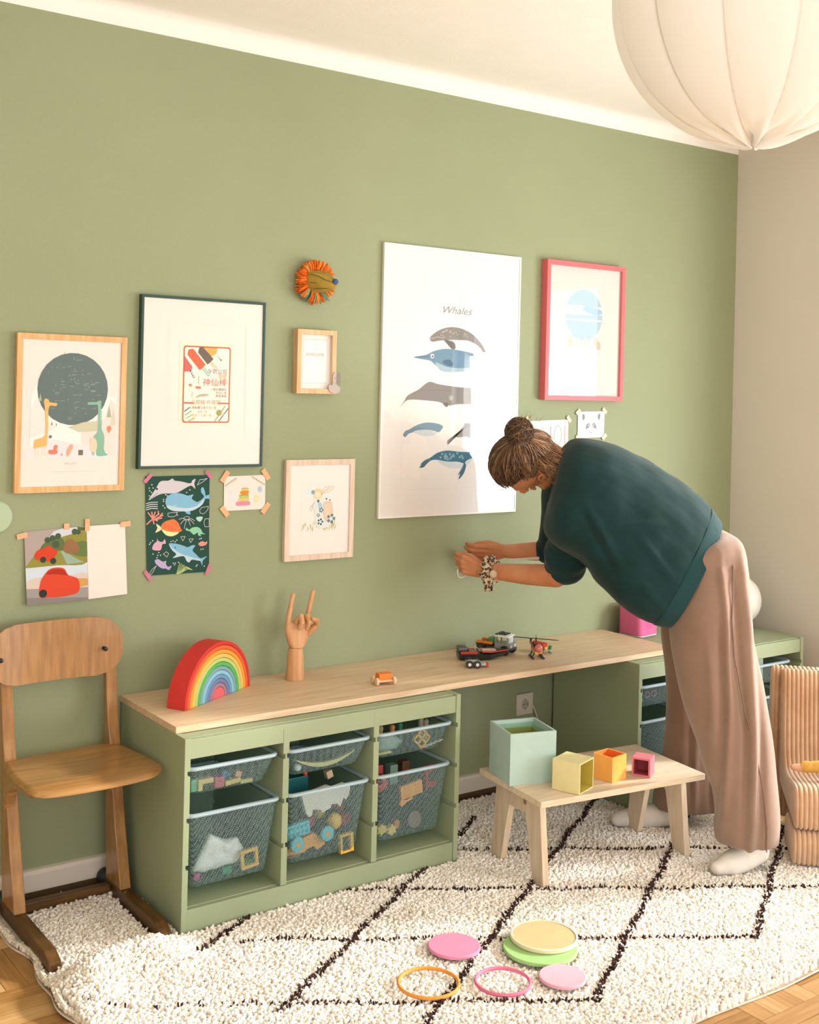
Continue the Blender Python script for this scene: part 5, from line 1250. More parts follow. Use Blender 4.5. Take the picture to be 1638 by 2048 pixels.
# --- whales poster
def art_whales(A):
    A.text('Whales', 0.515, 0.775, 0.026, '#8e8c8a', k=1, shear=0.35, sx=1.25); A.line([(0.46, 0.745), (0.56, 0.745)], 0.0008, '#bdb8b4', 1)
    A.loop([(0.14, 0.095), (0.87, 0.095), (0.87, 0.865), (0.14, 0.865)], 0.0005, '#e2dcd6', 1)
    g, gd = '#8b8784', '#6f6b69'
    # grey whale
    A.smooth([(0.325, 0.660), (0.335, 0.675), (0.40, 0.700), (0.48, 0.712), (0.56, 0.708), (0.64, 0.690), (0.71, 0.655), (0.755, 0.615), (0.770, 0.598), (0.745, 0.605), (0.70, 0.640), (0.62, 0.662), (0.54, 0.664), (0.46, 0.662), (0.39, 0.657), (0.345, 0.652)], g, 2)
    A.smooth([(0.43, 0.662), (0.50, 0.655), (0.515, 0.632), (0.490, 0.628), (0.455, 0.645)], gd, 3)
    A.line([(0.33, 0.662), (0.38, 0.672), (0.43, 0.668)], 0.002, '#c4bfbb', 4)
    rr = random.Random(8)
    for i in range(26): A.circ(rr.uniform(0.40, 0.60), rr.uniform(0.672, 0.700), 0.004, '#bdb8b4', 4, n=6)
    b, bd, bl_ = '#6f96b0', '#4f7289', '#a9c4d2'
    # blue beaked whale
    A.smooth([(0.215, 0.592), (0.30, 0.602), (0.36, 0.618), (0.44, 0.628), (0.54, 0.625), (0.66, 0.612), (0.76, 0.578), (0.81, 0.540), (0.835, 0.548), (0.828, 0.528), (0.840, 0.500), (0.858, 0.462), (0.835, 0.475), (0.812, 0.510), (0.790, 0.525), (0.70, 0.550), (0.60, 0.552), (0.54, 0.548), (0.44, 0.545), (0.38, 0.560), (0.33, 0.580), (0.26, 0.585)], b, 2)
    A.smooth([(0.37, 0.575), (0.45, 0.560), (0.54, 0.556), (0.66, 0.560), (0.70, 0.552), (0.60, 0.545), (0.46, 0.540), (0.40, 0.548)], bl_, 3)
    A.line([(0.215, 0.590), (0.36, 0.598)], 0.002, bd, 4); A.circ(0.345, 0.598, 0.014, '#d9e0e2', 4, n=10); A.circ(0.347, 0.597, 0.006, '#44525c', 5, n=8)
    A.smooth([(0.42, 0.578), (0.47, 0.588), (0.50, 0.568), (0.47, 0.562)], bd, 4)
    # sperm whale
    A.smooth([(0.120, 0.402), (0.150, 0.425), (0.175, 0.447), (0.25, 0.470), (0.325, 0.500), (0.40, 0.492), (0.55, 0.483), (0.66, 0.480), (0.74, 0.468), (0.765, 0.445), (0.75, 0.425), (0.66, 0.418), (0.55, 0.418), (0.47, 0.412), (0.40, 0.425), (0.30, 0.430), (0.20, 0.432), (0.16, 0.425)], '#8c8887', 2)
    A.circ(0.49, 0.441, 0.016, '#b5b0ad', 4, n=10); A.smooth([(0.43, 0.420), (0.47, 0.422), (0.46, 0.405)], gd, 3); A.line([(0.20, 0.455), (0.30, 0.470), (0.50, 0.468)], 0.0012, '#76716f', 4)
    # small whale
    A.smooth([(0.148, 0.300), (0.165, 0.315), (0.19, 0.320), (0.25, 0.338), (0.32, 0.347), (0.40, 0.342), (0.435, 0.332), (0.425, 0.320), (0.40, 0.310), (0.32, 0.315), (0.24, 0.312), (0.19, 0.305), (0.165, 0.292)], '#7e9cb0', 2)
    A.smooth([(0.22, 0.312), (0.30, 0.320), (0.39, 0.312), (0.36, 0.298), (0.28, 0.298)], '#d6dfe3', 3)
    # orca
    A.smooth([(0.470, 0.278), (0.475, 0.262), (0.505, 0.290), (0.56, 0.315), (0.585, 0.330), (0.60, 0.345), (0.64, 0.345), (0.66, 0.370), (0.672, 0.420), (0.680, 0.452), (0.692, 0.430), (0.698, 0.375), (0.715, 0.350), (0.76, 0.345), (0.80, 0.333), (0.838, 0.312), (0.80, 0.308), (0.765, 0.312), (0.755, 0.290), (0.73, 0.262), (0.695, 0.240), (0.690, 0.262), (0.66, 0.278), (0.62, 0.292), (0.55, 0.290), (0.52, 0.295), (0.50, 0.285)], '#8f9095', 2)
    A.smooth([(0.76, 0.328), (0.785, 0.326), (0.80, 0.318), (0.78, 0.316)], '#e9e9e8', 4)
    # humpback
    A.smooth([(0.28, 0.190), (0.31, 0.205), (0.345, 0.213), (0.40, 0.232), (0.47, 0.240), (0.56, 0.235), (0.66, 0.232), (0.715, 0.230), (0.72, 0.220), (0.67, 0.212), (0.62, 0.200), (0.60, 0.190), (0.55, 0.196), (0.47, 0.198), (0.40, 0.205), (0.35, 0.202), (0.30, 0.180)], '#4f7f95', 3)
    A.smooth([(0.40, 0.203), (0.50, 0.196), (0.60, 0.190), (0.66, 0.212), (0.64, 0.190), (0.58, 0.172), (0.48, 0.175)], '#dbe4e7', 2)
    A.smooth([(0.600, 0.192), (0.615, 0.180), (0.598, 0.150), (0.560, 0.128), (0.572, 0.150), (0.555, 0.145), (0.585, 0.172)], '#4a7388', 4)
    A.smooth([(0.27, 0.178), (0.30, 0.195), (0.335, 0.205), (0.32, 0.190), (0.30, 0.178)], '#4a7388', 4)
    for i in range(18): A.circ(0.42 + 0.19 * rr.random(), 0.206 + 0.024 * rr.random(), 0.008, '#87abb9', 4, n=7)
frame('framed_poster', 'large white framed whale poster, tallest picture on the wall', 0.938, 1.080, 1.576, 2.057, 0.0075, 0.014, FR_WH, art_whales, mount=mat('bright_white_paper', '#f6f2ee', rough=0.8, spec=0.2), rec=0.002, pane=GLASS)

# --- pink frame: pale watercolour moon
def art_moon(A):
    A.circ(0.49, 0.630, 0.262, '#a9c6d3', 2)
    A.poly([(0.22, 0.705), (0.77, 0.700), (0.77, 0.640), (0.22, 0.630)], '#e4e8e8', 3)  # window reflection painted into the print as a pale band
    A.smooth([(0.49, 0.700), (0.56, 0.705), (0.68, 0.690), (0.74, 0.672), (0.73, 0.645), (0.60, 0.640), (0.48, 0.668)], '#9fc2d6', 4)
    A.rect(0.24, 0.585, 0.74, 0.600, '#d3e0e4', 3)
    for x_, z_, c in ((0.30, 0.42, '#ecd9a8'), (0.42, 0.42, '#c9c9c4'), (0.52, 0.42, '#f0dcc0'), (0.66, 0.43, '#f0c4ae'), (0.70, 0.40, '#eeb9a6')):
        A.smooth([(x_ - 0.02, z_ - 0.03), (x_ + 0.025, z_ - 0.03), (x_ + 0.03, z_ + 0.01), (x_, z_ + 0.035), (x_ - 0.025, z_ + 0.01)], c, 2)
    for x_ in (0.24, 0.30, 0.72, 0.80): A.poly([(x_ - 0.02, 0.47), (x_ + 0.02, 0.47), (x_, 0.54)], '#d9dcd2', 2)
frame('framed_print', 'coral pink deep frame with a pale blue watercolour moon', 1.693, 1.512, 2.123, 2.060, 0.0185, 0.035, FR_PK, art_moon, rec=0.012, pane=GLASS)

# --- small frame AWESOME
def art_awe(A):
    A.rect(0.10, 0.10, 0.90, 0.92, '#cfc8c4', 1); A.rect(0.12, 0.115, 0.88, 0.905, '#e6e1de', 2); A.text('AWESOME', 0.5, 0.63, 0.0105, '#e2805c', k=3)
fs_ = frame('framed_card', 'small deep oak frame with the word AWESOME, below the lion head', 0.583, 1.517, 0.737, 1.733, 0.0165, 0.033, FR_OAK2, art_awe, rec=0.014)
t = thing('elephant_bookmark', 'grey elephant-shaped paper clip on the corner of the AWESOME frame', 'bookmark', (0.733, -0.036, 1.519), None)
s = MB(); el = smooth_outline([(0.722, 1.576), (0.727, 1.590), (0.734, 1.592), (0.737, 1.575), (0.735, 1.553), (0.745, 1.545), (0.752, 1.540), (0.750, 1.525), (0.735, 1.519), (0.715, 1.524), (0.706, 1.537), (0.708, 1.548), (0.719, 1.548), (0.722, 1.553)], 4)
s.prism(el, 'y', -0.0362, -0.0342); s.build('elephant_body', mat('elephant_grey', '#b9afa9', rough=0.8), t)
s = MB(); s.prism(smooth_outline([(0.738, 1.582), (0.746, 1.590), (0.751, 1.588), (0.751, 1.548), (0.744, 1.552), (0.738, 1.565)], 4), 'y', -0.0372, -0.0364); s.build('ear', mat('elephant_dark', '#8b857c', rough=0.8), t)
s = MB(); s.cyl((0.731, -0.0372, 1.571), (0.731, -0.0362, 1.571), 0.0014, 8); s.build('eye', BLACK, t)

# --- stitched bunny-eared fairy
def art_fairy(A):
    A.loop([(0.19, 0.205), (0.80, 0.205), (0.80, 0.800), (0.19, 0.800)], 0.0006, '#cfc6c0', 1)
    S = lambda x_, z_: (0.215 + x_ * 0.60, 0.265 + z_ * 0.500)   # embroidery box
    def sm(p, c, k): A.smooth([S(*q_) for q_ in p], c, k)
    rr = random.Random(3)
    for i in range(70):
        x_ = rr.random() * 0.95; z_ = rr.random() * 0.16
        A.line([S(x_, z_ - 0.02), S(x_ + 0.004, z_ + 0.06)], 0.0016, rr.choice(['#b5ae62', '#c9c07c', '#a3a452', '#d3cb96']), 2 + i % 3)
    sm([(0.40, 0.75), (0.50, 0.74), (0.60, 0.60), (0.66, 0.45), (0.74, 0.20), (0.70, 0.06), (0.45, 0.06), (0.36, 0.20), (0.34, 0.42), (0.28, 0.58)], '#cfd6d2', 5)
    sm([(0.42, 0.62), (0.52, 0.60), (0.56, 0.45), (0.48, 0.42)], '#9fc0c4', 6)
    sm([(0.60, 0.62), (0.80, 0.62), (0.84, 0.40), (0.78, 0.22), (0.66, 0.20), (0.60, 0.32)], '#dfbfa6', 6); A.loop([S(0.58, 0.60), S(0.80, 0.62), S(0.85, 0.42), S(0.78, 0.22), S(0.66, 0.20), S(0.59, 0.34)], 0.0007, '#7b6a5c', 7)
    A.circ(*S(0.42, 0.82), 0.075, '#d9c090', 6); A.circ(*S(0.42, 0.80), 0.048, '#efd3b4', 7)
    A.circ(*S(0.28, 0.86), 0.03, '#8f9496', 6); A.circ(*S(0.20, 0.86), 0.05, '#c4dfe0', 4)
    for p in ([(0.48, 0.80), (0.60, 0.96), (0.74, 1.0), (0.70, 0.92), (0.58, 0.84)], [(0.50, 0.80), (0.70, 0.94), (0.86, 0.99), (0.84, 0.92), (0.66, 0.84)]):
        sm(p, '#e3d6c4', 5); A.loop([S(*q_) for q_ in p], 0.0007, '#a58d72', 6)
    A.circ(*S(0.43, 0.66), 0.02, '#3f4542', 7, n=8); A.circ(*S(0.66, 0.70), 0.014, '#3f4542', 7, n=8); A.circ(*S(0.76, 0.67), 0.012, '#3f4542', 7, n=8)
    for cx, cz, c, r_ in ((0.50, 0.19, '#34474a', 0.022), (0.80, 0.25, '#4d7480', 0.032), (0.52, 0.45, '#44504c', 0.016), (0.44, 0.34, '#4d5450', 0.012)):
        for i in range(5): A.circ(S(cx, cz)[0] + r_ * 1.6 * math.cos(i * 1.2566), S(cx, cz)[1] + r_ * 1.6 * math.sin(i * 1.2566) * A.w / A.h, r_ * 0.75, c, 8, n=8)
        A.circ(*S(cx, cz), r_ * 0.8, '#c9d8d6', 9, n=8)
    A.loop([S(0.20, 0.50), S(0.24, 0.56), S(0.28, 0.50), S(0.24, 0.44)], 0.0008, '#85837a', 6); A.line([S(0.36, 0.66), S(0.26, 0.55)], 0.0008, '#6c7470', 6)
frame('framed_embroidery', 'whitewashed wooden frame with a stitched fairy standing in grass, left below the whale poster', 0.559, 0.953, 0.833, 1.294, 0.0185, 0.018, FR_WHW, art_fairy, rec=0.006)

# ------------------------------------------------------------------ taped sheets
def sheet(name, label, pts, m, art=None, y=-0.0035, tapes=(), tm=TAPE, bow=0.0, group='sheets taped to the green wall', cat='drawing'):
    """thin paper with four corners (x,z): bottom left, bottom right, top right, top left; a slight curl off the wall"""
    cx = sum(p[0] for p in pts) / 4
    t = thing(name, label, cat, (cx, -0.001, min(p[1] for p in pts)), group)
    bl, br, tr_, tl = [Vector(p) for p in pts]
    def B_(u_, v): return (bl * (1 - u_) + br * u_) * (1 - v) + (tl * (1 - u_) + tr_ * u_) * v
    def fn(off):
        def f(u_, v):
            p = B_(u_, v); c = bow * (1 - v)
            return (p.x, y - c + off, p.y)
        return f
    s = MB(); s.grid(fn(0), 9, 9); k = len(s.v); s.grid(fn(0.0006), 9, 9); n0 = 64; s.f = s.f[:n0] + [f[::-1] for f in s.f[n0:]]
    s.build('paper', m, t, smooth=True, sharp=180)
    if art:
        A = Art(0, 0, 1, 1, y)
        A.w, A.h = (br - bl).length, (tl - bl).length
        def P(u_, v, k=None):
            k = A.k if k is None else k
            p = B_(u_, v); c = bow * (1 - v)
            return (p.x, y - c - 0.00014 * k - (0.0004 if bow else 0), p.y)
        A.P = P; art(A); A.done(t)
    for (x, z, l, w_, a) in tapes:
        s = MB(); s.cbox((0, 0, 0), (l, 0.0004, w_), None, Matrix.Translation((x, y - 0.0022 if not bow else y - 0.0022, z)) @ Euler((0, R(-a), 0)).to_matrix().to_4x4())
        s.build('tape_strip', tm, t)
    return t
# scratch drawing of sea animals
def art_sea(A):
    W_, BLU, LB, PKc, GRY_ = '#d6d3d8', '#7fb3cf', '#b9cfdc', '#d0a6bd', '#c9c3cc'
    def fl(y_): return 1 - (y_ - 120) / 1800.0
    def c(p): return ((p[0] - 45) / 1190.0, fl(p[1]))
    def sm(P_, col, k, n=3): A.smooth([c(p) for p in P_], col, k, n)
    def ln(P_, w_, col, k=6, close=False): (A.loop if close else A.line)([c(p) for p in P_], w_, col, k)
    sm([(95, 545), (240, 330), (290, 240), (350, 205), (460, 205), (540, 165), (575, 205), (700, 225), (870, 265), (910, 210), (970, 185), (945, 270), (965, 370), (910, 320), (860, 310), (740, 370), (620, 430), (480, 440), (340, 440), (230, 480)], GRY_, 2)
    ln([(120, 530), (270, 420)], 0.0012, '#2c4d43', 4); A.circ(*c((250, 350)), 0.018, '#3c4b52', 4, n=8)
    sm([(405, 600), (420, 520), (500, 455), (620, 435), (740, 460), (830, 490), (930, 470), (895, 540), (950, 590), (1020, 610), (1130, 520), (1075, 440), (1075, 370), (1110, 340), (1150, 430), (1160, 500), (1230, 485), (1230, 560), (1160, 560), (1100, 660), (980, 740), (870, 770), (870, 835), (800, 820), (740, 765), (600, 770), (480, 730), (425, 670)], BLU, 3)
    sm([(425, 670), (600, 690), (800, 720), (1000, 680), (1130, 560), (1100, 660), (980, 740), (860, 775), (600, 770), (480, 730)], LB, 4); ln([(430, 650), (520, 680), (620, 655)], 0.0012, W_, 5)
    sm([(315, 1040), (370, 960), (480, 925), (560, 915), (640, 985), (690, 1100), (715, 1125), (670, 1150), (600, 1150), (480, 1140), (340, 1090)], '#e0784a', 4)
    sm([(330, 1090), (480, 1130), (650, 1150), (600, 1200), (500, 1225), (400, 1190)], '#dfe0a0', 3); sm([(225, 980), (310, 1040), (330, 1090), (210, 1145), (250, 1060)], '#d9d3a6', 3)
    for i in range(16): A.circ(*c((380 + (i * 67) % 260, 975 + (i * 41) % 140)), 0.007, '#b04c34', 5, n=6)
    for a, b in (((50, 990), (170, 890)), ((170, 890), (80, 770)), ((170, 890), (150, 760)), ((170, 890), (215, 760)), ((180, 880), (290, 800)), ((200, 900), (360, 830)), ((190, 910), (340, 880)), ((180, 900), (260, 930)), ((170, 900), (190, 990)), ((270, 810), (270, 750)), ((300, 850), (350, 790))): ln([a, b], 0.0040, '#df8c80', 3)
    sm([(460, 1370), (500, 1350), (620, 1370), (740, 1410), (820, 1440), (900, 1410), (965, 1420), (910, 1500), (980, 1580), (1070, 1660), (1195, 1625), (1110, 1710), (1100, 1800), (1050, 1700), (900, 1670), (850, 1720), (800, 1700), (740, 1600), (650, 1600), (530, 1625), (600, 1560), (520, 1480)], BLU, 3)
    sm([(470, 1380), (560, 1470), (700, 1560), (900, 1630), (1060, 1680), (1050, 1705), (900, 1675), (850, 1720), (800, 1700), (740, 1600), (530, 1625), (600, 1560), (520, 1480)], LB, 4); A.circ(*c((578, 1435)), 0.010, '#23343a', 5, n=8)
    sm([(780, 1100), (800, 1085), (850, 1120), (900, 1085), (1000, 1075), (1070, 1120), (1110, 1190), (1165, 1215), (1060, 1215), (1080, 1250), (1020, 1230), (1010, 1180), (940, 1215), (890, 1180), (860, 1150), (790, 1130)], '#8cc7a4', 3)
    sm([(150, 1440), (180, 1350), (240, 1300), (240, 1250), (270, 1300), (340, 1320), (385, 1270), (400, 1355), (340, 1360), (310, 1460), (230, 1470)], PKc, 3)
    sm([(195, 1650), (260, 1630), (340, 1680), (410, 1670), (400, 1720), (440, 1780), (510, 1765), (460, 1840), (400, 1810), (320, 1800), (220, 1720)], '#b3a6cc', 3)
    sm([(1025, 1380), (1100, 1345), (1160, 1370), (1195, 1345), (1180, 1410), (1100, 1435), (1040, 1420)], '#e08f88', 3)
    sm([(980, 900), (1050, 885), (1110, 900), (1060, 980), (1000, 950)], '#a9d3c8', 3)
    for i in range(9): ln([(600 + i * 12, 1935 - i * 4), (640 + i * 22, 1800 + (i % 3) * 20), (670 + i * 30, 1720 + i * 18)], 0.0022, '#a9c07c', 3)
    for i in range(4): ln([(48, 610 + i * 38), (150, 590 + i * 36), (262, 590 + i * 40)], 0.0022, W_, 3)
    ln([(745, 890), (800, 870), (855, 890), (840, 925), (760, 925)], 0.0012, W_, close=True)
    for k_, (a, b) in enumerate((((780, 930), (650, 920)), ((785, 935), (680, 1010)), ((800, 935), (750, 1100)), ((815, 935), (870, 1050)), ((820, 930), (940, 1020)), ((830, 925), (950, 960)))): ln([a, ((a[0] + b[0]) / 2, (a[1] + b[1]) / 2 - 25), b], 0.0014, W_)
    for P_ in ([(445, 800), (520, 790), (630, 790), (600, 820), (635, 840), (520, 870), (450, 855)], [(1045, 770), (1080, 720), (1140, 710), (1215, 700), (1200, 770), (1120, 840), (1060, 820)], [(1150, 930), (1230, 930), (1230, 1080), (1150, 1080), (1130, 1000)], [(685, 1240), (770, 1240), (725, 1320)], [(845, 1290), (925, 1290), (870, 1360)], [(355, 1540), (410, 1500), (455, 1540), (420, 1600)], [(1000, 300), (1050, 200), (1120, 200), (1190, 180), (1110, 240)], [(80, 1890), (150, 1800), (220, 1750), (160, 1850), (110, 1910)]): ln(P_, 0.0013, W_, close=True)
    rr = random.Random(2)
    for x_, y_ in ((160, 270), (120, 380), (150, 410), (110, 330), (180, 330), (110, 470), (410, 460), (440, 480), (370, 545), (370, 580), (360, 660), (390, 700), (860, 385), (800, 430), (120, 1320), (160, 1290), (100, 1350), (500, 1320), (540, 1310), (580, 1330), (610, 1300), (160, 1530), (270, 1510), (250, 1560), (300, 1560), (235, 1600), (540, 1720), (580, 1720), (565, 1750), (1080, 1290), (1050, 1300), (1075, 1495), (1115, 1490), (1000, 1780), (980, 1800), (640, 1710), (1140, 1810)): A.circ(*c((x_, y_)), 0.010, W_, 4, n=6)
sheet('sea_drawing', 'dark green sheet with whales, shark and fish, held by four pink tapes', [(0.079, 0.940), (0.291, 0.938), (0.285, 1.249), (0.066, 1.249)], flat('#2c4d43'), art_sea,
      tapes=[(0.075, 1.244, 0.034, 0.012, 48), (0.282, 1.250, 0.034, 0.012, -48), (0.082, 0.940, 0.038, 0.012, -55), (0.287, 0.945, 0.036, 0.012, 68)], tm=TAPEP)
# birthday cake card
def art_cake(A):
    for (a, b, n, c0) in (((0.02, 0.74), (0.30, 0.96), 6, 0), ((0.66, 0.98), (0.99, 0.72), 7, 1)):
        A.line([a, b], 0.0009, '#c9a07a', 2)
        for i in range(n):
            w_ = (i + 0.4) / n; x_, z_ = a[0] + (b[0] - a[0]) * w_, a[1] + (b[1] - a[1]) * w_
            A.poly([(x_ - 0.02, z_ + 0.01 * (1 if c0 == 0 else 1)), (x_ + 0.025, z_), (x_ + 0.006, z_ - 0.06)], ['#d98a6a', '#a9ad7a', '#c9a070', '#8fa58a'][(i + c0) % 4], 3)
    A.poly([(0.42, 0.64), (0.59, 0.64), (0.585, 0.55), (0.42, 0.55)], '#d9c083', 2); A.poly([(0.42, 0.645), (0.59, 0.645), (0.59, 0.61), (0.42, 0.61)], '#a9b878', 3)
    A.smooth([(0.38, 0.50), (0.42, 0.56), (0.58, 0.56), (0.59, 0.50), (0.55, 0.44), (0.44, 0.45)], '#ef8a3a', 4)
    A.rect(0.36, 0.33, 0.60, 0.45, '#b5c078', 2); A.rect(0.37, 0.42, 0.59, 0.45, '#8fa55c', 3); A.rect(0.34, 0.25, 0.60, 0.34, '#eac07a', 2)
    A.smooth([(0.31, 0.14), (0.31, 0.25), (0.60, 0.25), (0.615, 0.15), (0.55, 0.13)], '#d490a4', 3)
    for i in range(3): A.line([(0.46 + i * 0.045, 0.65), (0.46 + i * 0.045, 0.70)], 0.0012, '#d8b9a0', 2)
    A.circ(0.865, 0.59, 0.055, '#a9c2da', 2, ry=0.09); A.circ(0.78, 0.31, 0.055, '#e0cf94', 2, ry=0.10); A.circ(0.78, 0.31, 0.035, '#ecdfae', 3, ry=0.07)
    A.circ(0.16, 0.53, 0.06, '#eed3d6', 2, ry=0.08); A.circ(0.18, 0.34, 0.06, '#d3dbe8', 2, ry=0.08)
    A.line([(0.865, 0.50), (0.88, 0.38)], 0.0006, '#b9b4b4', 2)
sheet('birthday_card', 'small white card with a layered birthday cake and bunting, four peach tapes', [(0.3385, 1.131), (0.4900, 1.132), (0.4885, 1.245), (0.3375, 1.243)], PAPER, art_cake,
      tapes=[(0.339, 1.243, 0.040, 0.017, 55), (0.489, 1.247, 0.040, 0.017, -55), (0.341, 1.130, 0.038, 0.017, -50), (0.491, 1.135, 0.040, 0.017, 52)])
# landscape sheet: the cartoon figures of the original are left out
def art_land(A):
    A.rect(0.0, 0.505, 1, 1, '#a89c96', 1)
    A.smooth([(0.0, 0.52), (0.10, 0.62), (0.30, 0.80), (0.45, 0.84), (0.75, 0.92), (1.0, 0.90), (1.0, 0.51), (0.5, 0.505), (0.0, 0.505)], '#8c8a44', 2)
    A.poly([(0.34, 0.85), (0.46, 0.97), (0.60, 1.0), (0.86, 1.0), (0.80, 0.92), (0.55, 0.88)], '#c4ccd6', 3)
    A.poly([(0.84, 1.0), (1.0, 0.985), (1.0, 0.94), (0.86, 0.95)], '#55683a', 4)
    A.smooth([(0.30, 0.82), (0.50, 0.88), (0.62, 0.84), (0.60, 0.70), (0.40, 0.74), (0.24, 0.72)], '#5e7047', 3)
    A.smooth([(0.60, 0.74), (0.85, 0.80), (1.0, 0.78), (1.0, 0.60), (0.80, 0.62)], '#66784a', 4)
    A.poly([(0.56, 0.70), (0.62, 0.69), (0.84, 0.56), (0.95, 0.515), (0.66, 0.505)], '#93ab98', 5)
    for x_, z_, r_ in ((0.36, 0.86, 0.05), (0.44, 0.88, 0.05), (0.53, 0.90, 0.05), (0.80, 0.94, 0.05), (0.86, 0.93, 0.04), (0.49, 0.79, 0.06)): A.circ(x_, z_, r_, '#4a5a44', 4, n=9)
    A.rect(0.0, 0.0, 1, 0.5, '#c6d2dc', 1); A.smooth([(0.0, 0.30), (0.2, 0.36), (0.5, 0.34), (0.8, 0.36), (1.0, 0.34), (1.0, 0.0), (0.0, 0.0)], '#cdbfb4', 2)
    A.smooth([(0.55, 0.24), (0.80, 0.30), (1.0, 0.28), (1.0, 0.20), (0.70, 0.18)], '#c79a5a', 3); A.poly([(0.0, 0.22), (1.0, 0.17), (1.0, 0.0), (0.0, 0.0)], '#9a948f', 4); A.poly([(0.0, 0.10), (1.0, 0.03), (1.0, 0.0), (0.0, 0.0)], '#857f7b', 5)
    # plain stand-ins: two red shapes and a brown one, without any figure
    A.smooth([(0.14, 0.64), (0.18, 0.72), (0.30, 0.76), (0.38, 0.78), (0.46, 0.73), (0.52, 0.70), (0.46, 0.62), (0.36, 0.57), (0.20, 0.60)], '#c8472f', 7)
    A.smooth([(0.60, 0.72), (0.68, 0.84), (0.78, 0.83), (0.86, 0.74), (0.84, 0.66), (0.68, 0.65)], '#8f6a4c', 7)
    A.smooth([(0.20, 0.10), (0.22, 0.28), (0.28, 0.38), (0.40, 0.47), (0.60, 0.46), (0.68, 0.36), (0.84, 0.29), (0.84, 0.12), (0.60, 0.075), (0.36, 0.08)], '#cf4a34', 7)
    A.smooth([(0.32, 0.40), (0.42, 0.455), (0.58, 0.445), (0.66, 0.36), (0.50, 0.385)], '#a93626', 8); A.circ(0.26, 0.14, 0.065, '#2f3a36', 8, n=14); A.circ(0.28, 0.60, 0.05, '#3b4438', 8, n=12); A.circ(0.44, 0.57, 0.05, '#3b4438', 8, n=12)
sheet('landscape_sheet', 'taped sheet printed with a hilly landscape and a red car-like shape, at the far left', [(-0.296, 0.882), (-0.112, 0.884), (-0.118, 1.104), (-0.306, 1.096)], PAPER, art_land, bow=0.010,
      tapes=[(-0.312, 1.085, 0.030, 0.016, 12), (-0.180, 1.106, 0.016, 0.018, 0)], cat='print')
sheet('blank_sheet', 'blank white sheet taped beside the landscape sheet', [(-0.1095, 0.884), (0.013, 0.890), (0.003, 1.106), (-0.1185, 1.104)], PAPER, None, y=-0.0042, bow=0.006,
      tapes=[(-0.117, 1.108, 0.014, 0.036, 0), (0.004, 1.105, 0.032, 0.016, 6)], cat='paper')
# panda and name
def art_panda(A):
    g = '#8d8b92'
    for m_ in (1, -1):
        X = lambda v: 0.5 + (v - 0.5) * m_
        A.smooth([(X(0.16), 0.80), (X(0.17), 0.90), (X(0.23), 0.90), (X(0.26), 0.78), (X(0.20), 0.66)], g, 2); A.smooth([(X(0.30), 0.34), (X(0.33), 0.50), (X(0.42), 0.56), (X(0.45), 0.46), (X(0.37), 0.36)], g, 2); A.circ(X(0.40), 0.475, 0.022, '#e4e0e4', 3, n=10)
    A.circ(0.5, 0.19, 0.035, g, 2, ry=0.02); A.line([(0.5, 0.17), (0.5, 0.14)], 0.0008, g, 2)
sheet('panda_drawing', 'small taped drawing of a panda face below the coral pink frame', [(1.903, 1.360), (2.050, 1.365), (2.050, 1.470), (1.902, 1.466)], mat('lilac_paper', '#e4dfe6', rough=0.8), art_panda,
      tapes=[(1.902, 1.466, 0.026, 0.015, 40), (2.049, 1.472, 0.028, 0.015, -45), (1.903, 1.362, 0.024, 0.015, -50), (2.051, 1.366, 0.030, 0.015, 45)], tm=mat('pale_peach_tape', '#f0d0b8', rough=0.7))
def art_name(A):
    for x_, c in ((0.16, '#c98a80'), (0.46, '#c9c4bc'), (0.58, '#c76a58'), (0.92, '#d3847a')): A.line([(x_, 0.15), (x_, 0.80)], 0.0028, c, 2)
    A.loop([(0.75 + 0.085 * math.cos(2 * PI * i / 20), 0.48 + 0.33 * math.sin(2 * PI * i / 20)) for i in range(20)], 0.0028, '#8fb0ac', 2)
    A.line([(0.20, 0.15), (0.20, 0.80), (0.30, 0.40), (0.40, 0.80), (0.40, 0.15)], 0.0022, '#c9a8a0', 2)
sheet('letter_drawing', 'taped white sheet with thin tall coloured letters, partly behind the hair', [(1.626, 1.315), (1.851, 1.318), (1.851, 1.435), (1.626, 1.428)], PAPER, art_name,
      tapes=[(1.626, 1.432, 0.030, 0.016, 35), (1.852, 1.437, 0.030, 0.015, -50)], tm=mat('pale_peach_tape', '#f0d0b8', rough=0.7))
# pale round hook at the left edge
s = MB(); s.lathe([(0.0, 0.0015), (0.046, 0.0015), (0.048, 0.006), (0.044, 0.012), (0.0, 0.015)], 32, None, TR(-0.389, 0, 1.143, rx=R(90))); s.build('wall_button', mat('pale_green_enamel', '#a9bb9c', rough=0.35), None, 'pale green round wall knob cut by the left edge of the photo', 'knob', smooth=True)

# ------------------------------------------------------------------ felt lion head
t = thing('lion_head', 'felt lion head with orange woollen mane, hanging above the AWESOME frame', 'wall toy', (0.650, -0.001, 1.81))
FEL = mat('mustard_felt', '#ad9347', rough=0.95, spec=0.05, color2='#9c843c', vscale=40, bump=0.3, bscale=300)
LC = Vector((0.650, -0.012, 1.895))
s = MB()
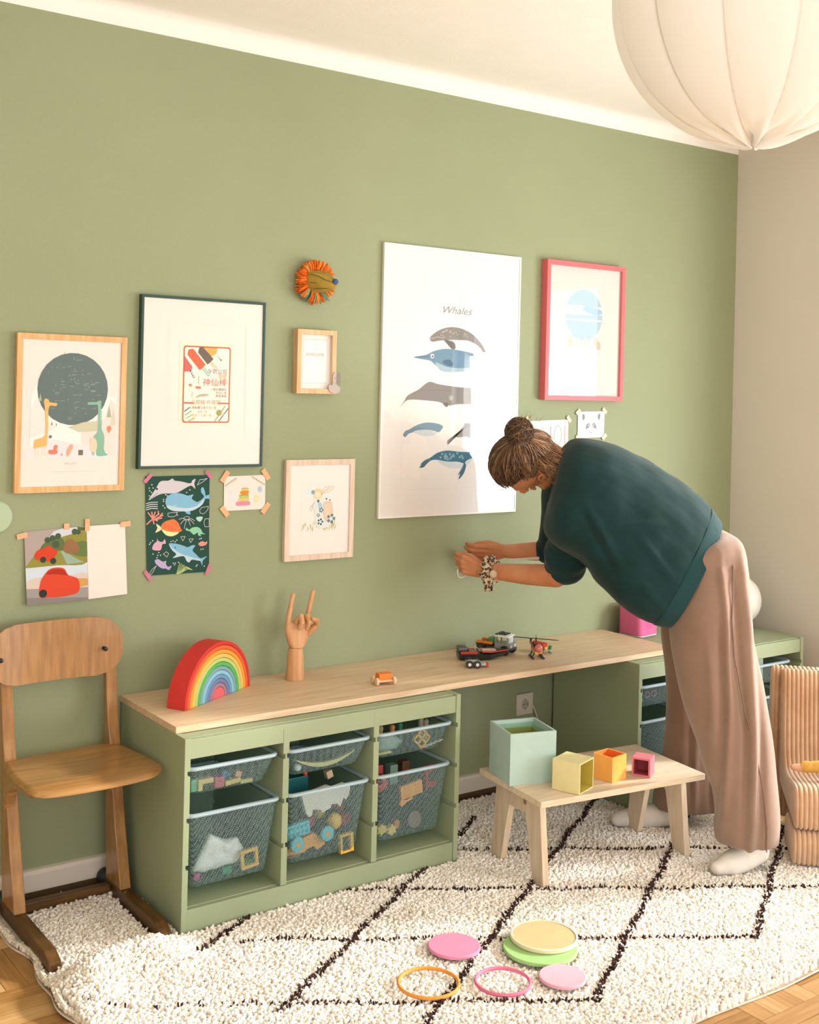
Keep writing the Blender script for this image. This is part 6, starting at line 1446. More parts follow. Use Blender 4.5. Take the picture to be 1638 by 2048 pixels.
# wedge-shaped muzzle turned to the right: back outline on the wall side, snout in front
bk_ = [(-0.045, 0.045), (0.042, 0.048), (0.052, 0.005), (0.035, -0.040), (-0.020, -0.046), (-0.046, -0.005)]
md_ = [(-0.030, 0.034), (0.040, 0.038), (0.054, 0.000), (0.044, -0.032), (-0.008, -0.038), (-0.034, -0.004)]
fr_ = [(0.034, 0.006), (0.052, 0.006), (0.056, -0.010), (0.050, -0.026), (0.034, -0.026), (0.028, -0.010)]
V = [LC + Vector((a, 0.0, b)) for a, b in bk_] + [LC + Vector((a, -0.030, b)) for a, b in md_] + [LC + Vector((a, -0.070, b)) for a, b in fr_]
F = [tuple(range(6)), tuple(range(12, 18))[::-1]] + [(i + 6 * k, 6 * k + i + 6, 6 * k + (i + 1) % 6 + 6, 6 * k + (i + 1) % 6) for k in (0, 1) for i in range(6)]
s.add(V, F); s.build('face', FEL, t, bevel=0.007, seg=3, smooth=True, sharp=70)
s = MB(); s.ball(LC + Vector((0.044, -0.070, 0.000)), (0.012, 0.008, 0.010), 12, 8); s.build('nose', mat('blue_stitching', '#3f568c', rough=0.9), t, smooth=True)
s = MB()
for a in ((-0.026, -0.028, 0.018), (0.047, -0.030, 0.020)): s.ball(LC + Vector(a), 0.0045, 10, 6)
s.build('eyes', BLACK, t, smooth=True)
for dx in (-0.036, 0.040):
    s = MB(); s.ball(LC + Vector((dx, -0.020, 0.042)), (0.011, 0.007, 0.012), 12, 8); s.build('ear', mat('ear_felt', '#b5a678', rough=0.95), t, smooth=True)
s = MB()
for P_ in ([(-0.034, -0.036, 0.022), (-0.010, -0.050, 0.016), (0.014, -0.064, 0.002), (0.038, -0.0745, -0.004)], [(-0.012, -0.034, 0.032), (0.006, -0.046, 0.022), (0.016, -0.052, 0.018)], [(0.016, -0.036, 0.032), (0.030, -0.050, 0.018), (0.042, -0.062, 0.006)], [(-0.034, -0.034, -0.006), (-0.004, -0.046, -0.008)], [(-0.022, -0.036, -0.026), (0.006, -0.050, -0.024), (0.030, -0.064, -0.024)]):
    s.tube([LC + Vector(p) for p in P_], 0.0010, 5)
s.build('stitching', mat('dark_thread', '#4a4228', rough=0.9), t)
OM, OM2, TM = mat('orange_wool', '#e8762c', rough=0.95, spec=0.05, color2='#d4601f', vscale=60), mat('light_orange_wool', '#f09440', rough=0.95, spec=0.05), mat('teal_wool', '#5aa08e', rough=0.95, spec=0.05)
s = MB()
for i in range(330):
    a = rnd.uniform(0, 2 * PI); lay = rnd.random(); el_ = rnd.uniform(0.8, 1.08)
    ca, sa = math.cos(a), math.sin(a)
    root = LC + Vector((0.040 * ca, -0.004 - 0.022 * lay, 0.040 * sa + 0.002)); ln_ = 0.030 * el_ * (1.0 + 0.25 * (sa < -0.3))
    if ca > 0.8 and abs(sa) < 0.35 and lay > 0.3: ln_ *= 0.5
    tip = root + Vector((ca * ln_, -0.004 + rnd.uniform(-0.006, 0.006) + 0.010 * (lay < 0.5), sa * ln_))
    side = Vector((-sa, 0, ca)) * rnd.uniform(-0.006, 0.006); mid = (root + tip) / 2 + side * 0.4 + Vector((0, -0.006, 0))
    m_ = TM if (sa < -0.55 and rnd.random() < 0.38) else (OM2 if rnd.random() < 0.3 else OM)
    s.tube([root, mid, tip + side], [0.0021, 0.0023, 0.0017], 5, m_)
s.build('mane', None, t, kind='stuff', smooth=True)

# ------------------------------------------------------------------ person
_tmp = []
def eval_mesh(mb, voxel, smooth_it=0, fac=0.5, decimate=None):
    """union of the shapes in mb through a voxel remesh -> (verts, faces)"""
    me = bpy.data.meshes.new('t'); me.from_pydata([tuple(p) for p in mb.v], [], mb.f); me.update()
    ob = bpy.data.objects.new('t', me); COL.objects.link(ob)
    md = ob.modifiers.new('r', 'REMESH'); md.mode = 'VOXEL'; md.voxel_size = voxel; md.adaptivity = 0
    if smooth_it:
        md = ob.modifiers.new('s', 'SMOOTH'); md.factor = fac; md.iterations = smooth_it
    dg = bpy.context.evaluated_depsgraph_get(); m2 = bpy.data.meshes.new_from_object(ob.evaluated_get(dg))
    n = len(m2.vertices); V = np.zeros(n * 3, dtype=np.float32); m2.vertices.foreach_get('co', V); V = V.reshape(-1, 3)
    F = np.array([list(p.vertices) for p in m2.polygons], dtype=np.int32)
    Nn = np.zeros(n * 3, dtype=np.float32); m2.vertices.foreach_get('normal', Nn); Nn = Nn.reshape(-1, 3)
    bpy.data.objects.remove(ob); bpy.data.meshes.remove(me); bpy.data.meshes.remove(m2)
    return V, F, Nn
def loft(s, rings, n=28, ex=2.3, m=None, close0=True, close1=True):
    """rings: (centre, half-vector A, half-vector B); superellipse sections, closed ends"""
    V = []
    for c, A, B_ in rings:
        c, A, B_ = Vector(c), Vector(A), Vector(B_)
        for j in range(n):
            a = 2 * PI * j / n; ca, sa = math.cos(a), math.sin(a)
            V.append(c + A * math.copysign(abs(ca) ** (2 / ex), ca) + B_ * math.copysign(abs(sa) ** (2 / ex), sa))
    F = [(i * n + j, i * n + (j + 1) % n, (i + 1) * n + (j + 1) % n, (i + 1) * n + j) for i in range(len(rings) - 1) for j in range(n)]
    if close0: F.append(list(range(n))[::-1])
    if close1: F.append([(len(rings) - 1) * n + j for j in range(n)])
    s.add(V, F, m)
def interp(rings, k=4):
    """catmull-rom between rings"""
    out = []; L_ = len(rings)
    rings = [tuple(Vector(q_) for q_ in r_) for r_ in rings]
    for i in range(L_ - 1):
        r0, r1, r2, r3 = rings[max(i - 1, 0)], rings[i], rings[i + 1], rings[min(i + 2, L_ - 1)]
        for j in range(k):
            w = j / k; out.append(tuple(0.5 * ((2 * r1[q_]) + (-r0[q_] + r2[q_]) * w + (2 * r0[q_] - 5 * r1[q_] + 4 * r2[q_] - r3[q_]) * w * w + (-r0[q_] + 3 * r1[q_] - 3 * r2[q_] + r3[q_]) * w ** 3) for q_ in range(3)))
    out.append(rings[-1]); return out
def caps(s, pts, rad, n=14):
    for i in range(len(pts) - 1): capsule(s, pts[i], pts[i + 1], rad[i], rad[i + 1], n, 5)

SKIN = mat('warm_skin', '#c98a62', rough=0.55, spec=0.35, color2='#bb7850', vscale=14, bump=0.04, bscale=240)
SWEAT = mat('dark_teal_sweatshirt', '#1a3537', rough=0.92, spec=0.12, color2='#16302e', vscale=10, bump=0.12, bscale=500, sheen=0.12)
TROU = mat('rosy_brown_jersey', '#8e7362', rough=0.85, spec=0.15, color2='#846a59', vscale=6, bump=0.06, bscale=600, sheen=0.35)
SOCK = mat('white_sock', '#e6dfd5', rough=0.9, spec=0.1, var=0.05, vscale=30, bump=0.15, bscale=500)
HAIR = mat('brown_hair', '#5a4533', rough=0.5, spec=0.4, color2='#453425', vscale=60)
HAIR2 = mat('light_brown_hair', '#c29b78', rough=0.5, spec=0.4, color2='#95694a', vscale=60)
HAIR3 = mat('mid_brown_hair', '#775a42', rough=0.5, spec=0.4)

RV = Vector((0.812, -0.584, 0)); AV = Vector((0.584, 0.812, 0)); UP = Vector((0, 0, 1))
HC = Vector((1.295, -0.385, 1.291))                      # middle of the skull
HF = Vector((0.02, 0.54, -0.85)).normalized()            # face looks down towards the hands
HU = Vector((-0.98, 0.09, 0.10)); HU = (HU - HF * HU.dot(HF)).normalized()
HL = HU.cross(HF).normalized()                           # her left, towards the camera
def H(f, u_, l): return HC + HF * f + HU * u_ + HL * l

body = MB()
# trunk
TS = [((1.395, -0.43, 1.333), (1.369, -0.43, 1.195), .06), ((1.419, -0.47, 1.378), (1.308, -0.47, 1.09), .15), ((1.454, -0.52, 1.384), (1.303, -0.52, 1.037), .20), ((1.526, -0.58, 1.366), (1.369, -0.58, 0.985), .215),
      ((1.624, -0.64, 1.316), (1.398, -0.64, 0.912), .21), ((1.706, -0.71, 1.251), (1.429, -0.71, 0.849), .205), ((1.766, -0.77, 1.185), (1.478, -0.77, 0.806), .20), ((1.804, -0.81, 1.114), (1.547, -0.81, 0.783), .19)]
LAT = Vector((0.68, 0.73, 0)).normalized()               # towards her right side
SPN = [Vector(a) * 0.62 + Vector(b) * 0.38 for a, b, w in TS]
rg = []
for (a, b, w), c in zip(TS[1:], SPN[1:]):
    up = (Vector(a) - Vector(b)); rg.append((c, up.normalized() * min(0.10, up.length * 0.30), LAT * min(w, 0.145) * 0.75))
loft(body, interp(rg), 24, 2.2)
pel = Vector((1.715, -0.80, 0.965)); body.ball(pel, (0.115, 0.125, 0.11), 20, 12)
# legs
NH, NK, NA_ = Vector((1.672, -0.875, 0.90)), Vector((1.650, -0.965, 0.515)), Vector((1.722, -1.030, 0.105))
FH, FK, FA_ = Vector((1.790, -0.715, 0.93)), Vector((1.835, -0.680, 0.500)), Vector((1.795, -0.625, 0.085))
caps(body, [NH, NK, NA_], [0.070, 0.052, 0.034]); caps(body, [FH, FK, FA_], [0.072, 0.052, 0.034])
caps(body, [NA_, (1.745, -1.030, 0.065), (1.655, -1.010, 0.045), (1.620, -1.000, 0.040)], [0.034, 0.028, 0.027, 0.014])
caps(body, [FA_, (1.800, -0.630, 0.050), (1.70, -0.57, 0.045), (1.660, -0.540, 0.042)], [0.034, 0.028, 0.025, 0.014])
# neck and head
NB = Vector((1.420, -0.455, 1.268))
caps(body, [NB, H(-0.035, -0.085, 0.0), H(-0.02, -0.05, 0)], [0.050, 0.052, 0.056])
def head_shell(u_, v):
    a = 2 * PI * u_; ph = PI * v
    l, f, u2 = math.sin(ph) * math.cos(a), math.sin(ph) * math.sin(a), math.cos(ph)
    L_, F_, U_ = 0.074 * l, 0.094 * f, 0.108 * u2
    if f > 0 and u2 < 0: F_ *= 1 - 0.10 * (-u2); L_ *= 1 - 0.28 * (-u2)
    if f < 0 and u2 < -0.2: F_ *= 1 + 0.25 * (u2 + 0.2)
    if u2 < -0.3 and f > 0: U_ -= 0.012 * f
    return H(F_, U_, L_)
body.grid(head_shell, 32, 22, cu=True)
caps(body, [H(0.088, -0.004, 0), H(0.108, -0.030, 0), H(0.113, -0.040, 0)], [0.009, 0.011, 0.011], 10)      # nose
body.ball(H(0.100, -0.042, 0.011), 0.008, 10, 7); body.ball(H(0.100, -0.042, -0.011), 0.008, 10, 7)
caps(body, [H(0.088, -0.066, 0.020), H(0.096, -0.066, 0.0), H(0.088, -0.066, -0.020)], [0.006, 0.009, 0.006], 8)   # lips
body.ball(H(0.074, -0.098, 0), (0.022, 0.022, 0.018), 12, 8)                                                # chin
caps(body, [H(0.02, -0.070, 0.052), H(0.066, -0.094, 0.022)], [0.026, 0.020], 10); caps(body, [H(0.02, -0.070, -0.052), H(0.066, -0.094, -0.022)], [0.026, 0.020], 10)  # jaw
caps(body, [H(0.082, 0.018, 0.030), H(0.088, 0.022, 0.0), H(0.082, 0.018, -0.030)], [0.010, 0.009, 0.010], 8)  # brow
for sg in (1, -1):
    body.ball(H(0.082, 0.000, 0.031 * sg), (0.012, 0.012, 0.012), 12, 8)                                     # eyelids
    # ear: rim and lobe
    E0 = H(-0.010, -0.030, 0.075 * sg)
    pts = [E0 + HF * (0.016 * math.cos(a)) + HU * (0.028 * math.sin(a)) + HL * sg * (0.008 + 0.006 * math.sin(a * 0.5)) for a in [R(-60 + 300 * i / 14) for i in range(15)]]
    caps(body, pts, [0.0048] * 15, 8); body.ball(E0 + HU * -0.026 + HF * 0.006 + HL * sg * 0.006, 0.008, 10, 7); body.ball(E0 + HL * sg * 0.001, (0.012, 0.012, 0.014), 10, 7)
# arms
NS, NE, NW = Vector((1.345, -0.600, 1.190)), Vector((1.392, -0.445, 0.907)), Vector((1.290, -0.172, 0.896))
FS, FE, FW = Vector((1.530, -0.360, 1.220)), Vector((1.540, -0.290, 0.970)), Vector((1.430, -0.120, 0.950))
caps(body, [NS + LAT * 0.02, NE], [0.045, 0.040]); caps(body, [NE, NE * 0.6 + NW * 0.4 + Vector((0, 0, -0.002)), NW], [0.040, 0.037, 0.0255])
caps(body, [FS, FE], [0.044, 0.038]); caps(body, [FE, FE * 0.6 + FW * 0.4 + Vector((0, 0, -0.004)), FW], [0.039, 0.035, 0.0245])
def hand(W_, D, S_, Nn, curl, spread=0.0185, thumb_side=1, L_=0.062):
    """W_ wrist, D wrist->knuckles, S_ across the knuckles index->little, Nn palm normal (where fingers curl to)"""
    D, S_, Nn = Vector(D).normalized(), Vector(S_).normalized(), Vector(Nn).normalized()
    for k in range(4):                                                                                       # metacarpals merge into a palm
        b = W_ + D * 0.008 + S_ * (k - 1.5) * 0.009; e = W_ + D * (0.080 - 0.004 * abs(k - 1)) + S_ * (k - 1.5) * spread
        caps(body, [b, (b + e) / 2, e], [0.016, 0.0145, 0.0105], 10)
    for k in range(4):
        p = W_ + D * (0.080 - 0.004 * abs(k - 1)) + S_ * (k - 1.5) * spread; ln_ = (0.036, 0.040, 0.038, 0.030)[k]; a = 0; P_ = [p]
        for j in range(3):
            a += curl[k][j]; d = D * math.cos(a) + Nn * math.sin(a); p = p + d * ln_ * (1, 0.68, 0.55)[j]; P_.append(p)
        caps(body, P_, [0.0095, 0.0088, 0.0080, 0.0070], 10)
    b = W_ + D * 0.020 - S_ * 0.020 + Nn * 0.006; c = b + D * 0.032 - S_ * 0.014 + Nn * 0.016; d = c + D * 0.030 + S_ * 0.004 + Nn * 0.014; e = d + D * 0.020 + S_ * 0.010 + Nn * 0.006
    caps(body, [b, c, d, e], [0.0145, 0.0115, 0.0098, 0.0080], 10)
hand(NW, (-0.55, 0.75, 0.22), (0.05, 0.15, -1), (0.62, 0.72, 0.0), [(0.75, 1.05, 0.55), (0.85, 1.15, 0.6), (0.95, 1.2, 0.6), (1.05, 1.2, 0.6)])
hand(FW, (-0.90, 0.22, -0.06), (0.10, 0.35, -0.9), (-0.1, 0.85, 0.10), [(0.55, 0.8, 0.5), (0.65, 0.9, 0.5), (0.75, 1.0, 0.5), (0.85, 1.0, 0.5)], L_=0.058)
BV, BF, BN = eval_mesh(body, 0.0030, 4, 0.5)
person = npmesh('person', BV, BF, [SKIN], None, smooth=True, loc=(1.70, -0.85, 0.02))
tag(person, 'person in dark teal sweatshirt and brown wide trousers, bending to tape something to the wall', 'person')

# sweatshirt ------------------------------------------------------------------
sw = MB()
rg = []
for a, b, w in TS:
    a, b = Vector(a), Vector(b); rg.append(((a + b) / 2, (a - b) / 2, LAT * w * 0.84))
rg[0] = (rg[0][0] + Vector((0.012, 0, 0.008)), rg[0][1] * 0.92, LAT * 0.070)
loft(sw, interp(rg, 5), 40, 2.25)
def sleeve(A_, Bp, ra, rb, C_, rc):
    pts = [A_, (A_ + Bp) / 2, Bp, C_]; caps(sw, pts, [ra, (ra + rb) / 2, rb, rc], 24)
sleeve(NS + Vector((0.060, 0.03, -0.005)), NE * 0.88 + NS * 0.12 + Vector((0.030, 0.000, 0.012)), 0.100, 0.076, NE + Vector((0.018, -0.002, 0.026)), 0.056)
sleeve(FS, FE + Vector((0, 0, 0.015)), 0.100, 0.070, FE * 0.84 + FW * 0.16, 0.052)
SV, SF, SN = eval_mesh(sw, 0.0052, 11, 0.5)
def ridge(V, a, b, w, amp, ease=True):
    a, b = np.array(a), np.array(b); d = b - a; L2 = d @ d
    t_ = ((V - a) @ d) / L2; tc = np.clip(t_, 0, 1); dist = np.linalg.norm(V - a - tc[:, None] * d, axis=1)
    fall = np.sin(np.clip(tc, 0.02, 0.98) * np.pi) ** 1.0
    return amp * np.exp(-(dist / w) ** 2) * fall
def spt(i, v, l=0.0):
    """point on torso: section i (float), v 0 belly..1 back, l lateral"""
    k = int(min(i, len(TS) - 2)); w = i - k
    a = Vector(TS[k][0]) * (1 - w) + Vector(TS[k + 1][0]) * w; b = Vector(TS[k][1]) * (1 - w) + Vector(TS[k + 1][1]) * w; lw = TS[k][2] * (1 - w) + TS[k + 1][2] * w
    return b + (a - b) * v - LAT * lw * l * 0.84 * (1 - abs(2 * v - 1) ** 3 * 0.6)
disp = np.zeros(len(SV))
FOLDS = []
for q_, (i0, i1, v1) in enumerate(((3.0, 1.9, 0.50), (3.5, 2.5, 0.58), (4.0, 2.9, 0.50), (4.4, 3.5, 0.62), (4.9, 4.0, 0.55), (5.3, 4.5, 0.66), (5.75, 5.1, 0.60), (6.15, 5.7, 0.70), (6.5, 6.2, 0.66))):
    FOLDS += [(i0, 1.0, 0.05, i1, v1, 0.97, 0.009, 0.0085 if q_ % 2 == 0 else 0.0065), (i0 + 0.22, 1.0, 0.05, i1 + 0.26, v1 + 0.03, 0.97, 0.009, -0.006)]
FOLDS += [(1.5, 0.85, 0.6, 2.6, 0.30, 1.0, 0.012, 0.010), (1.3, 0.75, 0.7, 2.2, 0.22, 1.0, 0.010, -0.008), (2.4, 0.5, 1.0, 4.6, 0.22, 1.0, 0.013, 0.008), (2.6, 0.40, 1.0, 4.6, 0.14, 0.97, 0.011, -0.006),
          (4.4, 0.50, 1.0, 6.4, 0.36, 1.0, 0.014, 0.006), (5.0, 0.25, 1.0, 6.6, 0.14, 0.97, 0.013, 0.007), (2.9, 0.72, 0.95, 2.1, 0.28, 1.0, 0.011, 0.008), (5.2, 0.7, 0.95, 3.2, 0.35, 1.0, 0.016, 0.006)]
for (i0, v0, l0, i1, v1, l1, w, amp) in FOLDS:
    disp += ridge(SV, spt(i0, v0, l0), spt(i1, v1, l1), w * 1.15, amp * 1.2)
# sleeve creases round the elbow
ax = (NE - NS).normalized()
for t_, amp in ((0.45, 0.003), (0.62, -0.004), (0.76, 0.005), (0.88, -0.004)):
    c = NS + (NE - NS) * t_; d = np.abs((SV - np.array(c)) @ np.array((ax + Vector((0.25, 0.1, 0.1))).normalized())); nr = np.linalg.norm(SV - np.array(c), axis=1) < 0.15
    disp += amp * np.exp(-(d / 0.013) ** 2) * nr
nz = np.array([noise.noise(Vector(p) * 14) for p in SV]); disp += 0.004 * nz
SV2 = SV + SN * disp[:, None]
npmesh('sweatshirt', SV2, SF, [SWEAT], person, smooth=True)['label'] = 'dark teal sweatshirt with pushed-up sleeves'
# ribbed hem band
s = MB(); n = 96
c7 = (Vector(TS[7][0]) + Vector(TS[7][1])) / 2; A7 = (Vector(TS[7][0]) - Vector(TS[7][1])) / 2; dv = (SPN[7] - SPN[6]).normalized()
c6 = (Vector(TS[6][0]) + Vector(TS[6][1])) / 2; A6 = (Vector(TS[6][0]) - Vector(TS[6][1])) / 2
rings = []
for w, g in ((0.42, 1.012), (0.48, 1.022), (0.75, 1.018), (1.0, 1.008), (1.07, 1.000), (1.08, 0.975), (1.0, 0.965)):
    c = c6 * (1 - w) + c7 * w; A_ = (A6 * (1 - w) + A7 * w) * g; B2 = LAT * (0.20 * (1 - w) + 0.19 * w) * g * 0.84; rings.append((c, A_, B2))
V = []
for c, A_, B2 in rings:
    for j in range(n):
        a = 2 * PI * j / n; ca, sa = math.cos(a), math.sin(a); rb = 1 + 0.006 * (j % 2)
        V.append(c + (A_ * math.copysign(abs(ca) ** (2 / 2.25), ca) + B2 * math.copysign(abs(sa) ** (2 / 2.25), sa)) * rb)
s.add(V, [(i * n + j, i * n + (j + 1) % n, (i + 1) * n + (j + 1) % n, (i + 1) * n + j) for i in range(len(rings) - 1) for j in range(n)])
s.build('hem_band', mat('teal_rib', '#1e3c3d', rough=0.9, spec=0.12, sheen=0.12), person, smooth=True)

# trousers --------------------------------------------------------------------
NL = [((1.722, -0.850, 1.045), 0.085), ((1.695, -0.885, 0.985), 0.128), ((1.672, -0.9, 0.930), 0.140), ((1.640, -0.92, 0.83), 0.165), ((1.630, -0.94, 0.721), 0.168), ((1.630, -0.985, 0.566), 0.162), ((1.650, -1.018, 0.44), 0.146), ((1.668, -1.042, 0.314), 0.128), ((1.680, -1.050, 0.206), 0.124), ((1.697, -1.04, 0.117), 0.118)]
FL = [((1.81, -0.72, 0.919), 0.137), ((1.775, -0.72, 0.75), 0.135), ((1.823, -0.70, 0.583), 0.134), ((1.848, -0.69, 0.438), 0.138), ((1.862, -0.67, 0.269), 0.145), ((1.850, -0.66, 0.160), 0.152), ((1.845, -0.65, 0.085), 0.150)]
tr = MB()
rg = [(c, RV * w * 0.82, AV * w * 0.70) for c, w in NL]; loft(tr, interp(rg, 4), 30, 2.1)
rg = [(c, RV * w * 0.78, AV * w * 0.62) for c, w in FL]; loft(tr, interp(rg, 4), 30, 2.1)
# seat of the trousers
rg = [((1.690, -0.80, 1.040), RV * 0.085 + UP * 0.04, AV * 0.13), ((1.705, -0.80, 1.010), RV * 0.142 + UP * 0.045, AV * 0.165), ((1.725, -0.81, 0.930), RV * 0.152, AV * 0.160), ((1.725, -0.82, 0.830), RV * 0.148, AV * 0.150), ((1.722, -0.82, 0.760), RV * 0.130, AV * 0.120)]
loft(tr, interp(rg, 4), 30, 2.2)
tr.ball((1.745, -0.815, 0.975), (0.105, 0.135, 0.125), 22, 14)
TV, TF, TN = eval_mesh(tr, 0.0070, 10, 0.5)
disp = np.zeros(len(TV))
X_ = (TV - np.array((1.70, -0.9, 0))) @ np.array(RV); Z_ = TV[:, 2]
def vfold(x0, z0, x1, z1, w, amp, zt, zb):
    xc = x0 + (x1 - x0) * (Z_ - z0) / (z1 - z0); return amp * np.exp(-((X_ - xc) / w) ** 2) * np.clip((zt - Z_) / 0.10, 0, 1) * np.clip((Z_ - zb) / 0.10 + 0.2, 0, 1)
front = (TN @ np.array(AV)) < 0.25
for a in [(-0.02, 0.95, -0.02, 0.10, 0.012, 0.010, 1.05, 0.08), (0.055, 1.0, 0.060, 0.10, 0.016, 0.012, 1.1, 0.08), (0.015, 0.95, 0.045, 0.10, 0.011, -0.010, 1.0, 0.08), (-0.075, 0.75, -0.050, 0.10, 0.016, 0.008, 0.80, 0.08), (-0.045, 0.80, -0.030, 0.10, 0.010, -0.007, 0.85, 0.08), (0.095, 0.9, 0.085, 0.10, 0.012, -0.008, 1.0, 0.08)]:
    disp += vfold(*a) * front
nz = np.array([noise.noise(Vector((p[0] * 9, p[1] * 9, p[2] * 3))) for p in TV]); disp += 0.005 * nz
disp *= np.clip((1.14 - Z_) / 0.1, 0, 1)
npmesh('trousers', TV + TN * disp[:, None], TF, [TROU], person, smooth=True)['label'] = 'rosy brown wide-legged trousers'
# stitched side seam
s = MB(); sp = []
for c, w in NL: sp.append(Vector(c) - AV * w * 0.70 * 0.985 + RV * (0.035))
s.tube([sp[i] * (1 - w) + sp[i + 1] * w for i in range(len(sp) - 1) for w in (0, 0.5)] + [sp[-1]], 0.0022, 5); s.build('side_seam', mat('seam_brown', '#7b6150', rough=0.9), person, smooth=True)
# socks
def sock(A_, P_, rr_):
    q = MB(); caps(q, [A_ + UP * 0.05, A_] + P_, [0.046, 0.043] + rr_, 18); V, F, Nn = eval_mesh(q, 0.0045, 8, 0.5); npmesh('sock', V, F, [SOCK], person, smooth=True)['label'] = 'white sock'
sock(NA_, [Vector((1.752, -1.036, 0.075)), Vector((1.700, -1.022, 0.060)), Vector((1.650, -1.010, 0.048)), Vector((1.604, -0.997, 0.040))], [0.038, 0.042, 0.040, 0.024])
sock(FA_, [Vector((1.805, -0.632, 0.060)), Vector((1.750, -0.600, 0.058)), Vector((1.690, -0.560, 0.050)), Vector((1.640, -0.525, 0.042))], [0.038, 0.042, 0.040, 0.026])

# hair -------------------------------------------------------------------------
BUN = Vector((1.226, -0.425, 1.405))
hair = MB()
def hair_shell(u_, v):
    a = 2 * PI * u_; ph = PI * v
    l, f, u2 = math.sin(ph) * math.cos(a), math.sin(ph) * math.sin(a), math.cos(ph)
    g = 1.0
    # pulled in where the face is
    if f > 0 and u2 < 0.52: g = 1.0 - 0.26 * min(1, (0.52 - u2) / 0.18) * min(1, f / 0.22)
    if u2 < -0.35: g *= 1 - 0.30 * min(1, (-0.35 - u2) / 0.4)
    if abs(l) > 0.55 and -0.7 < u2 < 0.05 and f > -0.42: g *= 0.80
    return H(0.107 * f * g - 0.006, 0.121 * u2 * g + 0.002, 0.0865 * l * g)
hair.grid(hair_shell, 40, 30, cu=True)
hair.ball(BUN, (0.045, 0.044, 0.038), 20, 14)
caps(hair, [BUN, H(-0.075, 0.055, 0.01)], [0.030, 0.040], 16)
V, F, Nn = eval_mesh(hair, 0.0040, 3, 0.5)
nz = np.array([noise.noise(Vector(p) * 40) for p in V]); V = V + Nn * (0.003 * nz)[:, None]
hr = npmesh('hair', V, F, [HAIR], person, smooth=True); hr['label'] = 'brown hair in a messy bun'
st = MB(); rr = random.Random(11)
BD = (BUN - HC).normalized()
for i in range(1500):
    # start on the hairline (or the nape), run over the skull to the bun
    a = rr.uniform(0, 2 * PI)
    l, f = math.cos(a), math.sin(a)
    u0 = 0.50 if f > 0.35 else (0.50 - 0.95 * (0.35 - f) / 0.9 if f > -0.55 else -0.60)
    u0 = max(u0, 0.12) if (abs(l) > 0.5 and f > -0.45) else u0
    u0 += rr.uniform(-0.02, 0.28); u0 = max(-0.7, min(0.75, u0)); q_ = math.sqrt(1 - u0 * u0)
    d0 = (HF * f * q_ + HU * u0 + HL * l * q_).normalized()
    if d0.dot(BD) > 0.75: continue
    pts = []; om = math.acos(max(-1, min(1, d0.dot(BD)))); lift = rr.uniform(0.003, 0.018); wob = rr.uniform(-0.22, 0.22); axw = d0.cross(BD).normalized(); st0 = rr.choice([0, 0, 0.15, 0.3])
    for k in range(9):
        w = st0 + (1 - st0) * k / 8
        if w > 0.93: w = 0.93
        d = (d0 * math.sin((1 - w) * om) + BD * math.sin(w * om)) / math.sin(om) + axw * wob * math.sin(PI * w)
        d.normalize(); F_, U_, L_ = d.dot(HF), d.dot(HU), d.dot(HL)
        rad = 1.0
        p = H(0.107 * F_ - 0.006, 0.121 * U_ + 0.002, 0.0865 * L_) + d * (lift * math.sin(PI * min(1, w + 0.1)) + 0.001)
        pts.append(p)
    side = d0.dot(RV)
    mm = HAIR2 if (side > 0.1 and rr.random() < 0.55) or rr.random() < 0.14 else (HAIR3 if rr.random() < 0.45 else HAIR)
    st.tube(pts, [0.0011] * 8 + [0.0005], 3, mm, caps=False)
for i in range(420):      # coils of the bun
    d = Vector((rr.gauss(0, 1), rr.gauss(0, 1), rr.gauss(0, 1))).normalized(); e = d.cross(Vector((rr.gauss(0, 1), rr.gauss(0, 1), rr.gauss(0, 1)))).normalized(); r_ = rr.uniform(0.043, 0.051); a0 = rr.uniform(0, 6); L_ = rr.uniform(0.9, 2.2)
    st.tube([BUN + (d * math.cos(a0 + L_ * k / 7) + e * math.sin(a0 + L_ * k / 7)) * r_ for k in range(8)], 0.0010, 3, HAIR3 if rr.random() < 0.35 else (HAIR2 if rr.random() < 0.15 else HAIR), caps=False)
for i in range(420):      # loose lighter ends falling over the nape and side
    q_ = HC + (RV * rr.uniform(0.25, 0.9) - AV * rr.uniform(0.25, 0.8) + UP * rr.uniform(-0.15, 0.75)).normalized() * rr.uniform(0.096, 0.106)
    d = (RV * rr.uniform(0.25, 0.9) + UP * rr.uniform(-0.9, -0.1) - AV * rr.uniform(-0.1, 0.2)).normalized(); ln_ = rr.uniform(0.04, 0.09)
    p1 = q_ + d * ln_ * 0.5 + (q_ - HC).normalized() * 0.008
    st.tube([q_ - d * 0.03, q_, p1, q_ + d * ln_], [0.0013, 0.0013, 0.0010, 0.0004], 3, HAIR2 if rr.random() < 0.75 else HAIR3, caps=False)
for i in range(60):       # fly-aways at the brow and the bun
    base = H(rr.uniform(0.02, 0.07), rr.uniform(0.06, 0.10), rr.uniform(-0.03, 0.06)) if i % 2 else BUN + Vector((rr.gauss(0, .03), rr.gauss(0, .03), 0.035))
    d = Vector((rr.gauss(0, 1), rr.gauss(0, 1), rr.gauss(0, 1))).normalized(); e = (d + (base - HC).normalized()).normalized()
    st.tube([base, base + e * 0.018, base + e * 0.03 + d * 0.012], [0.0006, 0.0005, 0.0003], 3, HAIR3, caps=False)
o = st.build('hair_strands', None, hr, kind='stuff', smooth=True)
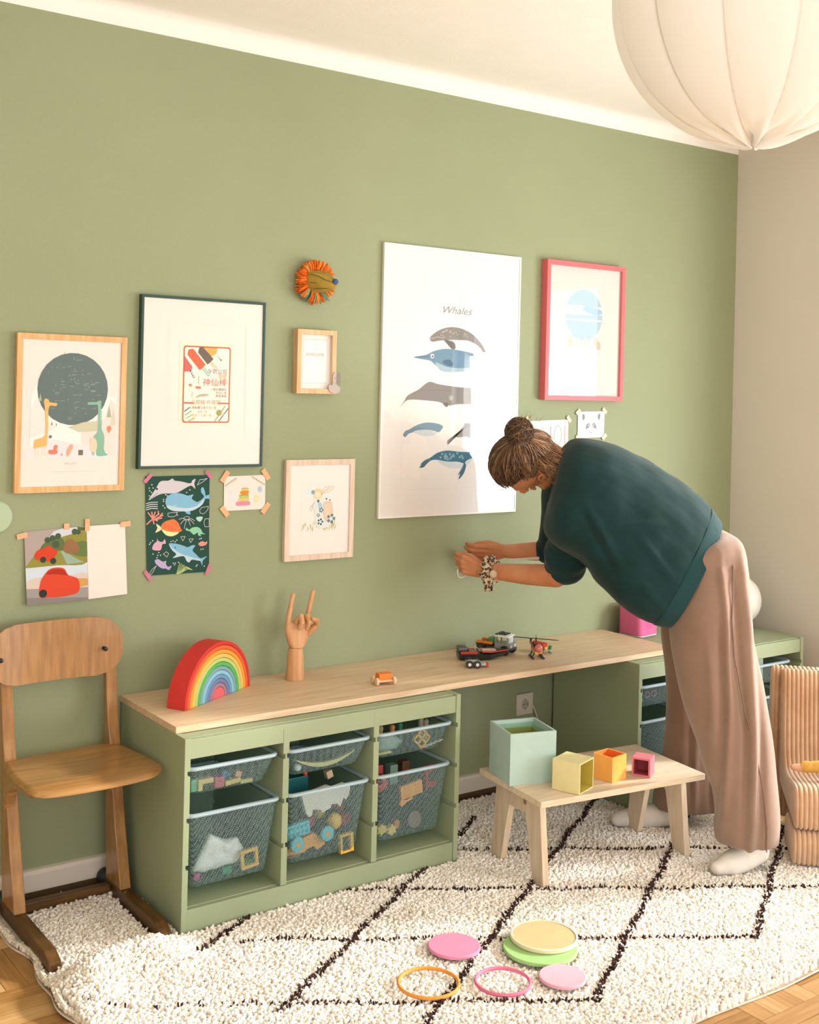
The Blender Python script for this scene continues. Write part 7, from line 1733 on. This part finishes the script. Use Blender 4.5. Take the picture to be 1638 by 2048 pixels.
# eyes under the lids, brows, lips
s = MB()
for sg in (1, -1): s.ball(H(0.0895, -0.002, 0.031 * sg), (0.0075, 0.0075, 0.0055), 12, 8, mat('eye_white', '#e6e0d8', rough=0.2)); s.ball(H(0.0950, -0.003, 0.031 * sg), (0.0034, 0.0034, 0.0034), 10, 6, BLACK)
s.build('eyes', None, person, smooth=True)
s = MB(); caps(s, [H(0.0925, -0.066, 0.017), H(0.1015, -0.066, 0.0), H(0.0925, -0.066, -0.017)], [0.0028, 0.0046, 0.0028], 8); s.build('lips', mat('lip', '#a85f50', rough=0.45), person, smooth=True)

# scrunchie, bead bracelet, ring -------------------------------------------------
AXW = (NW - NE).normalized(); A1 = AXW.cross(UP).normalized(); A2 = AXW.cross(A1)
def leopard():
    m = mat('leopard_print', '#b99c7e', rough=0.8, spec=0.15); nt = m.node_tree; b = nt.nodes['Principled BSDF']; N, L = nt.nodes.new, nt.links.new
    tc = N('ShaderNodeTexCoord'); v = N('ShaderNodeTexVoronoi'); v.feature = 'F1'; v.inputs['Scale'].default_value = 95; L(tc.outputs['Object'], v.inputs['Vector'])
    r_ = N('ShaderNodeValToRGB'); e = r_.color_ramp.elements; e[0].position = 0.0; e[0].color = lin('#8d6a4c'); e[1].position = 0.62; e[1].color = lin('#cdb89c')
    for p_, c_ in ((0.22, '#8d6a4c'), (0.27, '#2b2622'), (0.46, '#2b2622'), (0.52, '#cdb89c')): q_ = e.new(p_); q_.color = lin(c_)
    L(v.outputs[0], r_.inputs[0]); L(r_.outputs[0], b.inputs['Base Color']); return m
LEO = leopard()
s = MB(); CW = NW - AXW * 0.030
def scr(u_, v):
    a, b = 2 * PI * u_, 2 * PI * v; rr_ = 0.021 + 0.004 * math.sin(a * 9) + 0.002 * math.sin(a * 17 + b * 2)
    rad = 0.033 + rr_ * math.cos(b)
    return CW + (A1 * math.cos(a) + A2 * math.sin(a)) * rad + AXW * (rr_ * 0.85 * math.sin(b) + 0.004 * math.sin(a * 5))
s.grid(scr, 72, 16, cu=True, cv=True); s.build('scrunchie', LEO, person, smooth=True, label='leopard-print scrunchie on the wrist')
s = MB()
for a_, sd in ((Vector((0.10, -0.1, -1)), 0.010), (Vector((-0.35, -0.05, -0.9)), -0.006)):
    a_.normalize(); b_ = CW + a_ * 0.035 + AXW * sd; w_ = AXW
    pts = [b_ - w_ * 0.006, b_ + a_ * 0.034 - w_ * 0.016, b_ + a_ * 0.042, b_ + a_ * 0.030 + w_ * 0.016, b_ + w_ * 0.006]; th_ = a_.cross(w_).normalized() * 0.004
    s.add([p + th_ for p in pts] + [p - th_ for p in pts], [(0, 1, 2, 3, 4), (9, 8, 7, 6, 5)] + [((i + 1) % 5, i, i + 5, (i + 1) % 5 + 5) for i in range(5)])
s.build('scrunchie_tail', LEO, person, bevel=0.002)
s = MB(); W2 = NW - AXW * 0.062; s.tube([W2 + (A1 * math.cos(a) + A2 * math.sin(a)) * 0.031 for a in [2 * PI * i / 24 for i in range(24)]], 0.0012, 6, closed=True); s.tube([W2 - AXW * 0.006 + (A1 * math.cos(a) + A2 * math.sin(a)) * 0.031 for a in [2 * PI * i / 24 for i in range(24)]], 0.0009, 6, closed=True)
s.tube([W2 + A2 * 0.030, W2 + A2 * 0.05 + AXW * 0.004, W2 + A2 * 0.070 + AXW * 0.010], 0.0006, 4); s.build('cord_bracelet', mat('pale_cord', '#dcae8c', rough=0.8), person, smooth=True)
s = MB(); p = W2 + AXW * 0.022 - AV * 0.044 - UP * 0.004; s.ball(p, (0.0145, 0.0145, 0.0145), 18, 12); s.build('round_bead', mat('stone_bead', '#cdbb9c', rough=0.5), person, smooth=True, label='round pale bead on the bracelet')
# white paper strip between the forearms and tape loop at the hand
s = MB(); V = [Vector((1.395, -0.20, 0.930)), Vector((1.395, -0.20, 0.934)), Vector((1.475, -0.265, 0.945)), Vector((1.475, -0.265, 0.935))]
s.add([q_ for q_ in V] + [q_ + AV * 0.002 for q_ in V], [(0, 3, 2, 1), (4, 5, 6, 7), (0, 1, 5, 4), (1, 2, 6, 5), (2, 3, 7, 6), (3, 0, 4, 7)])
s.build('paper_strip', PAPER, None, 'thin white paper strip held between the two forearms', 'paper')
s = MB(); KP = NW + Vector((-0.028, 0.085, 0.002)); s.tube([KP + Vector((0.030 * math.cos(a), 0.012 * math.cos(a), -0.016 + 0.022 * math.sin(a))) for a in [R(150 + 190 * i / 14) for i in range(15)]], 0.0022, 6); s.build('tape_loop', PAPER, None, 'white loop of tape curling under the nearer hand', 'tape', smooth=True)
